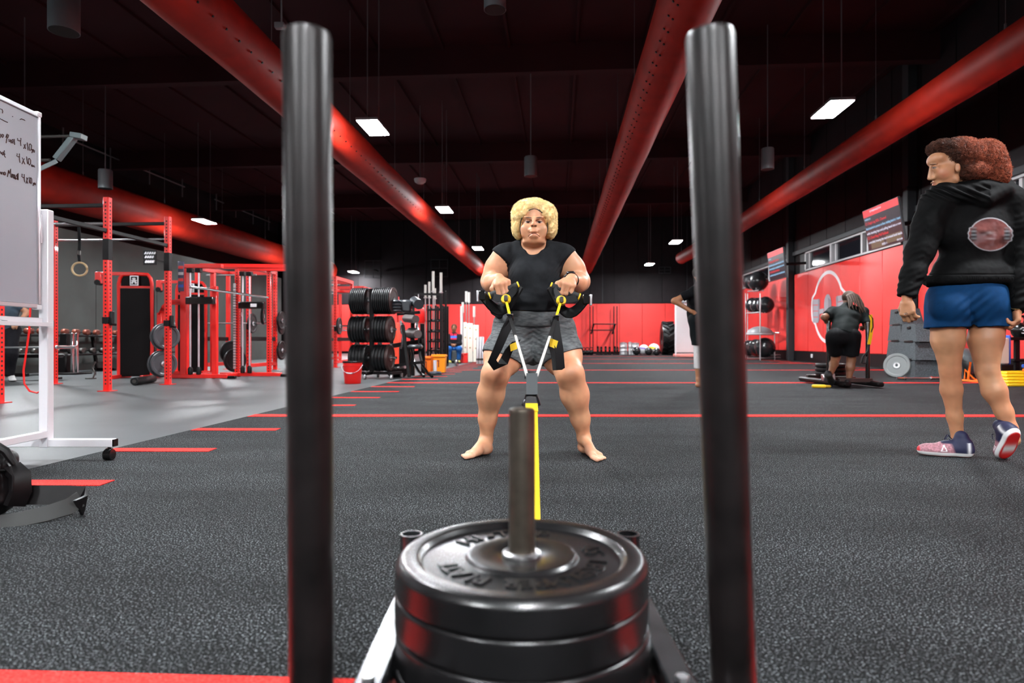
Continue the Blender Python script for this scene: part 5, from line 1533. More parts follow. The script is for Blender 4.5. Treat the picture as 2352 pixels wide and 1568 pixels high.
# ------------------------------------------------------------------ second push sled with the pushing man
D2 = 9.55
s2 = thing('push_sled', 'second black push sled driven by the man with dreadlocks', 'sled', at(1945, 783, D2))
s2.location.z = 0
X2 = s2.location.x
for px, yt, d in ((1903, 735, D2-0.05), (1993, 738, D2-0.30)):
    a = at(px, 0, d)
    t = at(px, yt, d)
    MB().lathe([(0.03, 0.06), (0.03, t.z-0.02), (0.024, t.z), (0.0, t.z)], 16, (a.x, a.y, 0)).build('post', M_blackgloss, s2, world=True)
lx = at(1903, 0, D2).x; rx = at(1993, 0, D2-0.2).x
for x in (lx, rx):
    MB().box(x-0.05, x+0.05, D2-0.55, D2+0.9, 0.02, 0.09, 0.02).build('ski', M_black, s2, world=True)
for y in (D2-0.3, D2+0.15, D2+0.7):
    MB().box(lx, rx, y-0.035, y+0.035, 0.07, 0.13, 0.006).build('cross_bar', M_dsteel, s2, world=True)
MB().bar((lx-0.19, D2-0.20, 0.13), (lx-0.03, D2-0.22, 0.15), 0.12, 0.10, 0.01).build('hinge_block', M_steel, s2, world=True)
MB().cyl(((lx+rx)/2, D2+0.4, 0.13), ((lx+rx)/2, D2+0.4, 0.62), 0.024, n=12).build('plate_pin', M_steel, s2, world=True)
for k in range(3):
    disc(('lowest', 'middle', 'upper')[k] + ' plate stacked on the second sled', ((lx+rx)/2, D2+0.4, 0.165+k*0.062), (0, 0, 1), r=0.225, t=0.06, group='plates on the second sled')
a = at(1865, 878, D2-0.45)
o = thing('agility_hurdle', 'yellow bar lying beside the second sled', 'hurdle', (a.x, a.y, 0.025))
MB().bar((0, 0, 0), (0.18, -0.03, 0), 0.06, 0.045, 0.012).build('rail', M_yellow, o)
MB().bar((0.17, -0.03, 0), (0.25, -0.03, 0.0), 0.05, 0.035, 0.010).build('end_bar', mat('yellow_dark', (0.5, 0.3, 0.01), 0.5), o)
# its suspension strap on the right post
a = at(1996, 740, D2-0.36)
o = thing('suspension_strap', 'black and yellow strap hanging on the second sled post', 'strap', a)
q = lambda x, y: at(x, y, D2-0.36)-a
MB().ribbon([q(1999, 722), q(2003, 735), q(2002, 755), q(1999, 775), q(1996, 790)], 0.055, 0.006, (1, 0.3, 0)).build('yellow_band', M_yellow, o)
MB().tube([q(1997, 722), q(2004, 730), q(2005, 750), q(2000, 762)], 0.010, 6).build('cord', M_black, o)
MB().ribbon([q(1996, 790), q(1993, 806), q(1982, 818), q(1978, 832), q(1988, 834), q(1992, 818)], 0.06, 0.02, (0.3, 1, 0)).build('foot_loop', M_webbing, o)
# ------------------------------------------------------------------ people
def V3(p): return np.array(p, float)
def unit(v):
    v = V3(v); return v/np.linalg.norm(v)
def hand(S, W, f, n, s=1.0, thumb_sign=1.0, curl=(75, 85, 45), spread=0.0, thumb='wrap', k=0.008, curls=None):
    """palm, four jointed fingers and a thumb. W wrist, f towards the knuckles, n out of the back of the hand; thumb_sign picks the thumb side of f x n"""
    W = V3(W); f = unit(f); n = V3(n); n = unit(n - f*(n @ f)); l = np.cross(f, n)*thumb_sign
    S.cap(W - f*0.02*s, W + f*0.025*s, 0.026*s, 0.024*s, 0.015)
    S.ell(W + f*0.052*s - n*0.004*s, (0.044*s, 0.040*s, 0.017*s), np.stack([f, l, n], 1), 0.012)
    off = (0.030, 0.010, -0.010, -0.029); fw = (0.086, 0.090, 0.085, 0.076)
    ln = ((0.043, 0.027, 0.020), (0.047, 0.030, 0.021), (0.043, 0.028, 0.021), (0.034, 0.021, 0.018))
    tips = []
    for i in range(4):
        m0 = W + f*0.03*s + l*off[i]*0.6*s
        m1 = W + f*fw[i]*s + l*off[i]*s + n*0.002*s
        S.cap(m0, m1, 0.013*s, 0.0118*s, 0.012)
        a = 0.0; p = m1
        cc = curls[i] if curls else curl
        for j in range(3):
            a += math.radians(cc[j])
            d = f*math.cos(a) - n*math.sin(a) + l*(off[i]*spread*8 if j == 0 else 0)
            q = p + unit(d)*ln[i][j]*s
            S.cap(p, q, (0.0104, 0.0094, 0.0086)[j]*s, (0.0094, 0.0086, 0.0074)[j]*s, k if j else 0.006)
            p = q
        tips.append(p)
    b = W + f*0.022*s + l*0.026*s - n*0.006*s
    if thumb == 'wrap':
        d1, d2, d3 = f*0.75 + l*0.55 - n*0.35, f*0.55 - l*0.15 - n*0.85, f*0.25 - l*0.85 - n*0.45
    elif thumb == 'side':
        d1, d2, d3 = f*0.80 + l*0.50 - n*0.30, f*0.92 + l*0.05 - n*0.38, f*0.90 - l*0.15 - n*0.40
    else:
        d1, d2, d3 = f*0.55 + l*0.85 - n*0.15, f*0.65 + l*0.72 - n*0.2, f*0.7 + l*0.65 - n*0.25
    p = b
    for d, L, r0, r1 in ((d1, 0.040, 0.0150, 0.0125), (d2, 0.031, 0.0120, 0.0105), (d3, 0.025, 0.0105, 0.0085)):
        q = p + unit(d)*L*s
        S.cap(p, q, r0*s, r1*s, 0.010); p = q
    return tips
def bare_foot(S, ankle, heel, toe, inner, s=1.0):
    """heel and toe are floor points, inner points to the big-toe side"""
    h = V3(heel); t = V3(toe); f = unit(t-h); L = np.linalg.norm(t-h); up = V3((0,0,1)); l = np.cross(up, f)
    if l @ V3(inner) < 0: l = -l
    a = V3(ankle)
    S.ell(h + f*0.030 + up*0.034, (0.040, 0.034, 0.034), np.stack([f, l, up], 1), 0.02)
    S.cap(a, h + f*0.045 + up*0.050, 0.034*s, 0.032*s, 0.025)
    S.cap(a + f*0.01, h + f*L*0.55 + up*0.035 + l*0.006, 0.032*s, 0.024*s, 0.025)
    S.cap(h + f*0.05 + up*0.024 - l*0.014, h + f*L*0.66 + up*0.018 - l*0.026, 0.024, 0.017, 0.02)
    S.cap(h + f*L*0.45 + up*0.028 + l*0.010, h + f*L*0.74 + up*0.020 + l*0.024, 0.024, 0.019, 0.02)
    for i in range(5):
        o = 0.031 - i*0.0155
        b = h + f*L*(0.74 - 0.022*i - (0.015 if i == 4 else 0)) + l*o + up*0.015
        e = h + f*L*(0.965 - 0.028*i - (0.02 if i > 2 else 0)) + l*o*1.05 + up*(0.0115 if i else 0.013)
        r = 0.0135 if i == 0 else 0.0098-0.0005*i
        S.cap(b, e, r*1.05, r, 0.006)
    S.plane((0, 0, 0.0015), (0, 0, -1), 0.004)
def shoe_sdf(heel, toe, inner, z=0.0, up=(0,0,1), s=1.0, ankle=None):
    h = V3(heel); t = V3(toe); f = unit(t-h); L = np.linalg.norm(t-h); up = unit(V3(up) - f*(V3(up) @ f)); l = np.cross(up, f)
    if l @ V3(inner) < 0: l = -l
    S = SDF(); R = np.stack([f, l, up], 1)
    S.ell(h + f*0.045 + up*0.042, (0.050, 0.040, 0.045), R, 0.03)
    S.cap(h + f*0.05 + up*0.035, h + f*L*0.6 + up*0.030 - l*0.004, 0.040, 0.042, 0.03)
    S.ell(h + f*L*0.72 + up*0.030, (0.080, 0.048, 0.034), R, 0.03)
    S.ell(h + f*L*0.85 + up*0.028, (0.040, 0.040, 0.030), R, 0.03)
    S.cap(h + f*0.055 + up*0.06, h + f*L*0.48 + up*0.055, 0.040, 0.034, 0.03)
    S.ell(h + f*0.052 + up*0.082, (0.046, 0.038, 0.030), R, 0.02)
    S.plane(h, -up, 0.006)
    return S, h, f, l, up, L
def skin_col(base, seed=1, red=0.06):
    b = V3(base)
    def fn(v, n):
        q = 1 + 0.10*vnoise(v*18, seed) + 0.06*vnoise(v*55, seed+1)
        c = b[None]*q[:,None]
        c[:,0] *= 1 + red*vnoise(v*9, seed+2)
        return c
    return fn
def mixc(c, col, w):
    w = np.clip(w, 0, 1)[:,None]
    return c*(1-w) + V3(col)[None]*w
def pxy(v): return v[:,0]/v[:,1]*FOC+PCX, PCY-(v[:,2]-CAMH)/v[:,1]*FOC
def soft(x, lo, hi): return np.clip((x-lo)/(hi-lo), 0, 1)
M_skin = vcol_mat('skin', 0.46, 0.42, bump=(140, 0.08, 0.001), sss=0.12)
M_cloth = vcol_mat('cloth', 0.75, 0.09, bump=(420, 0.35, 0.002), sheen=0.0)
M_shoe = vcol_mat('shoe', 0.6, 0.4, bump=(600, 0.3, 0.001))
M_hair = vcol_mat('hair', 0.7, 0.25)
def plain(col, amp=0.12, freq=40, seed=2):
    b = V3(col)
    return lambda v, n: b[None]*(1 + amp*vnoise(v*freq, seed) + amp*0.5*vnoise(v*freq*3.1, seed+1))[:,None]
def curls(name, parent, m, v, n, count, rad, pitch, turns, thick, seed, color, along=0.6):
    """little corkscrew tubes rooted on the surface points v with normals n"""
    rng = np.random.default_rng(seed)
    idx = rng.choice(len(v), count, replace=False)
    T = 3; steps = max(6, int(turns*6)); cn = count
    th = np.arange(steps+1)/steps*turns*2*np.pi
    nz = lambda q: q/np.maximum(np.linalg.norm(q, axis=-1, keepdims=True), 1e-9)
    d = nz(n[idx]*along + rng.normal(0, 0.55, (cn, 3)))
    a = nz(np.cross(d, rng.normal(size=(cn, 3)))); b = np.cross(d, a)
    r = rad*rng.uniform(0.6, 1.3, cn); L = pitch*turns*rng.uniform(0.7, 1.3, cn)
    p0 = v[idx] - n[idx]*0.006
    u = np.arange(steps+1)/steps
    c = p0[:,None] + (L[:,None]*u[None])[...,None]*d[:,None] + r[:,None,None]*(np.cos(th)[None,:,None]*a[:,None] + np.sin(th)[None,:,None]*b[:,None])
    t = np.empty_like(c); t[:,1:-1] = c[:,2:]-c[:,:-2]; t[:,0] = c[:,1]-c[:,0]; t[:,-1] = c[:,-1]-c[:,-2]; t = nz(t)
    x = nz(np.cross(t, np.broadcast_to(d[:,None], t.shape))); y = np.cross(t, x)
    w = thick*(1-0.6*u)
    g = 2*np.pi*np.arange(T)/T
    V = c[:,:,None] + (x[:,:,None]*np.cos(g)[None,None,:,None] + y[:,:,None]*np.sin(g)[None,None,:,None])*w[None,:,None,None]
    V = V.reshape(-1, 3)
    q_ = np.arange(steps)[:,None]*T; e_ = np.arange(T)[None]; e2 = (e_+1) % T
    one = np.stack([q_+e_, q_+e2, q_+T+e2, q_+T+e_], -1).reshape(-1, 4)
    Fc = (one[None] + (np.arange(cn)*(steps+1)*T)[:,None,None]).reshape(-1, 4)
    col = color(V, None)
    inv = np.array(pmat(parent).inverted())
    V = V @ inv[:3,:3].T + inv[:3,3]
    me = bpy.data.meshes.new(name)
    f = np.array(Fc, np.int32)
    me.vertices.add(len(V)); me.vertices.foreach_set('co', V.astype(np.float32).ravel())
    me.loops.add(len(f)*4); me.loops.foreach_set('vertex_index', f.ravel())
    me.polygons.add(len(f)); me.polygons.foreach_set('loop_start', np.arange(0, len(f)*4, 4, dtype=np.int32))
    me.update(calc_edges=True); me.shade_smooth()
    ca = me.color_attributes.new('Col', 'FLOAT_COLOR', 'POINT')
    c4 = np.ones((len(V), 4), np.float32); c4[:,:3] = col
    ca.data.foreach_set('color', c4.ravel())
    me.materials.append(m)
    return link(name, me, parent, kind='stuff')
# ------------------------------------------------------------------ the squatting woman
woman = thing('person', 'barefoot person in black T-shirt and grey shorts squatting and gripping suspension straps', 'person', (at(1226, 0, 3.72).x, 3.72, 0))
P = lambda x, y, d: V3(at(x, y, d))
def torso(S, g=0.0):
    S.cap(P(1172, 590, 3.90), P(1282, 589, 3.90), 0.070+g, 0.070+g, 0.03)
    S.ell(P(1227, 612, 3.89), (0.162+g, 0.115+g, 0.130+g), k=0.05)
    S.cap(P(1208, 566, 3.90), P(1165, 584, 3.90), 0.046+g, 0.058+g, 0.03).cap(P(1246, 566, 3.90), P(1290, 583, 3.90), 0.046+g, 0.058+g, 0.03)
    S.ell(P(1203, 634, 3.80), (0.085+g, 0.078+g, 0.078+g), k=0.04).ell(P(1250, 634, 3.80), (0.085+g, 0.078+g, 0.078+g), k=0.04)
    S.ell(P(1228, 682, 3.85), (0.166+g, 0.150+g, 0.125+g), k=0.06)
    S.ell(P(1226, 722, 3.86), (0.206+g, 0.155+g, 0.095+g), k=0.06)
    return S
def lower(S, g=0.0):
    S.ell(P(1225, 742, 3.90), (0.236+g, 0.165+g, 0.085+g), k=0.05)
    for x0, x1, x2, d2 in ((1180, 1157, 1138, 3.66), (1274, 1291, 1309, 3.64)):
        S.cap(P(x0, 776, 3.88), P(x1, 816, 3.78), 0.137+g, 0.117+g, 0.05)
        S.cap(P(x1, 816, 3.78), P(x2, 858, d2), 0.117+g, 0.079+g, 0.05)
    return S
B = torso(SDF(), -0.010)
lower(B, -0.007)
for xk, dk, xc, rc, xm, rm, xa, ya, da in ((1137, 3.66, 1127, 0.074, 1120, 0.051, 1117, 1006, 3.775), (1310, 3.64, 1320, 0.077, 1333, 0.053, 1341, 1003, 3.765)):
    B.cap(P(xk, 860, dk), P(xc, 905, dk+0.05), 0.076, rc, 0.04)
    B.cap(P(xc, 905, dk+0.05), P(xm, 960, dk+0.09), rc, rm, 0.04)
    B.cap(P(xm, 960, dk+0.09), P(xa, ya, da), rm, 0.036, 0.03)
    B.ell(P(xk, 855, dk-0.045), (0.045, 0.03, 0.05), k=0.03)
bare_foot(B, P(1117, 1010, 3.775), fl(1126, 1041), fl(1059, 1053), (1, 0, 0), 1.0)
bare_foot(B, P(1341, 1006, 3.765), fl(1336, 1037), fl(1386, 1060), (-1, 0, 0), 1.0)
# arms
for sx, xs, xe, xf, xw, dw in ((-1, 1156, 1129, 1127, 1146, 3.62), (1, 1298, 1330, 1333, 1311, 3.63)):
    B.cap(P(xs, 594, 3.91), P((xs+xe)/2, 618, 3.92), 0.078, 0.074, 0.04)
    B.cap(P((xs+xe)/2, 618, 3.92), P(xe, 642, 3.93), 0.074, 0.060, 0.04)
    B.cap(P(xf, 647, 3.91), P((xf*0.6+xw*0.4), 649, 3.78), 0.058, 0.056, 0.03)
    B.cap(P((xf*0.6+xw*0.4), 649, 3.78), P(xw, 642, dw), 0.056, 0.032, 0.03)
WL, WR = P(1147, 641, 3.615), P(1311, 642, 3.625)
fL = unit(P(1156, 653, 3.50)-WL); fR = unit(P(1298, 657, 3.50)-WR)
nL, nR = V3((-0.18, -0.50, 0.85)), V3((0.18, -0.50, 0.85))
hand(B, WL, fL, nL, 1.18, -1.0 if np.cross(fL, nL)[0] > 0 else 1.0, (72, 88, 60))
hand(B, WR, fR, nR, 1.18, 1.0, (72, 88, 60))
# fix the thumb side: her right thumb points to +x, her left thumb to -x
# head and neck
B.cap(P(1226, 540, 3.86), P(1226, 580, 3.90), 0.071, 0.080, 0.03)
H = lambda x, y, d: P(x, y, d)
B.ell(H(1226, 503, 3.845), (0.078, 0.100, 0.102), k=0.03)
B.ell(H(1226, 529, 3.795), (0.076, 0.068, 0.064), k=0.03)
B.ell(H(1226, 548, 3.765), (0.045, 0.038, 0.026), k=0.025)
B.ell(H(1226, 555, 3.81), (0.068, 0.07, 0.026), k=0.025)
for s_ in (-1, 1):
    B.ell(H(1226+s_*18, 525, 3.755), (0.032, 0.026, 0.030), k=0.02)          # cheeks
    B.ell(H(1226+s_*17, 537, 3.762), (0.026, 0.022, 0.022), k=0.02)
    B.ell(H(1226+s_*13.3, 508, 3.727), (0.019, 0.016, 0.0115), k=0.012, neg=True)
    B.ell(H(1226+s_*13.3, 508.0, 3.752), 0.0135, k=0.004)                     # eyes behind heavy lids
    B.cap(H(1226+s_*6, 500.5, 3.733), H(1226+s_*20, 497.5, 3.745), 0.0085, 0.007, 0.012)
    B.ell(H(1226+s_*30.5, 524, 3.83), (0.009, 0.022, 0.030), k=0.01)          # ears
    B.ell(H(1226+s_*4.6, 516.0, 3.712), (0.0088, 0.011, 0.0078), k=0.006)     # nostril wings
B.cap(H(1226, 500, 3.737), H(1226, 513.5, 3.703), 0.0085, 0.0118, 0.012)
for s_ in (-1, 1): B.ell(H(1226+s_*3.6, 518.3, 3.704), (0.0045, 0.006, 0.0038), k=0.003, neg=True)
B.ell(H(1226, 527.5, 3.728), (0.030, 0.020, 0.017), k=0.015)
B.ell(H(1226, 530.5, 3.714), (0.022, 0.012, 0.0075), k=0.008)                 # pursed upper lip
B.ell(H(1226, 541, 3.728), (0.029, 0.020, 0.015), k=0.012)
B.ell(H(1226, 539, 3.716), (0.016, 0.010, 0.008), k=0.008)
mo = [H(1212.5, 542.5, 3.735), H(1218, 537.5, 3.716), H(1226, 534.5, 3.705), H(1234, 537.5, 3.716), H(1239.5, 542.5, 3.735)]
for a, b in zip(mo[:-1], mo[1:]): B.cap(a, b, 0.0036, 0.0036, 0.004, neg=True)
SK = (0.62, 0.300, 0.165)
base_col = skin_col(SK, 11, 0.10)
def wcol(v, n):
    c = base_col(v, n)
    x, y = pxy(v)
    face = (v[:,1] < 3.80) & (y < 552)
    for s_ in (-1, 1):
        cx = 1226+s_*13.3
        br = ((x-cx+s_*1.5)/7.6)**2 + ((y-(498.3-0.10*(x-cx)*s_))/1.9)**2
        c = mixc(c, (0.045, 0.018, 0.010), 0.9*(1-soft(br, 0.6, 1.3))*face)
        sh = ((x-cx)/9)**2 + ((y-505)/4.5)**2
        c = mixc(c, (0.26, 0.10, 0.055), 0.45*(1-soft(sh, 0.3, 1.2))*face)
        ey = ((x-cx)/6.6)**2 + ((y-509.3)/2.3)**2
        c = mixc(c, (0.36, 0.28, 0.24), (1-soft(ey, 0.7, 1.2))*face)
        ir = ((x-cx+s_*0.3)/2.9)**2 + ((y-509.2)/2.5)**2
        c = mixc(c, (0.010, 0.006, 0.005), (1-soft(ir, 0.7, 1.2))*face)
        ld = ((x-cx)/7.4)**2 + ((y-507.3)/1.1)**2
        c = mixc(c, (0.02, 0.008, 0.006), 0.9*(1-soft(ld, 0.6, 1.3))*face)
        no = ((x-1226-s_*3.7)/2.2)**2 + ((y-517.6)/1.5)**2
        c = mixc(c, (0.03, 0.008, 0.006), (1-soft(no, 0.5, 1.3))*face)
    ym = 534.6 + 0.046*(x-1226)**2
    ml = (np.abs(x-1226) < 13.5)*(1-soft(np.abs(y-ym), 0.9, 1.9))
    c = mixc(c, (0.10, 0.03, 0.02), 0.85*ml*face)
    lip = ((x-1226)/9)**2 + ((y-(535+0.03*(x-1226)**2))/4.2)**2
    c = mixc(c, (0.40, 0.15, 0.10), 0.45*(1-soft(lip, 0.5, 1.3))*face)
    # darker knees, elbows; paler palms and soles
    for kx in (1137, 1310):
        kk = ((x-kx)/26)**2 + ((y-868)/17)**2
        c = mixc(c, (0.30, 0.110, 0.055), 0.55*(1-soft(kk, 0.2, 1.3))*(v[:,1] < 3.68)*(1+0.5*vnoise(v*30, 4)))
    ft = soft(1052-y, 0, 40)
    c = mixc(c, (0.70, 0.42, 0.30), 0.5*(1-ft)*(v[:,2] < 0.07))
    hnd = (v[:,1] < 3.60) & (y > 600) & (y < 690)
    c = mixc(c, (0.60, 0.26, 0.16), 0.5*hnd*(0.5+0.5*vnoise(v*60, 9)))
    return c
body_obj('body', B, 0.0027, M_skin, woman, color=wcol)
# T-shirt
T = torso(SDF(), 0.006)
T.plane(P(1226, 716, 3.85), (0, 0, -1), 0.010)
for sx, xs, xe in ((-1, 1156, 1129), (1, 1298, 1330)):
    sl = SDF()
    sl.cap(P(xs-sx*6, 592, 3.90), P(xs, 594, 3.91), 0.078, 0.081, 0.03).cap(P(xs, 594, 3.91), P((xs+xe)/2, 618, 3.92), 0.083, 0.081, 0.03)
    sl.plane(P(1150 if sx < 0 else 1304, 589, 3.90), (0.62*sx, -0.05, -0.78), 0.006)
    T.union(sl, 0.03)
T.ell(P(1226, 556, 3.80), (0.078, 0.16, 0.052), k=0.008, neg=True)
T.ell(P(1226, 570, 3.76), (0.045, 0.10, 0.032), k=0.012, neg=True)
T.cap(P(1226, 500, 3.87), P(1226, 560, 3.89), 0.082, 0.082, 0.006, neg=True)
T.cap(P(1138, 712, 3.84), P(1152, 720, 3.80), 0.030, 0.034, 0.02)
T.cap(P(1146, 704, 3.83), P(1160, 703, 3.76), 0.020, 0.022, 0.015)
def tdisp(v, n):
    x, y = pxy(v)
    w = soft(y, 640, 690)
    a = 0.0110*w*vnoise(v*np.array([5., 5., 34.]) + 0.6*vnoise(v*6, 3)[:,None], 21)
    b = 0.0045*vnoise(v*np.array([13., 13., 17.]), 22)
    s2 = 0.0028*(1-soft(y, 570, 625))*vnoise(v*np.array([40., 12., 14.]), 23)
    pit = 0.0018*np.exp(-(((np.abs(x-1227)-58)/14)**2 + ((y-610)/25)**2))*np.sin(x*0.9+y*0.5)
    return a + b + s2 + pit
body_obj('t_shirt', T, 0.0042, M_cloth, woman, color=plain((0.0125, 0.0135, 0.0155), 0.2, 60, 5), disp=tdisp, label='fitted black T-shirt')
# shorts
L = lower(SDF(), 0.004)
L.ell(P(1224, 806, 3.86), (0.055, 0.10, 0.085), k=0.05)
L.plane(P(1150, 819, 3.75), (-0.36, -0.22, -0.90), 0.005)
L.plane(P(1294, 817, 3.75), (0.36, -0.22, -0.90), 0.005)
L.plane(P(1226, 708, 3.85), (0, 0, 1), 0.012)
L.grow(0.0)
band = SDF()
band.ell(P(1225, 738, 3.89), (0.245, 0.176, 0.085), k=0.05).ell(P(1226, 722, 3.86), (0.206, 0.150, 0.085), k=0.05)
band.plane(P(1226, 713, 3.85), (0, 0, 1), 0.010).plane(P(1226, 749, 3.85), (0.0, 0.03, -1), 0.010)
def heather(v, n):
    q = vnoise(v*np.array([70., 70., 420.]), 31)*0.5 + vnoise(v*np.array([30., 30., 160.]), 32)*0.5
    t = np.clip(0.5+0.7*q, 0, 1)[:,None]
    c = V3((0.045, 0.050, 0.053))[None]*(1-t) + V3((0.17, 0.18, 0.185))[None]*t
    x, y = pxy(v)
    return c
def ldisp(v, n):
    x, y = pxy(v)
    w = np.exp(-((x-1224)/40)**2)*np.exp(-((y-790)/45)**2)
    cr = 0.0022*w*np.sin((y-0.55*np.abs(x-1224))*0.55) - 0.022*np.exp(-((x-1224)/5.5)**2)*soft(y, 765, 815)*(v[:,1] < 3.86)
    hem = 0.0
    return cr + 0.0022*vnoise(v*22, 33)
body_obj('shorts', L, 0.0042, M_cloth, woman, color=heather, disp=ldisp, label='heather grey fitted shorts')
body_obj('waistband', band, 0.005, M_cloth, woman, color=heather, disp=lambda v, n: 0.003*vnoise(v*np.array([8., 8., 40.]), 35))
# hair
Hh = SDF()
Hh.ell(P(1211, 492, 3.87), (0.094, 0.115, 0.088), k=0.012).ell(P(1249, 496, 3.87), (0.078, 0.115, 0.084), k=0.012)
Hh.ell(P(1229, 480, 3.865), (0.075, 0.105, 0.062), k=0.02)
Hh.ell(P(1195, 520, 3.885), (0.050, 0.09, 0.075), k=0.02).ell(P(1260, 520, 3.885), (0.050, 0.09, 0.075), k=0.02)
Hh.ell(P(1226, 515, 3.93), (0.12, 0.07, 0.10), k=0.03)
Hh.ell(P(1226, 524, 3.745), (0.0825, 0.11, 0.112), k=0.008, neg=True)
def hcol(v, n):
    x, y = pxy(v)
    c = V3((0.97, 0.76, 0.38))[None]*(1+0.18*vnoise(v*60, 41)+0.1*vnoise(v*150, 42))[:,None]
    r = np.sqrt(((x-1226)/31)**2 + ((y-520)/42)**2)
    dark = (1-soft(r, 0.95, 1.35))*soft(y, 480, 520)
    return mixc(c, (0.55, 0.24, 0.04), 0.75*dark)
def hdisp(v, n): return 0.006*vnoise(v*55, 43) + 0.005*vnoise(v*110, 44)
ho = body_obj('hair', Hh, 0.0045, M_hair, woman, color=hcol, disp=hdisp, label='short curly blond hair')
hv, hf = surface_net(Hh, 0.008); hn = np_normals(hv, hf)
ok = hv[:,1] < 3.97
r_ = np.sqrt(((hv[:,0]/hv[:,1]*FOC+PCX-1226)/33)**2 + ((PCY-(hv[:,2]-CAMH)/hv[:,1]*FOC-522)/46)**2)
ok &= (r_ > 0.98)
curls('hair_curls', woman, M_hair, hv[ok]+hn[ok]*0.004, hn[ok], min(3600, int(ok.sum())), 0.0048, 0.005, 1.9, 0.0011, 4, hcol)
# headband
hb = []
for i in range(33):
    t = math.pi*(1.12 - 1.24*i/32)
    q = P(1226 + 31.5*math.cos(t), 521 - 41.5*math.sin(t), 3.80 - 0.035*max(0, math.sin(t)))
    hb.append(q)
MB().ribbon(hb, 0.022, 0.006, [(0, 1, 0.1)]*len(hb)).build('headband', mat('dark_headband', (0.02, 0.018, 0.008), 0.6), woman, world=True)
# watch
cw = P(1311, 643, 3.655); ax = unit(WR - P(1322, 647, 3.78))
fx = unit(np.cross(ax, (0, 0, 1))); up = np.cross(fx, ax)
M4 = Matrix(((fx[0], ax[0], up[0], cw[0]), (fx[1], ax[1], up[1], cw[1]), (fx[2], ax[2], up[2], cw[2]), (0, 0, 0, 1)))
wt = thing('smart_watch', 'black rectangular wrist watch on the squatting person\'s wrist', 'watch', Vector(cw))
lp = [M4 @ Vector((0.040*math.cos(t), 0, 0.038*math.sin(t))) for t in [2*math.pi*i/28 for i in range(28)]]
mbw = MB(); nlp = len(lp)
mbw.tube(lp, 0.0085, 6, closed=True)
mbw.build('strap', M_black, wt, world=True)
MB().box(-0.024, 0.024, -0.020, 0.020, 0.036, 0.050, 0.005, M4).build('case', mat('watch_case', (0.06, 0.06, 0.065), 0.25, 0.8), wt, world=True)
MB().box(-0.019, 0.019, -0.016, 0.016, 0.050, 0.0515, 0.001, M4).build('glass', M_glassdark, wt, world=True)
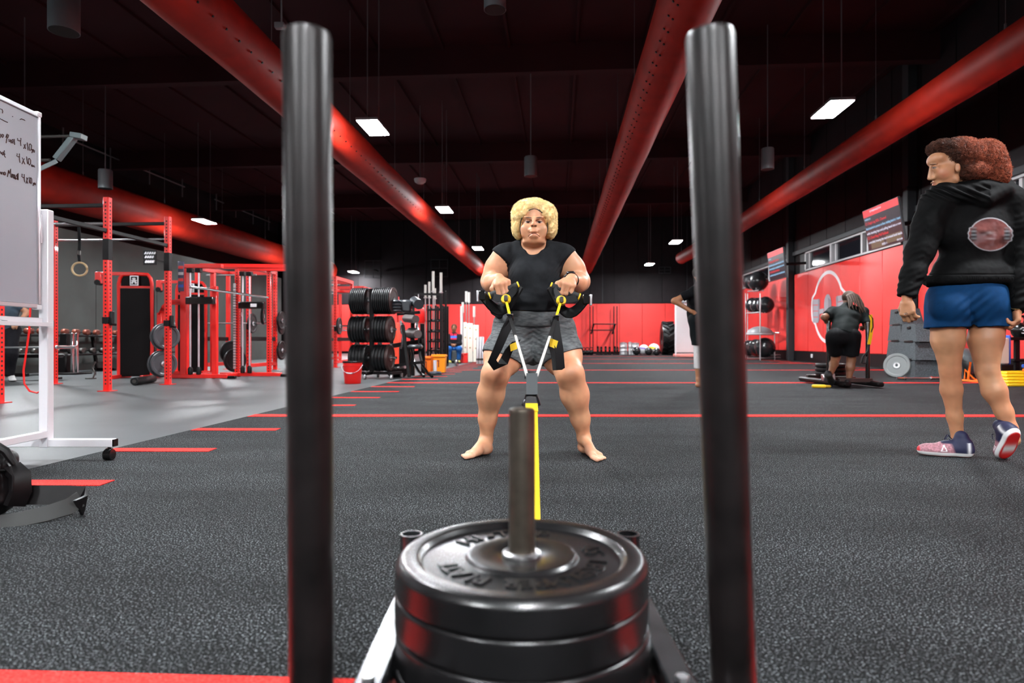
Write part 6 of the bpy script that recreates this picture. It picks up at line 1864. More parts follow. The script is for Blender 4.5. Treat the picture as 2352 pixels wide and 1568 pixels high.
# ------------------------------------------------------------------ suspension trainer in her hands
tr = thing('suspension_trainer', 'black and yellow suspension trainer pulled taut by the squatting person', 'suspension trainer', at(1222, 905, 2.35))
A = at(1222, 905, 2.28)
def tp(name, m, f, sm=40):
    mb = MB(); f(mb); return mb.build(name, m, tr, world=True, smooth=sm)
M_foam = mat('foam_grip', (0.016, 0.017, 0.018), 0.75, bump=(300, 0.3, 0.002))
for side in (-1, 1):
    if side < 0:
        W_, f_, n_ = WL, fL, nL
        g0, g1 = P(1121, 673, 3.50), P(1187, 648, 3.50); knob = P(1162, 686, 3.44)
        c_in, c_out = P(1196, 655, 3.50), P(1108, 677, 3.50)
        low = P(1172, 729, 3.30); loop = [(1174, 733), (1160, 760), (1143, 800), (1130, 828), (1140, 842), (1158, 828), (1168, 805), (1178, 790), (1186, 782)]
        tagp = [(1171, 790), (1188, 783), (1188, 800), (1173, 806)]
    else:
        W_, f_, n_ = WR, fR, nR
        g0, g1 = P(1268, 652, 3.50), P(1334, 678, 3.50); knob = P(1289, 689, 3.44)
        c_in, c_out = P(1262, 658, 3.50), P(1346, 686, 3.50)
        low = P(1276, 732, 3.30); loop = [(1274, 735), (1277, 760), (1284, 800), (1288, 846), (1280, 848), (1276, 815), (1270, 795), (1262, 785)]
        tagp = [(1264, 775), (1282, 782), (1277, 800), (1262, 794)]
    # grip bar through the fist
    gc = W_ + unit(f_)*0.090*1.18 - unit(V3(n_))*0.040
    dl = unit(g1-g0)
    e0, e1 = gc - dl*0.080, gc + dl*0.080
    gr = tp('grip', M_foam, lambda b: b.lathe([(0.0, 0), (0.017, 0), (0.0195, 0.006), (0.0195, 0.154), (0.017, 0.160), (0.0, 0.160)], 20, Vector(e0), Vector(e1-e0)))
    for e, sg in ((e0, -1), (e1, 1)):
        MB().cyl(Vector(e), Vector(e + dl*sg*0.008), 0.021, n=16).build('grip_ring', M_yellow, gr, world=True)
    # webbing triangle from grip ends to the yellow stop
    for e in (e0, e1):
        tp('handle_webbing', M_webbing, lambda b: b.ribbon([Vector(e), Vector(e*0.55+knob*0.45)+Vector((0, 0, -0.004)), Vector(knob)], 0.038, 0.006, (0.25*side, 0.55, 0.80)))
    # foot cradle: padded belly under the grip
    cr = [Vector(c_out + (c_in-c_out)*t + V3((0, 0.03, -0.105))*math.sin(math.pi*t) + V3((0, 0.02, 0))) for t in [i/10 for i in range(11)]]
    cr_o = tp('foot_cradle', M_webbing, lambda b: b.ribbon(cr, 0.066, 0.010, (0, 0.55, 0.85)))
    MB().box(-0.018, 0.018, -0.014, 0.014, -0.026, 0.026, 0.004, Matrix.Translation(Vector(c_out))).build('buckle', M_blackgloss, cr_o, world=True)
    MB().box(-0.006, 0.006, -0.016, 0.016, -0.030, 0.030, 0.002, Matrix.Translation(Vector(c_out) + Vector((0.026*side, 0, -0.004)))).build('buckle', M_steel, cr_o, world=True)
    st_ = tp('yellow_stop', M_yellow, lambda b: b.lathe([(0.0, -0.016), (0.024, -0.014), (0.028, 0.0), (0.022, 0.016), (0.0, 0.018)], 16, Vector(knob), (0.3*side, -1, 0.2)))
    MB().box(-0.010, 0.010, -0.034, 0.010, -0.012, 0.020, 0.003, Matrix.Translation(Vector(knob))).build('stop_clip', M_dsteel, st_, world=True)
    tp('yellow_webbing', M_yellow, lambda b: b.ribbon([Vector(knob), Vector(knob*0.5+low*0.5), Vector(low)], 0.013, 0.005, (1, 0, 0)))
    cam_ = tp('cam_buckle', M_blackgloss, lambda b: b.box(-0.017, 0.017, -0.012, 0.012, -0.022, 0.022, 0.005, Matrix.Translation(Vector(low))))
    MB().tube([Vector(low)+Vector((-0.018*side*-1, -0.012, 0.02)), Vector(low)+Vector((0.014*side*-1, -0.02, 0.016))], 0.006, 6).build('buckle_pin', M_steel, cam_, world=True)
    end = A + Vector((side*0.017, 0.02, 0.065))
    mid = Vector(low)*0.62 + end*0.38
    tp('upper_strap', M_webbing, lambda b: b.ribbon([Vector(low), Vector(low)*0.8+end*0.2, mid], 0.016, 0.005, (1, 0.2, 0)))
    tp('main_strap', mat('pale_webbing', (0.42, 0.40, 0.37), 0.7), lambda b: b.ribbon([mid, mid*0.5+end*0.5, end], 0.011, 0.004, (1, 0.3, 0)))
    lw = [Vector(P(x, y, 3.28 - 0.05*math.sin(i*0.8))) for i, (x, y) in enumerate(loop)]
    tp('loose_loop', M_webbing, lambda b: b.ribbon(lw, 0.050, 0.004, (0.85, 0.5, 0.25)))
    tq = [Vector(P(x, y, 3.22)) for x, y in tagp]
    tp('adjuster_tab', M_yellow, lambda b: b.add(tq + [q + Vector((0, 0.008, 0)) for q in tq], [(0,1,2,3), (7,6,5,4), (0,4,5,1), (1,5,6,2), (2,6,7,3), (3,7,4,0)]), 0)
tp('equaliser_loop', mat('grey_webbing', (0.06, 0.07, 0.075), 0.7, bump=(900, 0.3, 0.001)), lambda b: b.ribbon([A+Vector((0, 0.02, 0.075)), A+Vector((0, 0.012, 0.04)), A+Vector((0, 0.0, 0.0))], 0.040, 0.010, (1, 0, 0)))
hl = [at(1206, 868, 2.38), at(1206, 858, 2.38), at(1214, 852, 2.38), at(1226, 856, 2.38), at(1234, 868, 2.38)]
tp('grab_loop', M_webbing, lambda b: b.ribbon(hl, 0.030, 0.004, (0, 1, 0.2)))
cb_ = [at(1208, 907, 2.27), at(1204, 920, 2.26), at(1201, 928, 2.255), at(1206, 933, 2.25), at(1236, 933, 2.25), at(1239, 928, 2.255), at(1236, 918, 2.26), at(1232, 907, 2.27)]
tp('carabiner', mat('carabiner_black', (0.03, 0.03, 0.035), 0.2, 0.8), lambda b: b.tube(cb_, 0.0052, 8, closed=True))
ya = thing('tow_strap', 'bright yellow tow strap running from the carabiner to the near sled', 'strap', (0.05, 1.52, 0.1))
p_top = at(1221, 929, 2.25)
MB().ribbon([p_top, p_top*0.6+Vector((0.050, 1.53, 0.125))*0.4, Vector((0.050, 1.53, 0.125))], 0.040, 0.004, (1, 0, 0)).build('strap_band', M_yellow, ya, world=True)
MB().ribbon([p_top+Vector((0, 0.006, 0.004)), p_top*0.93+Vector((0.062, 1.53, 0.125))*0.07+Vector((0, 0, 0.006))], 0.042, 0.004, (1, 0, 0)).build('sewn_end', M_yellow, ya, world=True)
# ------------------------------------------------------------------ the woman walking away
DW = 3.68
w2 = thing('person', 'person with curly brown hair in black hoodie and blue shorts walking away', 'person', (at(2226, 0, DW).x, DW, 0))
def up2(S, g=0.0):
    S.cap(P(2162, 466, 3.70), P(2308, 464, 3.67), 0.083+g, 0.083+g, 0.04)
    S.cap(P(2200, 440, 3.70), P(2160, 458, 3.70), 0.055+g, 0.070+g, 0.04).cap(P(2250, 440, 3.69), P(2312, 456, 3.67), 0.055+g, 0.070+g, 0.04)
    S.ell(P(2234, 530, 3.69), (0.205+g, 0.135+g, 0.17+g), k=0.06)
    S.ell(P(2228, 620, 3.70), (0.195+g, 0.130+g, 0.12+g), k=0.07)
    return S
def arms2(S, g=0.0):
    S.cap(P(2152, 472, 3.70), P(2132, 520, 3.70), 0.082+g, 0.074+g, 0.05).cap(P(2132, 520, 3.70), P(2112, 578, 3.68), 0.074+g, 0.062+g, 0.04)
    S.cap(P(2112, 578, 3.68), P(2096, 630, 3.65), 0.060+g, 0.052+g, 0.04).cap(P(2096, 630, 3.65), P(2083, 674, 3.62), 0.052+g, 0.040+g, 0.03)
    S.cap(P(2320, 472, 3.66), P(2334, 525, 3.65), 0.078+g, 0.070+g, 0.05).cap(P(2334, 525, 3.65), P(2342, 582, 3.63), 0.070+g, 0.060+g, 0.04)
    S.cap(P(2342, 582, 3.63), P(2342, 640, 3.59), 0.060+g, 0.050+g, 0.04).cap(P(2342, 640, 3.59), P(2338, 694, 3.56), 0.050+g, 0.040+g, 0.03)
    return S
def low2(S, g=0.0):
    S.ell(P(2226, 675, 3.70), (0.228+g, 0.145+g, 0.115+g), k=0.06)
    S.ell(P(2182, 705, 3.65), (0.11+g, 0.10+g, 0.10+g), k=0.05).ell(P(2270, 705, 3.64), (0.11+g, 0.10+g, 0.10+g), k=0.05)
    S.cap(P(2178, 705, 3.70), P(2177, 780, 3.70), 0.110+g, 0.096+g, 0.015)
    S.cap(P(2272, 705, 3.68), P(2264, 780, 3.66), 0.108+g, 0.096+g, 0.015)
    return S
B2 = up2(SDF(), -0.022); arms2(B2, -0.016); low2(B2, -0.012)
B2.cap(P(2177, 780, 3.70), P(2182, 848, 3.72), 0.082, 0.052, 0.02)
B2.cap(P(2182, 848, 3.72), P(2185, 893, 3.745), 0.052, 0.055, 0.02).cap(P(2185, 893, 3.745), P(2193, 955, 3.76), 0.055, 0.036, 0.02).cap(P(2193, 955, 3.76), P(2200, 1010, 3.76), 0.040, 0.030, 0.03)
B2.cap(P(2200, 1010, 3.76), P(2200, 1030, 3.76), 0.030, 0.034, 0.02)
B2.cap(P(2264, 780, 3.66), P(2267, 850, 3.64), 0.086, 0.056, 0.02)
B2.cap(P(2267, 850, 3.64), P(2284, 897, 3.62), 0.056, 0.060, 0.02).cap(P(2284, 897, 3.62), P(2306, 945, 3.60), 0.060, 0.039, 0.02).cap(P(2306, 945, 3.60), P(2322, 982, 3.58), 0.042, 0.031, 0.03)
B2.cap(P(2322, 982, 3.58), P(2328, 1010, 3.58), 0.031, 0.033, 0.02)
wl2, wr2 = P(2083, 684, 3.615), P(2337, 702, 3.555)
hand(B2, wl2, (0.02, -0.05, -1), (-0.86, -0.5, 0.0), 1.0, -1.0 if np.cross((0.02, -0.05, -1), (-0.86, -0.5, 0))[1] < 0 else 1.0, thumb='side', curls=[(38, 62, 30), (40, 58, 30), (42, 50, 28), (40, 36, 20)])
hand(B2, wr2, (-0.05, -0.03, -1), (0.86, -0.5, 0.0), 1.0, -1.0 if np.cross((-0.05, -0.03, -1), (0.86, -0.5, 0))[1] < 0 else 1.0, thumb='side', curl=(45, 70, 40))
# head in profile, looking left and down
B2.cap(P(2200, 405, 3.69), P(2222, 455, 3.70), 0.060, 0.070, 0.03)
B2.ell(P(2187, 371, 3.68), (0.108, 0.078, 0.098), k=0.03)
B2.ell(P(2168, 398, 3.675), (0.066, 0.062, 0.062), k=0.03)
B2.ell(P(2158, 422, 3.67), (0.032, 0.034, 0.024), k=0.02)
B2.cap(P(2162, 426, 3.67), P(2192, 412, 3.63), 0.022, 0.024, 0.025)
B2.ell(P(2150, 366, 3.675), (0.040, 0.060, 0.040), k=0.02)
B2.cap(P(2139, 380, 3.675), P(2135.5, 408, 3.675), 0.0085, 0.0125, 0.010)
B2.ell(P(2141, 410, 3.662), (0.013, 0.011, 0.008), k=0.006)
B2.ell(P(2146, 418, 3.675), (0.016, 0.022, 0.0085), k=0.006).ell(P(2148.5, 423, 3.675), (0.016, 0.020, 0.0080), k=0.005)
B2.cap(P(2141, 420.6, 3.64), P(2141, 420.6, 3.70), 0.0028, 0.0028, 0.004, neg=True)
B2.cap(P(2138, 376, 3.640), P(2150, 375, 3.630), 0.007, 0.006, 0.018)
B2.ell(P(2145, 384, 3.622), (0.019, 0.013, 0.0115), k=0.010, neg=True)
B2.ell(P(2147, 384.5, 3.636), 0.0125, k=0.004)
B2.ell(P(2164, 396, 3.635), (0.036, 0.022, 0.030), k=0.04)
B2.ell(P(2200, 384, 3.594), (0.014, 0.010, 0.025), k=0.006)
B2.ell(P(2199, 383, 3.584), (0.007, 0.006, 0.015), k=0.004, neg=True)
sc2 = skin_col((0.46, 0.215, 0.112), 51, 0.10)
def w2col(v, n):
    c = sc2(v, n); x, y = pxy(v)
    f_ = (y < 432)
    br = ((x-2143)/9)**2 + ((y-376)/1.7)**2
    c = mixc(c, (0.06, 0.025, 0.015), 0.75*(1-soft(br, 0.5, 1.3))*f_)
    ey = ((x-2145)/5.0)**2 + ((y-384.6)/2.0)**2
    c = mixc(c, (0.16, 0.11, 0.085), (1-soft(ey, 0.6, 1.2))*f_*(v[:,1] < 3.66))
    ir = ((x-2143.5)/2.0)**2 + ((y-384.8)/2.0)**2
    c = mixc(c, (0.015, 0.008, 0.006), (1-soft(ir, 0.6, 1.2))*f_*(v[:,1] < 3.66))
    ld = ((x-2146)/6.5)**2 + ((y-382.4)/1.0)**2
    c = mixc(c, (0.03, 0.012, 0.008), 0.9*(1-soft(ld, 0.6, 1.3))*f_*(v[:,1] < 3.66))
    lp = ((x-2145)/6)**2 + ((y-420.5)/4.2)**2
    c = mixc(c, (0.34, 0.10, 0.075), 0.6*(1-soft(lp, 0.5, 1.2))*f_)
    ck = ((x-2165)/16)**2 + ((y-398)/12)**2
    c = mixc(c, (0.46, 0.15, 0.09), 0.45*(1-soft(ck, 0.1, 1.2))*f_)
    for kx, ky in ((2181, 850), (2268, 855)):
        kk = ((x-kx)/16)**2 + ((y-ky)/12)**2
        c = mixc(c, (0.33, 0.135, 0.068), 0.4*(1-soft(kk, 0.2, 1.2)))
    return c
body_obj('body', B2, 0.0034, M_skin, w2, color=w2col)
# hoodie
Hd = up2(SDF(), 0.008)
Hd.ell(P(2227, 645, 3.70), (0.245, 0.165, 0.080), k=0.06)
Hd.plane(P(2228, 656, 3.70), (0, 0, -1), 0.010)
Ar = arms2(SDF(), 0.010)
Ar.cap(P(2086, 660, 3.63), P(2082, 683, 3.62), 0.045, 0.043, 0.015).cap(P(2340, 678, 3.57), P(2338, 703, 3.56), 0.045, 0.043, 0.015)
Ar.plane(P(2083, 681, 3.62), (-0.28, 0, -0.96), 0.006)
Hd.union(Ar, 0.03)
# hood folded on the back
Hd.cap(P(2166, 434, 3.66), P(2212, 446, 3.60), 0.045, 0.042, 0.03).cap(P(2212, 446, 3.60), P(2262, 458, 3.575), 0.042, 0.036, 0.03).cap(P(2262, 458, 3.575), P(2306, 440, 3.60), 0.036, 0.044, 0.03)
Hd.ell(P(2248, 432, 3.635), (0.125, 0.065, 0.050), k=0.03)
Hd.cap(P(2170, 426, 3.70), P(2300, 424, 3.69), 0.050, 0.050, 0.03)
Hd.ell(P(2200, 402, 3.69), (0.10, 0.085, 0.055), k=0.01, neg=True)
E0 = P(2275, 536, 3.56)
def hood_col(v, n):
    c = V3((0.0024, 0.0024, 0.0026))[None]*(1+0.25*vnoise(v*70, 61))[:,None]
    x, y = pxy(v)
    back = (v[:,1] < 3.66)
    dx, dy = (x-2275)/49.0, (y-537)/39.0
    t = np.arctan2(dy, dx)
    side = np.abs(np.cos(t))
    rr = np.sqrt(dx*dx + dy*dy)
    edge = 0.96 + 0.07*soft(side, 0.88, 0.94) + 0.018*np.sin(22*t)*(side > 0.88)
    ins = (1-soft(rr/edge, 0.985, 1.0))*back
    q = vnoise(v*np.array([16., 16., 42.]), 62); q2 = vnoise(v*np.array([34., 34., 60.]), 63)
    art = V3((0.13, 0.045, 0.040))[None]*(1+0.8*q[:,None]) + V3((0.10, 0.10, 0.11))[None]*np.clip(q2, 0, 1)[:,None]
    grey = np.clip(1-((np.abs(dx)-0.78)/0.18)**2, 0, 1)*np.clip(1-(dy/0.5)**2, 0, 1)
    art = art*(1-grey[:,None]) + V3((0.12, 0.14, 0.15))[None]*(1+0.8*np.sin(y*0.75))[:,None]*0.8*grey[:,None]
    top = soft(-dy, 0.35, 0.8)
    art = art*(1-0.6*top[:,None]) + V3((0.09, 0.022, 0.020))[None]*0.6*top[:,None]
    bot = soft(dy, 0.3, 0.75)
    art = art*(1-0.6*bot[:,None]) + V3((0.26, 0.10, 0.09))[None]*0.6*bot[:,None]
    mk = np.exp(-((dx-0.02)/0.22)**2 - ((dy+0.08)/0.10)**2)*0.6 + np.exp(-((dx-0.02)/0.2)**2 - ((dy-0.26)/0.05)**2)*0.7
    art = art + mk[:,None]*0.20
    c = c*(1-ins[:,None]) + np.clip(art, 0.004, 1)*ins[:,None]
    ln = np.exp(-((rr/edge-1.0)/0.030)**2)*back
    return mixc(c, (0.36, 0.36, 0.38), 0.95*ln)
def hood_disp(v, n):
    x, y = pxy(v)
    a = 0.007*vnoise(v*np.array([7., 7., 16.]), 64)*soft(y, 560, 610)*(1-soft(y, 622, 634))
    b = 0.006*vnoise(v*np.array([9., 9., 9.]), 65)*(1-soft(y, 622, 634))
    arm = ((x < 2128) | (x > 2330))
    c = arm*0.006*np.sin(y*0.35+x*0.12)*vnoise(v*14, 66)*soft(y, 480, 520)
    hood = 0.007*np.sin((y-0.42*(x-2200))*0.42)*np.exp(-((y-440)/16)**2)*(x < 2275)
    rib = 0.0012*np.sin(x*2.2)*soft(y, 630, 636)*(~arm)
    seam = -0.004*np.exp(-((y-629)/1.6)**2)*(~arm)
    return a + b + c + hood + rib + seam + 0.001*vnoise(v*60, 67)
body_obj('hoodie', Hd, 0.0036, M_cloth, w2, color=hood_col, disp=hood_disp, label='black hoodie with printed emblem on the back')
# shorts
Sh = low2(SDF(), 0.002)
Sh.cap(P(2178, 690, 3.70), P(2176, 765, 3.70), 0.114, 0.120, 0.015).cap(P(2272, 690, 3.68), P(2272, 765, 3.66), 0.114, 0.117, 0.015)
Sh.cap(P(2226, 650, 3.70), P(2226, 690, 3.70), 0.15, 0.15, 0.05)
Sh.cap(P(2229, 760, 3.40), P(2229, 760, 4.0), 0.020, 0.020, 0.02, neg=True)
Sh.plane(P(2226, 751, 3.66), (0.0, -0.05, -1), 0.004)
Sh.plane(P(2226, 646, 3.70), (0, 0, 1), 0.006)
def sdisp(v, n):
    x, y = pxy(v)
    return 0.004*vnoise(v*np.array([14., 14., 8.]), 71) - 0.014*np.exp(-((x-2232-0.10*(y-700))/5.0)**2)*soft(y, 680, 735) + 0.003*np.sin((x+1.2*y)*0.22)*np.exp(-((x-2240)/45)**2)*soft(y, 660, 690)
body_obj('shorts', Sh, 0.0042, M_cloth, w2, color=plain((0.0035, 0.034, 0.105), 0.12, 50, 72), disp=sdisp, label='royal blue running shorts')
# hair
Hr = SDF()
Hr.ell(P(2200, 356, 3.68), (0.135, 0.125, 0.098), k=0.02).ell(P(2258, 368, 3.68), (0.105, 0.12, 0.120), k=0.03).ell(P(2279, 394, 3.67), (0.080, 0.10, 0.080), k=0.03).ell(P(2288, 410, 3.655), (0.055, 0.07, 0.045), k=0.03)
Hr.ell(P(2225, 398, 3.67), (0.105, 0.11, 0.062), k=0.03).ell(P(2160, 339, 3.68), (0.064, 0.085, 0.045), k=0.02)
Hr.ell(P(2150, 397, 3.655), (0.112, 0.150, 0.108), np.array([[0.94, 0, 0.34], [0, 1, 0], [-0.34, 0, 0.94]]), k=0.012, neg=True)
Hr.ell(P(2213, 377, 3.635), (0.048, 0.050, 0.050), k=0.02).ell(P(2196, 362, 3.63), (0.05, 0.045, 0.035), k=0.02)
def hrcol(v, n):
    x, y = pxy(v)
    t = soft((x-2205)*0.8 + (400-y)*0.35, 10, 60)  # auburn towards the back right stands in for warm rim light
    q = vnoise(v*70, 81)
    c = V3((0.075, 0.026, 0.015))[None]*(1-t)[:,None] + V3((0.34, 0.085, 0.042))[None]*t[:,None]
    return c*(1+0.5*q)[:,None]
body_obj('hair', Hr, 0.006, M_hair, w2, color=lambda v, n: hrcol(v, n)*0.35, disp=lambda v, n: 0.010*vnoise(v*70, 82)+0.005*vnoise(v*160, 83)-0.006, label='shoulder-length curly brown hair')
hv, hf = surface_net(Hr, 0.0055); hn = np_normals(hv, hf)
ok = hv[:,1] < 3.74
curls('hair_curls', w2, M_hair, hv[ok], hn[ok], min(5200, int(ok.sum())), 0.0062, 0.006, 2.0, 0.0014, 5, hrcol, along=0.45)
# trainers
def trainer(heel, toe, inner, up, sole_red):
    S_, h, f, l, u, L_ = shoe_sdf(heel, toe, inner, up=up)
    S_.cap(h + f*0.058 + u*0.07, h + f*0.058 + u*0.115, 0.030, 0.034, 0.02)
    def col(v, n):
        q = (v-h); a = q @ f; b = q @ l; z = q @ u
        kn = vnoise(v*160, 91)
        c = V3((0.36, 0.16, 0.19))[None]*(1+0.5*kn)[:,None]
        navy = soft(0.105-a + 0.3*(z-0.06), -0.012, 0.004)
        c = mixc(c, (0.010, 0.012, 0.045), navy)
        c = mixc(c, (0.010, 0.012, 0.045), soft(z, 0.072, 0.078)*(a < 0.16))
        strip = np.exp(-((a-0.028)/0.008)**2)*(z < 0.085)
        c = mixc(c, (0.62, 0.62, 0.64), strip*(z > 0.02))
        c = mixc(c, (0.74, 0.74, 0.74), 1-soft(z, 0.022, 0.026))
        tri = (np.abs(a-0.150) < 0.018-(z-0.030)*0.42) & (z > 0.030) & (z < 0.068) & ~((np.abs(a-0.150) < 0.010-(z-0.036)*0.42) & (z > 0.036) & (z < 0.056))
        c = mixc(c, (0.75, 0.72, 0.74), tri*1.0)
        c = mixc(c, (0.55, 0.012, 0.012), 1-soft(z, 0.003, 0.007))
        arch = np.exp(-((a-0.125)/0.024)**2)*(z < 0.008)*(1-soft(np.abs(b), 0.028, 0.034))
        c = mixc(c, (0.62, 0.60, 0.58), arch)
        c = mixc(c, (0.6, 0.02, 0.03), soft(a, 0.262, 0.268)*(z > 0.024)*(z < 0.05))
        return c
    o = body_obj('trainer', S_, 0.0036, M_shoe, w2, color=col, label='pink and navy trainer with white and red sole')
    lc = MB()
    for k in range(4):
        q = h + f*(0.115+0.022*k) + u*(0.092-0.010*k)
        lc.tube([Vector(q - l*0.022 - u*0.012), Vector(q + u*0.006), Vector(q + l*0.022 - u*0.012)], 0.0028, 5)
    q = h + f*0.105 + u*0.10
    lc.tube([Vector(q), Vector(q + f*0.02 + l*0.02 + u*0.02), Vector(q + f*0.03 + l*0.03 - u*0.01)], 0.0028, 5).tube([Vector(q), Vector(q + f*0.02 - l*0.02 + u*0.025), Vector(q + f*0.035 - l*0.03)], 0.0028, 5)
    lc.build('laces', mat('navy_laces', (0.012, 0.012, 0.04), 0.7), o, world=True)
hl_ = at(2236, 1049, 3.645); hl_.z = 0.0
tl_ = hl_ + Vector((-0.245, 0.105, 0))
trainer(hl_, tl_, (0.4, 1, 0), (0, 0, 1), False)
tr_ = Vector((at(2334, 0, 3.50).x, 3.56, 0.008))                # toe of the trailing foot stays on the turf, heel lifted
hr_ = at(2336, 990, 3.47)
upv = V3(hr_ - tr_); 
trainer(hr_, tr_ + Vector((0.0, 0.02, 0.0)), (-1, 0, 0), np.cross((1, 0, 0), unit(V3(tr_-hr_))) * (1 if np.cross((1, 0, 0), unit(V3(tr_-hr_)))[1] > 0 else -1), True)
MB().tube([P(2183+17*math.cos(t)+15, 1009+4*math.sin(t), 3.76-0.036*math.sin(t)) for t in [2*math.pi*i/20 for i in range(20)]], 0.0032, 5, closed=True).build('anklet', M_black, w2, world=True)
MB().tube([P(2337+15*math.cos(t), 706+3*math.sin(t), 3.56-0.037*math.sin(t)) for t in [2*math.pi*i/20 for i in range(20)]], 0.0030, 6, closed=True).build('bracelet', mat('gold', (0.75, 0.50, 0.20), 0.3, 1.0), w2, world=True)
tp_ = P(2083, 722, 3.56)
MB().tube([P(2081+4.2*math.cos(t), 719+1.5*math.sin(t), 3.585-0.011*math.sin(t)) for t in [2*math.pi*i/14 for i in range(14)]], 0.002, 5, closed=True).build('finger_ring', M_chrome, w2, world=True)

# ------------------------------------------------------------------ smaller figures farther back
def figure(label, J, skin, top, bottom, hair, shoes=None, sleeve=0.5, leg=0.6, h=0.011, face=(0, -1, 0), g=1.0, socks=None, extra=None, curl=(60, 70, 40), hair_r=1.0):
    q = {k: (V3(at(*v)) if len(v) == 3 else V3(v[:3])) for k, v in J.items()}
    base = (q['anL']+q['anR'])/2
    o = thing('person', label, 'person', (base[0], base[1], 0))
    fdir = unit(face); side = unit(np.cross(fdir, (0, 0, 1)))
    def tors(S, e):
        sh = (q['shL']+q['shR'])/2; hp = (q['hipL']+q['hipR'])/2
        S.cap(q['shL'], q['shR'], 0.070*g+e, 0.070*g+e, 0.05)
        S.cap(q['neck'], (q['shL']*0.6+sh*0.4), 0.055*g+e, 0.065*g+e, 0.04).cap(q['neck'], (q['shR']*0.6+sh*0.4), 0.055*g+e, 0.065*g+e, 0.04)
        ch = sh*0.72+hp*0.28; wa = sh*0.35+hp*0.65
        ax = unit(q['shR']-q['shL'])
        for c_, w_ in ((ch, 0.088), (wa, 0.062), (hp, 0.070)):
            S.cap(c_-ax*w_*g, c_+ax*w_*g, 0.105*g+e, 0.105*g+e, 0.07)
        S.cap(ch, wa, 0.13*g+e, 0.125*g+e, 0.06).cap(wa, hp, 0.125*g+e, 0.125*g+e, 0.06)
        return S
    def thighs(S, e, t=1.0):
        for s_ in 'LR':
            S.cap(q['hip'+s_], q['hip'+s_]*(1-t)+q['kn'+s_]*t, 0.098*g+e, (0.098-0.036*t)*g+e, 0.05)
        return S
    B_ = tors(SDF(), -0.012); thighs(B_, -0.01)
    for s_ in 'LR':
        B_.cap(q['sh'+s_], q['el'+s_], 0.056*g, 0.043*g, 0.03).cap(q['el'+s_], q['wr'+s_], 0.042*g, 0.027*g, 0.03)
        B_.cap(q['kn'+s_], q['kn'+s_]*0.6+q['an'+s_]*0.4, 0.060*g, 0.058*g, 0.03).cap(q['kn'+s_]*0.6+q['an'+s_]*0.4, q['an'+s_], 0.058*g, 0.035*g, 0.03)
        f_ = unit(q['wr'+s_]-q['el'+s_]) if ('hf'+s_) not in J else unit(V3(J['hf'+s_]))
        nn = V3(J['hn'+s_]) if ('hn'+s_) in J else V3((0, -1, 0.2))
        hand(B_, q['wr'+s_]+f_*0.01, f_, nn, 1.0, 1.0 if s_ == 'L' else -1.0, curl)
        if shoes is None:
            bare_foot(B_, q['an'+s_], np.array([*q['he'+s_][:2], 0]), np.array([*q['to'+s_][:2], 0]), (1, 0, 0) if s_ == 'L' else (-1, 0, 0))
    hd = q['head']; upv_ = unit(hd-q['neck']); fw = unit(fdir - upv_*(fdir @ upv_)); sd = np.cross(upv_, fw); R = np.stack([fw, sd, upv_], 1)
    B_.cap(q['neck']-upv_*0.02, hd-upv_*0.06, 0.055*g, 0.052*g, 0.03)
    B_.ell(hd+upv_*0.015-fw*0.01, (0.098, 0.076, 0.100), R, 0.03).ell(hd+fw*0.03-upv_*0.045, (0.062, 0.058, 0.062), R, 0.03).ell(hd+fw*0.062-upv_*0.088, (0.026, 0.028, 0.022), R, 0.02)
    B_.cap(hd+fw*0.088+upv_*0.012, hd+fw*0.106-upv_*0.024, 0.009, 0.013, 0.012)
    B_.ell(hd+fw*0.084-upv_*0.055, (0.014, 0.024, 0.009), R, 0.008)
    for s_ in (-1, 1):
        B_.ell(hd+fw*0.088+sd*s_*0.031+upv_*0.008, (0.012, 0.016, 0.010), R, 0.008, neg=True)
        B_.ell(hd+sd*s_*0.076-upv_*0.01, (0.020, 0.010, 0.030), R, 0.008)
    sk = skin_col(skin, 7)
    def fcol(v, n):
        c = sk(v, n); w = v-hd; a, b, z = w @ fw, w @ sd, w @ upv_
        near = (np.abs(z) < 0.12) & (a > 0.05)
        for s_ in (-1, 1):
            c = mixc(c, (0.015, 0.010, 0.008), near*(1-soft(((b-s_*0.031)/0.014)**2+((z-0.006)/0.006)**2, 0.6, 1.3)))
            c = mixc(c, (0.02, 0.012, 0.008), near*0.8*(1-soft(((b-s_*0.032)/0.020)**2+((z-0.028)/0.005)**2, 0.6, 1.3)))
        c = mixc(c, (0.20, 0.06, 0.05), near*0.7*(1-soft((b/0.024)**2+((z+0.055)/0.007)**2, 0.6, 1.3)))
        return c
    body_obj('body', B_, h, M_skin, o, color=fcol)
    T_ = tors(SDF(), 0.010)
    hp = (q['hipL']+q['hipR'])/2; shm = (q['shL']+q['shR'])/2; dn = unit(hp-shm)
    T_.plane(hp + dn*0.01, dn, 0.01)
    for s_ in 'LR':
        e_ = SDF(); d_ = q['el'+s_]-q['sh'+s_]
        pe = q['sh'+s_]+d_*min(1, sleeve)
        e_.cap(q['sh'+s_], pe+d_*0.15 if sleeve < 1 else pe, 0.072*g, 0.062*g, 0.03)
        if sleeve > 1:
            d2 = q['wr'+s_]-q['el'+s_]
            e_.cap(q['el'+s_], q['el'+s_]+d2*1.02, 0.060*g, 0.044*g, 0.03)
            e_.plane(q['el'+s_]+d2*0.95, d2, 0.006)
        else: e_.plane(pe, d_, 0.006)
        T_.union(e_, 0.03)
    T_.cap(hd-upv_*0.02, hd-upv_*0.14, 0.058*g, 0.062*g, 0.006, neg=True)
    body_obj('shirt', T_, h, M_cloth, o, color=top if callable(top) else plain(top, 0.15, 40, 8), disp=lambda v, n: 0.010*vnoise(v*np.array([9., 9., 16.]), 9))
    Bt = SDF()
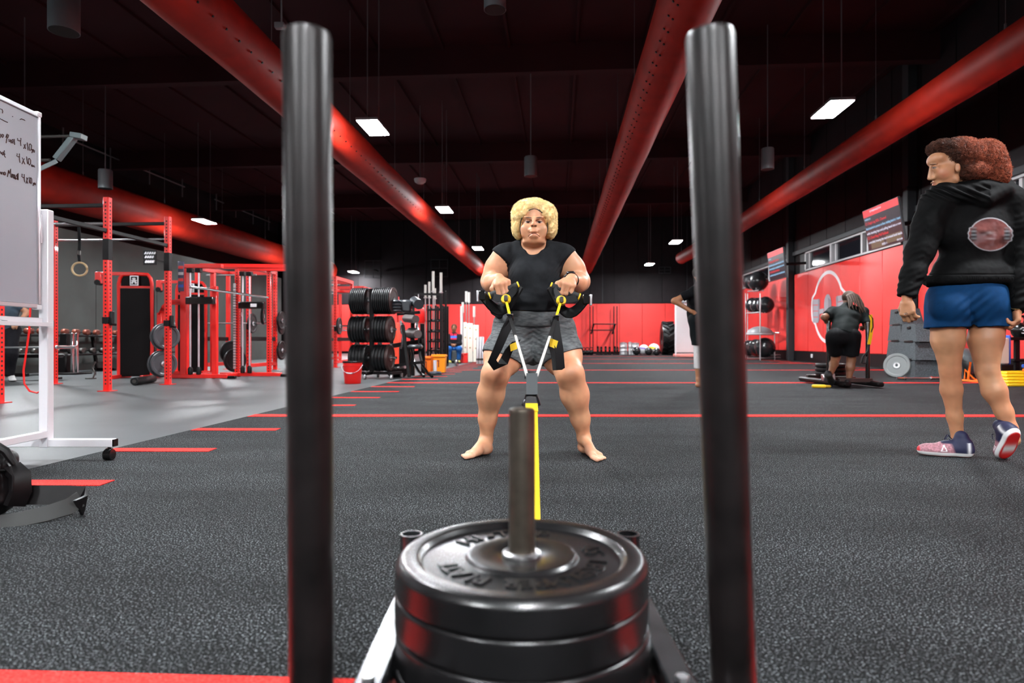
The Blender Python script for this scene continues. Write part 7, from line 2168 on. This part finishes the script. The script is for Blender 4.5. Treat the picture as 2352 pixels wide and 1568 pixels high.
    ax = unit(q['shR']-q['shL'])
    Bt.cap(hp-ax*0.07*g, hp+ax*0.07*g, 0.128*g, 0.128*g, 0.06)
    for s_ in 'LR':
        d_ = q['kn'+s_]-q['hip'+s_]
        t_ = min(1.0, leg)
        e_ = SDF(); e_.cap(q['hip'+s_], q['hip'+s_]+d_*min(1, t_+0.1), 0.118*g, (0.118-0.03*t_)*g, 0.05)
        if leg > 1:
            d2 = q['an'+s_]-q['kn'+s_]; e_.cap(q['kn'+s_], q['kn'+s_]+d2*(leg-1), 0.080*g, 0.066*g, 0.04)
        else: e_.plane(q['hip'+s_]+d_*t_, d_, 0.006)
        Bt.union(e_, 0.05)
    body_obj('shorts' if leg <= 1 else 'trousers', Bt, h, M_cloth, o, color=bottom if callable(bottom) else plain(bottom, 0.15, 40, 12), disp=lambda v, n: 0.008*vnoise(v*np.array([12., 12., 8.]), 13))
    if socks:
        for s_ in 'LR':
            K_ = SDF(); d2 = q['an'+s_]-q['kn'+s_]
            K_.cap(q['kn'+s_]-d2*0.25, q['kn'+s_]+d2*socks[0], 0.072*g, 0.064*g, 0.03); K_.plane(q['kn'+s_]+d2*socks[0], d2, 0.006)
            body_obj('leggings', K_, h, M_cloth, o, color=plain(socks[1], 0.08))
    if hair is not None:
        Hx = SDF(); Hx.ell(hd+upv_*0.028-fw*0.018, (0.105*hair_r, 0.090*hair_r, 0.098*hair_r), R, 0.02)
        Hx.ell(hd+fw*0.085-upv_*0.045, (0.085, 0.09, 0.105), R, 0.01, neg=True)
        Hx.plane(hd-upv_*0.06-fw*0.03, -upv_, 0.02)
        body_obj('hair', Hx, h*0.8, M_hair, o, color=plain(hair, 0.3, 60, 14), disp=lambda v, n: 0.006*vnoise(v*50, 15))
    if shoes is not None:
        for s_ in 'LR':
            S_, *_r = shoe_sdf(q['he'+s_], q['to'+s_], (1, 0, 0) if s_ == 'L' else (-1, 0, 0), up=J.get('su'+s_, (0, 0, 1)))
            hh, ff, ll, uu, LL = _r
            body_obj('shoe', S_, h*0.8, M_shoe, o, color=lambda v, n, hh=hh, uu=uu: mixc(plain(shoes[0])(v, n), shoes[1], 1-soft((v-hh) @ uu, 0.02, 0.028)))
    return o, q
# the man pushing the second sled (seen from behind, bent over)
D3 = 9.3
J = dict(head=(1949, 684, D3+0.36), neck=(1947, 703, D3+0.30), shL=(1913, 716, D3+0.26), shR=(1982, 716, D3+0.22), elL=(1893, 727, D3+0.12), elR=(1995, 752, D3+0.04),
         wrL=(1898, 738, D3+0.22), wrR=(1994, 757, D3-0.02+0.12), hipL=(1916, 772, D3-0.02), hipR=(1957, 772, D3-0.04), knL=(1920, 820, D3+0.16), knR=(1955, 826, D3+0.02),
         anL=(1908, 857, D3-0.10), anR=(1950, 868, D3+0.00), heL=(1905, 862, D3-0.20), toL=(1914, 882, D3+0.02), heR=(1945, 880, D3-0.12), toR=(1947, 880, D3+0.16),
         hfL=(0.3, 0.5, 0.3), hnL=(-0.6, -0.6, 0.4), hfR=(-0.1, 0.7, 0.4), hnR=(0.6, -0.6, 0.2), suL=(0, 0.75, 0.65))
q_ = {k: v for k, v in J.items()}
for k in ('heR', 'toR'):
    p = at(*J[k]); J[k] = (p.x, p.y, 0.0, 0)
p = at(*J['toL']); J['toL'] = (p.x, p.y, 0.01, 0)
man, qm = figure('person with dreadlocks in dark T-shirt and black shorts pushing a sled', J, (0.20, 0.085, 0.045), (0.009, 0.012, 0.012), (0.005, 0.005, 0.006), None, ((0.010, 0.010, 0.012), (0.02, 0.02, 0.02)), 0.75, 0.80, 0.010, face=(0.1, 0.8, -0.6), g=1.02)
hd = qm['head']
rng = random.Random(3)
Hx = SDF(); Hx.ell(hd+V3((0, -0.01, 0.02)), (0.094, 0.110, 0.095), k=0.02)
body_obj('hair', Hx, 0.008, M_hair, man, color=plain((0.05, 0.028, 0.018), 0.3))
M_dread = mat('dreadlock', (0.055, 0.028, 0.016), 0.7, noise=(60, 0.4))
for k in range(17):
    a = -0.9+1.8*k/16
    s0 = hd + V3((0.088*math.sin(a), -0.06-0.03*math.cos(a), 0.05+0.03*math.cos(a*2)))
    L_ = 0.20+rng.random()*0.14
    pts = [s0, s0+V3((0.02*math.sin(a), -0.045, -0.02)), s0+V3((0.04*math.sin(a)+rng.uniform(-.02, .02), -0.11, -L_*0.5)), s0+V3((0.05*math.sin(a)+rng.uniform(-.03, .03), -0.17, -L_*0.95))]
    MB().tube([Vector(p) for p in pts], [0.012, 0.014, 0.012, 0.006], 6).build('dreadlock', M_dread, man, world=True)
# the man standing with a hand on his hip
D4 = 9.33
J = dict(head=(1609, 630, D4), neck=(1607, 652, D4), shL=(1600, 668, D4+0.14), shR=(1596, 668, D4-0.16), elL=(1632, 694, D4+0.25), elR=(1549, 690, D4-0.10), wrL=(1628, 722, D4+0.2), wrR=(1588, 714, D4-0.16),
         hipL=(1606, 735, D4+0.10), hipR=(1600, 735, D4-0.10), knL=(1618, 805, D4+0.13), knR=(1604, 805, D4-0.10), anL=(1618, 868, D4+0.12), anR=(1604, 870, D4-0.10),
         heL=(1612, 887, D4+0.12), toL=(1648, 887, D4+0.14), heR=(1598, 887, D4-0.10), toR=(1632, 887, D4-0.16), hfR=(0.9, 0.05, -0.35), hnR=(-0.2, -0.9, 0.3), hfL=(0.2, 0, -0.9), hnL=(0, 0.9, 0.1))
for k in ('heL', 'toL', 'heR', 'toR'):
    p = at(*J[k]); J[k] = (p.x, p.y, 0.0, 0)
figure('barefoot person in black T-shirt and white leggings standing with hand on hip', J, (0.36, 0.16, 0.08), (0.004, 0.004, 0.005), (0.005, 0.007, 0.008), (0.006, 0.005, 0.004), None, 0.62, 0.80, 0.010, face=(1, 0.15, 0.0), g=0.97, socks=(0.62, (0.58, 0.57, 0.57)))
# the person sitting far back in a printed hoodie
D5 = 20.0
J = dict(head=(1043, 752, D5), neck=(1043, 764, D5), shL=(1030, 772, D5), shR=(1056, 772, D5), elL=(1029, 788, D5-0.1), elR=(1057, 788, D5-0.1), wrL=(1038, 790, D5-0.32), wrR=(1046, 790, D5-0.32),
         hipL=(1037, 802, D5), hipR=(1049, 802, D5), knL=(1031, 800, D5-0.45), knR=(1055, 800, D5-0.45), anL=(1032, 826, D5-0.40), anR=(1054, 826, D5-0.40),
         heL=(1032, 830, D5-0.35), toL=(1034, 830, D5-0.62), heR=(1054, 830, D5-0.35), toR=(1053, 830, D5-0.62), hfL=(0.7, -0.5, 0), hnL=(0, -0.5, 0.8), hfR=(-0.7, -0.5, 0), hnR=(0, -0.5, 0.8))
for k in ('heL', 'toL', 'heR', 'toR'):
    p = at(*J[k]); J[k] = (p.x, p.y, 0.0, 0)
def print_col(v, n):
    c = plain((0.012, 0.011, 0.014), 0.2)(v, n); x, y = pxy(v); fr = v[:,1] < D5+0.02
    blk = (np.abs(x-1042) < 7)*fr
    c = mixc(c, (0.60, 0.02, 0.05), blk*(y > 764.5)*(y < 769.5)*(np.abs(x-1042) > 1))
    c = mixc(c, (0.05, 0.12, 0.55), blk*(y > 770)*(y < 775))
    return mixc(c, (0.60, 0.02, 0.05), blk*(y > 775.5)*(y < 778))
figure('person in printed dark hoodie and jeans sitting far back by the cream boards', J, (0.22, 0.09, 0.045), print_col, lambda v, n: plain((0.02, 0.10, 0.32), 0.2)(v, n), (0.10, 0.04, 0.02), ((0.35, 0.32, 0.08), (0.4, 0.4, 0.3)), 1.5, 1.85, 0.014, face=(0.05, -1, -0.15), g=0.98)
st5 = thing('stool', 'dark grey block stool under the person sitting far back', 'stool', (at(1043, 0, D5).x, D5, 0))
MB().box(-0.17, 0.17, -0.38, 0.12, 0.05, 0.385, 0.02).build('seat_block', M_plyo, st5)
MB().box(-0.15, 0.15, -0.34, 0.10, 0, 0.05, 0.01).build('base', M_black, st5)
# the man behind the whiteboard
D6 = 10.6
J = dict(head=(-2, 655, D6-0.2), neck=(2, 676, D6-0.1), shL=(-18, 694, D6-0.1), shR=(36, 696, D6), elL=(-38, 722, D6-0.1), elR=(62, 716, D6+0.1), wrL=(-30, 748, D6-0.2), wrR=(42, 742, D6-0.05),
         hipL=(4, 757, D6+0.05), hipR=(27, 757, D6+0.05), knL=(2, 812, D6-0.1), knR=(27, 812, D6-0.05), anL=(4, 862, D6), anR=(24, 862, D6+0.05),
         heL=(4, 874, D6+0.05), toL=(2, 874, D6-0.22), heR=(26, 874, D6+0.1), toR=(30, 874, D6-0.17), hfR=(-0.85, -0.2, -0.45), hnR=(0.2, -0.9, 0.3), hfL=(0.4, 0, -0.9), hnL=(0, -0.9, 0.1))
for k in ('heL', 'toL', 'heR', 'toR'):
    p = at(*J[k]); J[k] = (p.x, p.y, 0.0, 0)
figure('person in grey-blue T-shirt and black trousers behind the whiteboard', J, (0.50, 0.25, 0.15), (0.055, 0.085, 0.115), (0.010, 0.010, 0.013), (0.03, 0.02, 0.015), ((0.55, 0.55, 0.55), (0.02, 0.02, 0.02)), 0.55, 1.85, 0.011, face=(0.2, -1, -0.3), g=0.98)
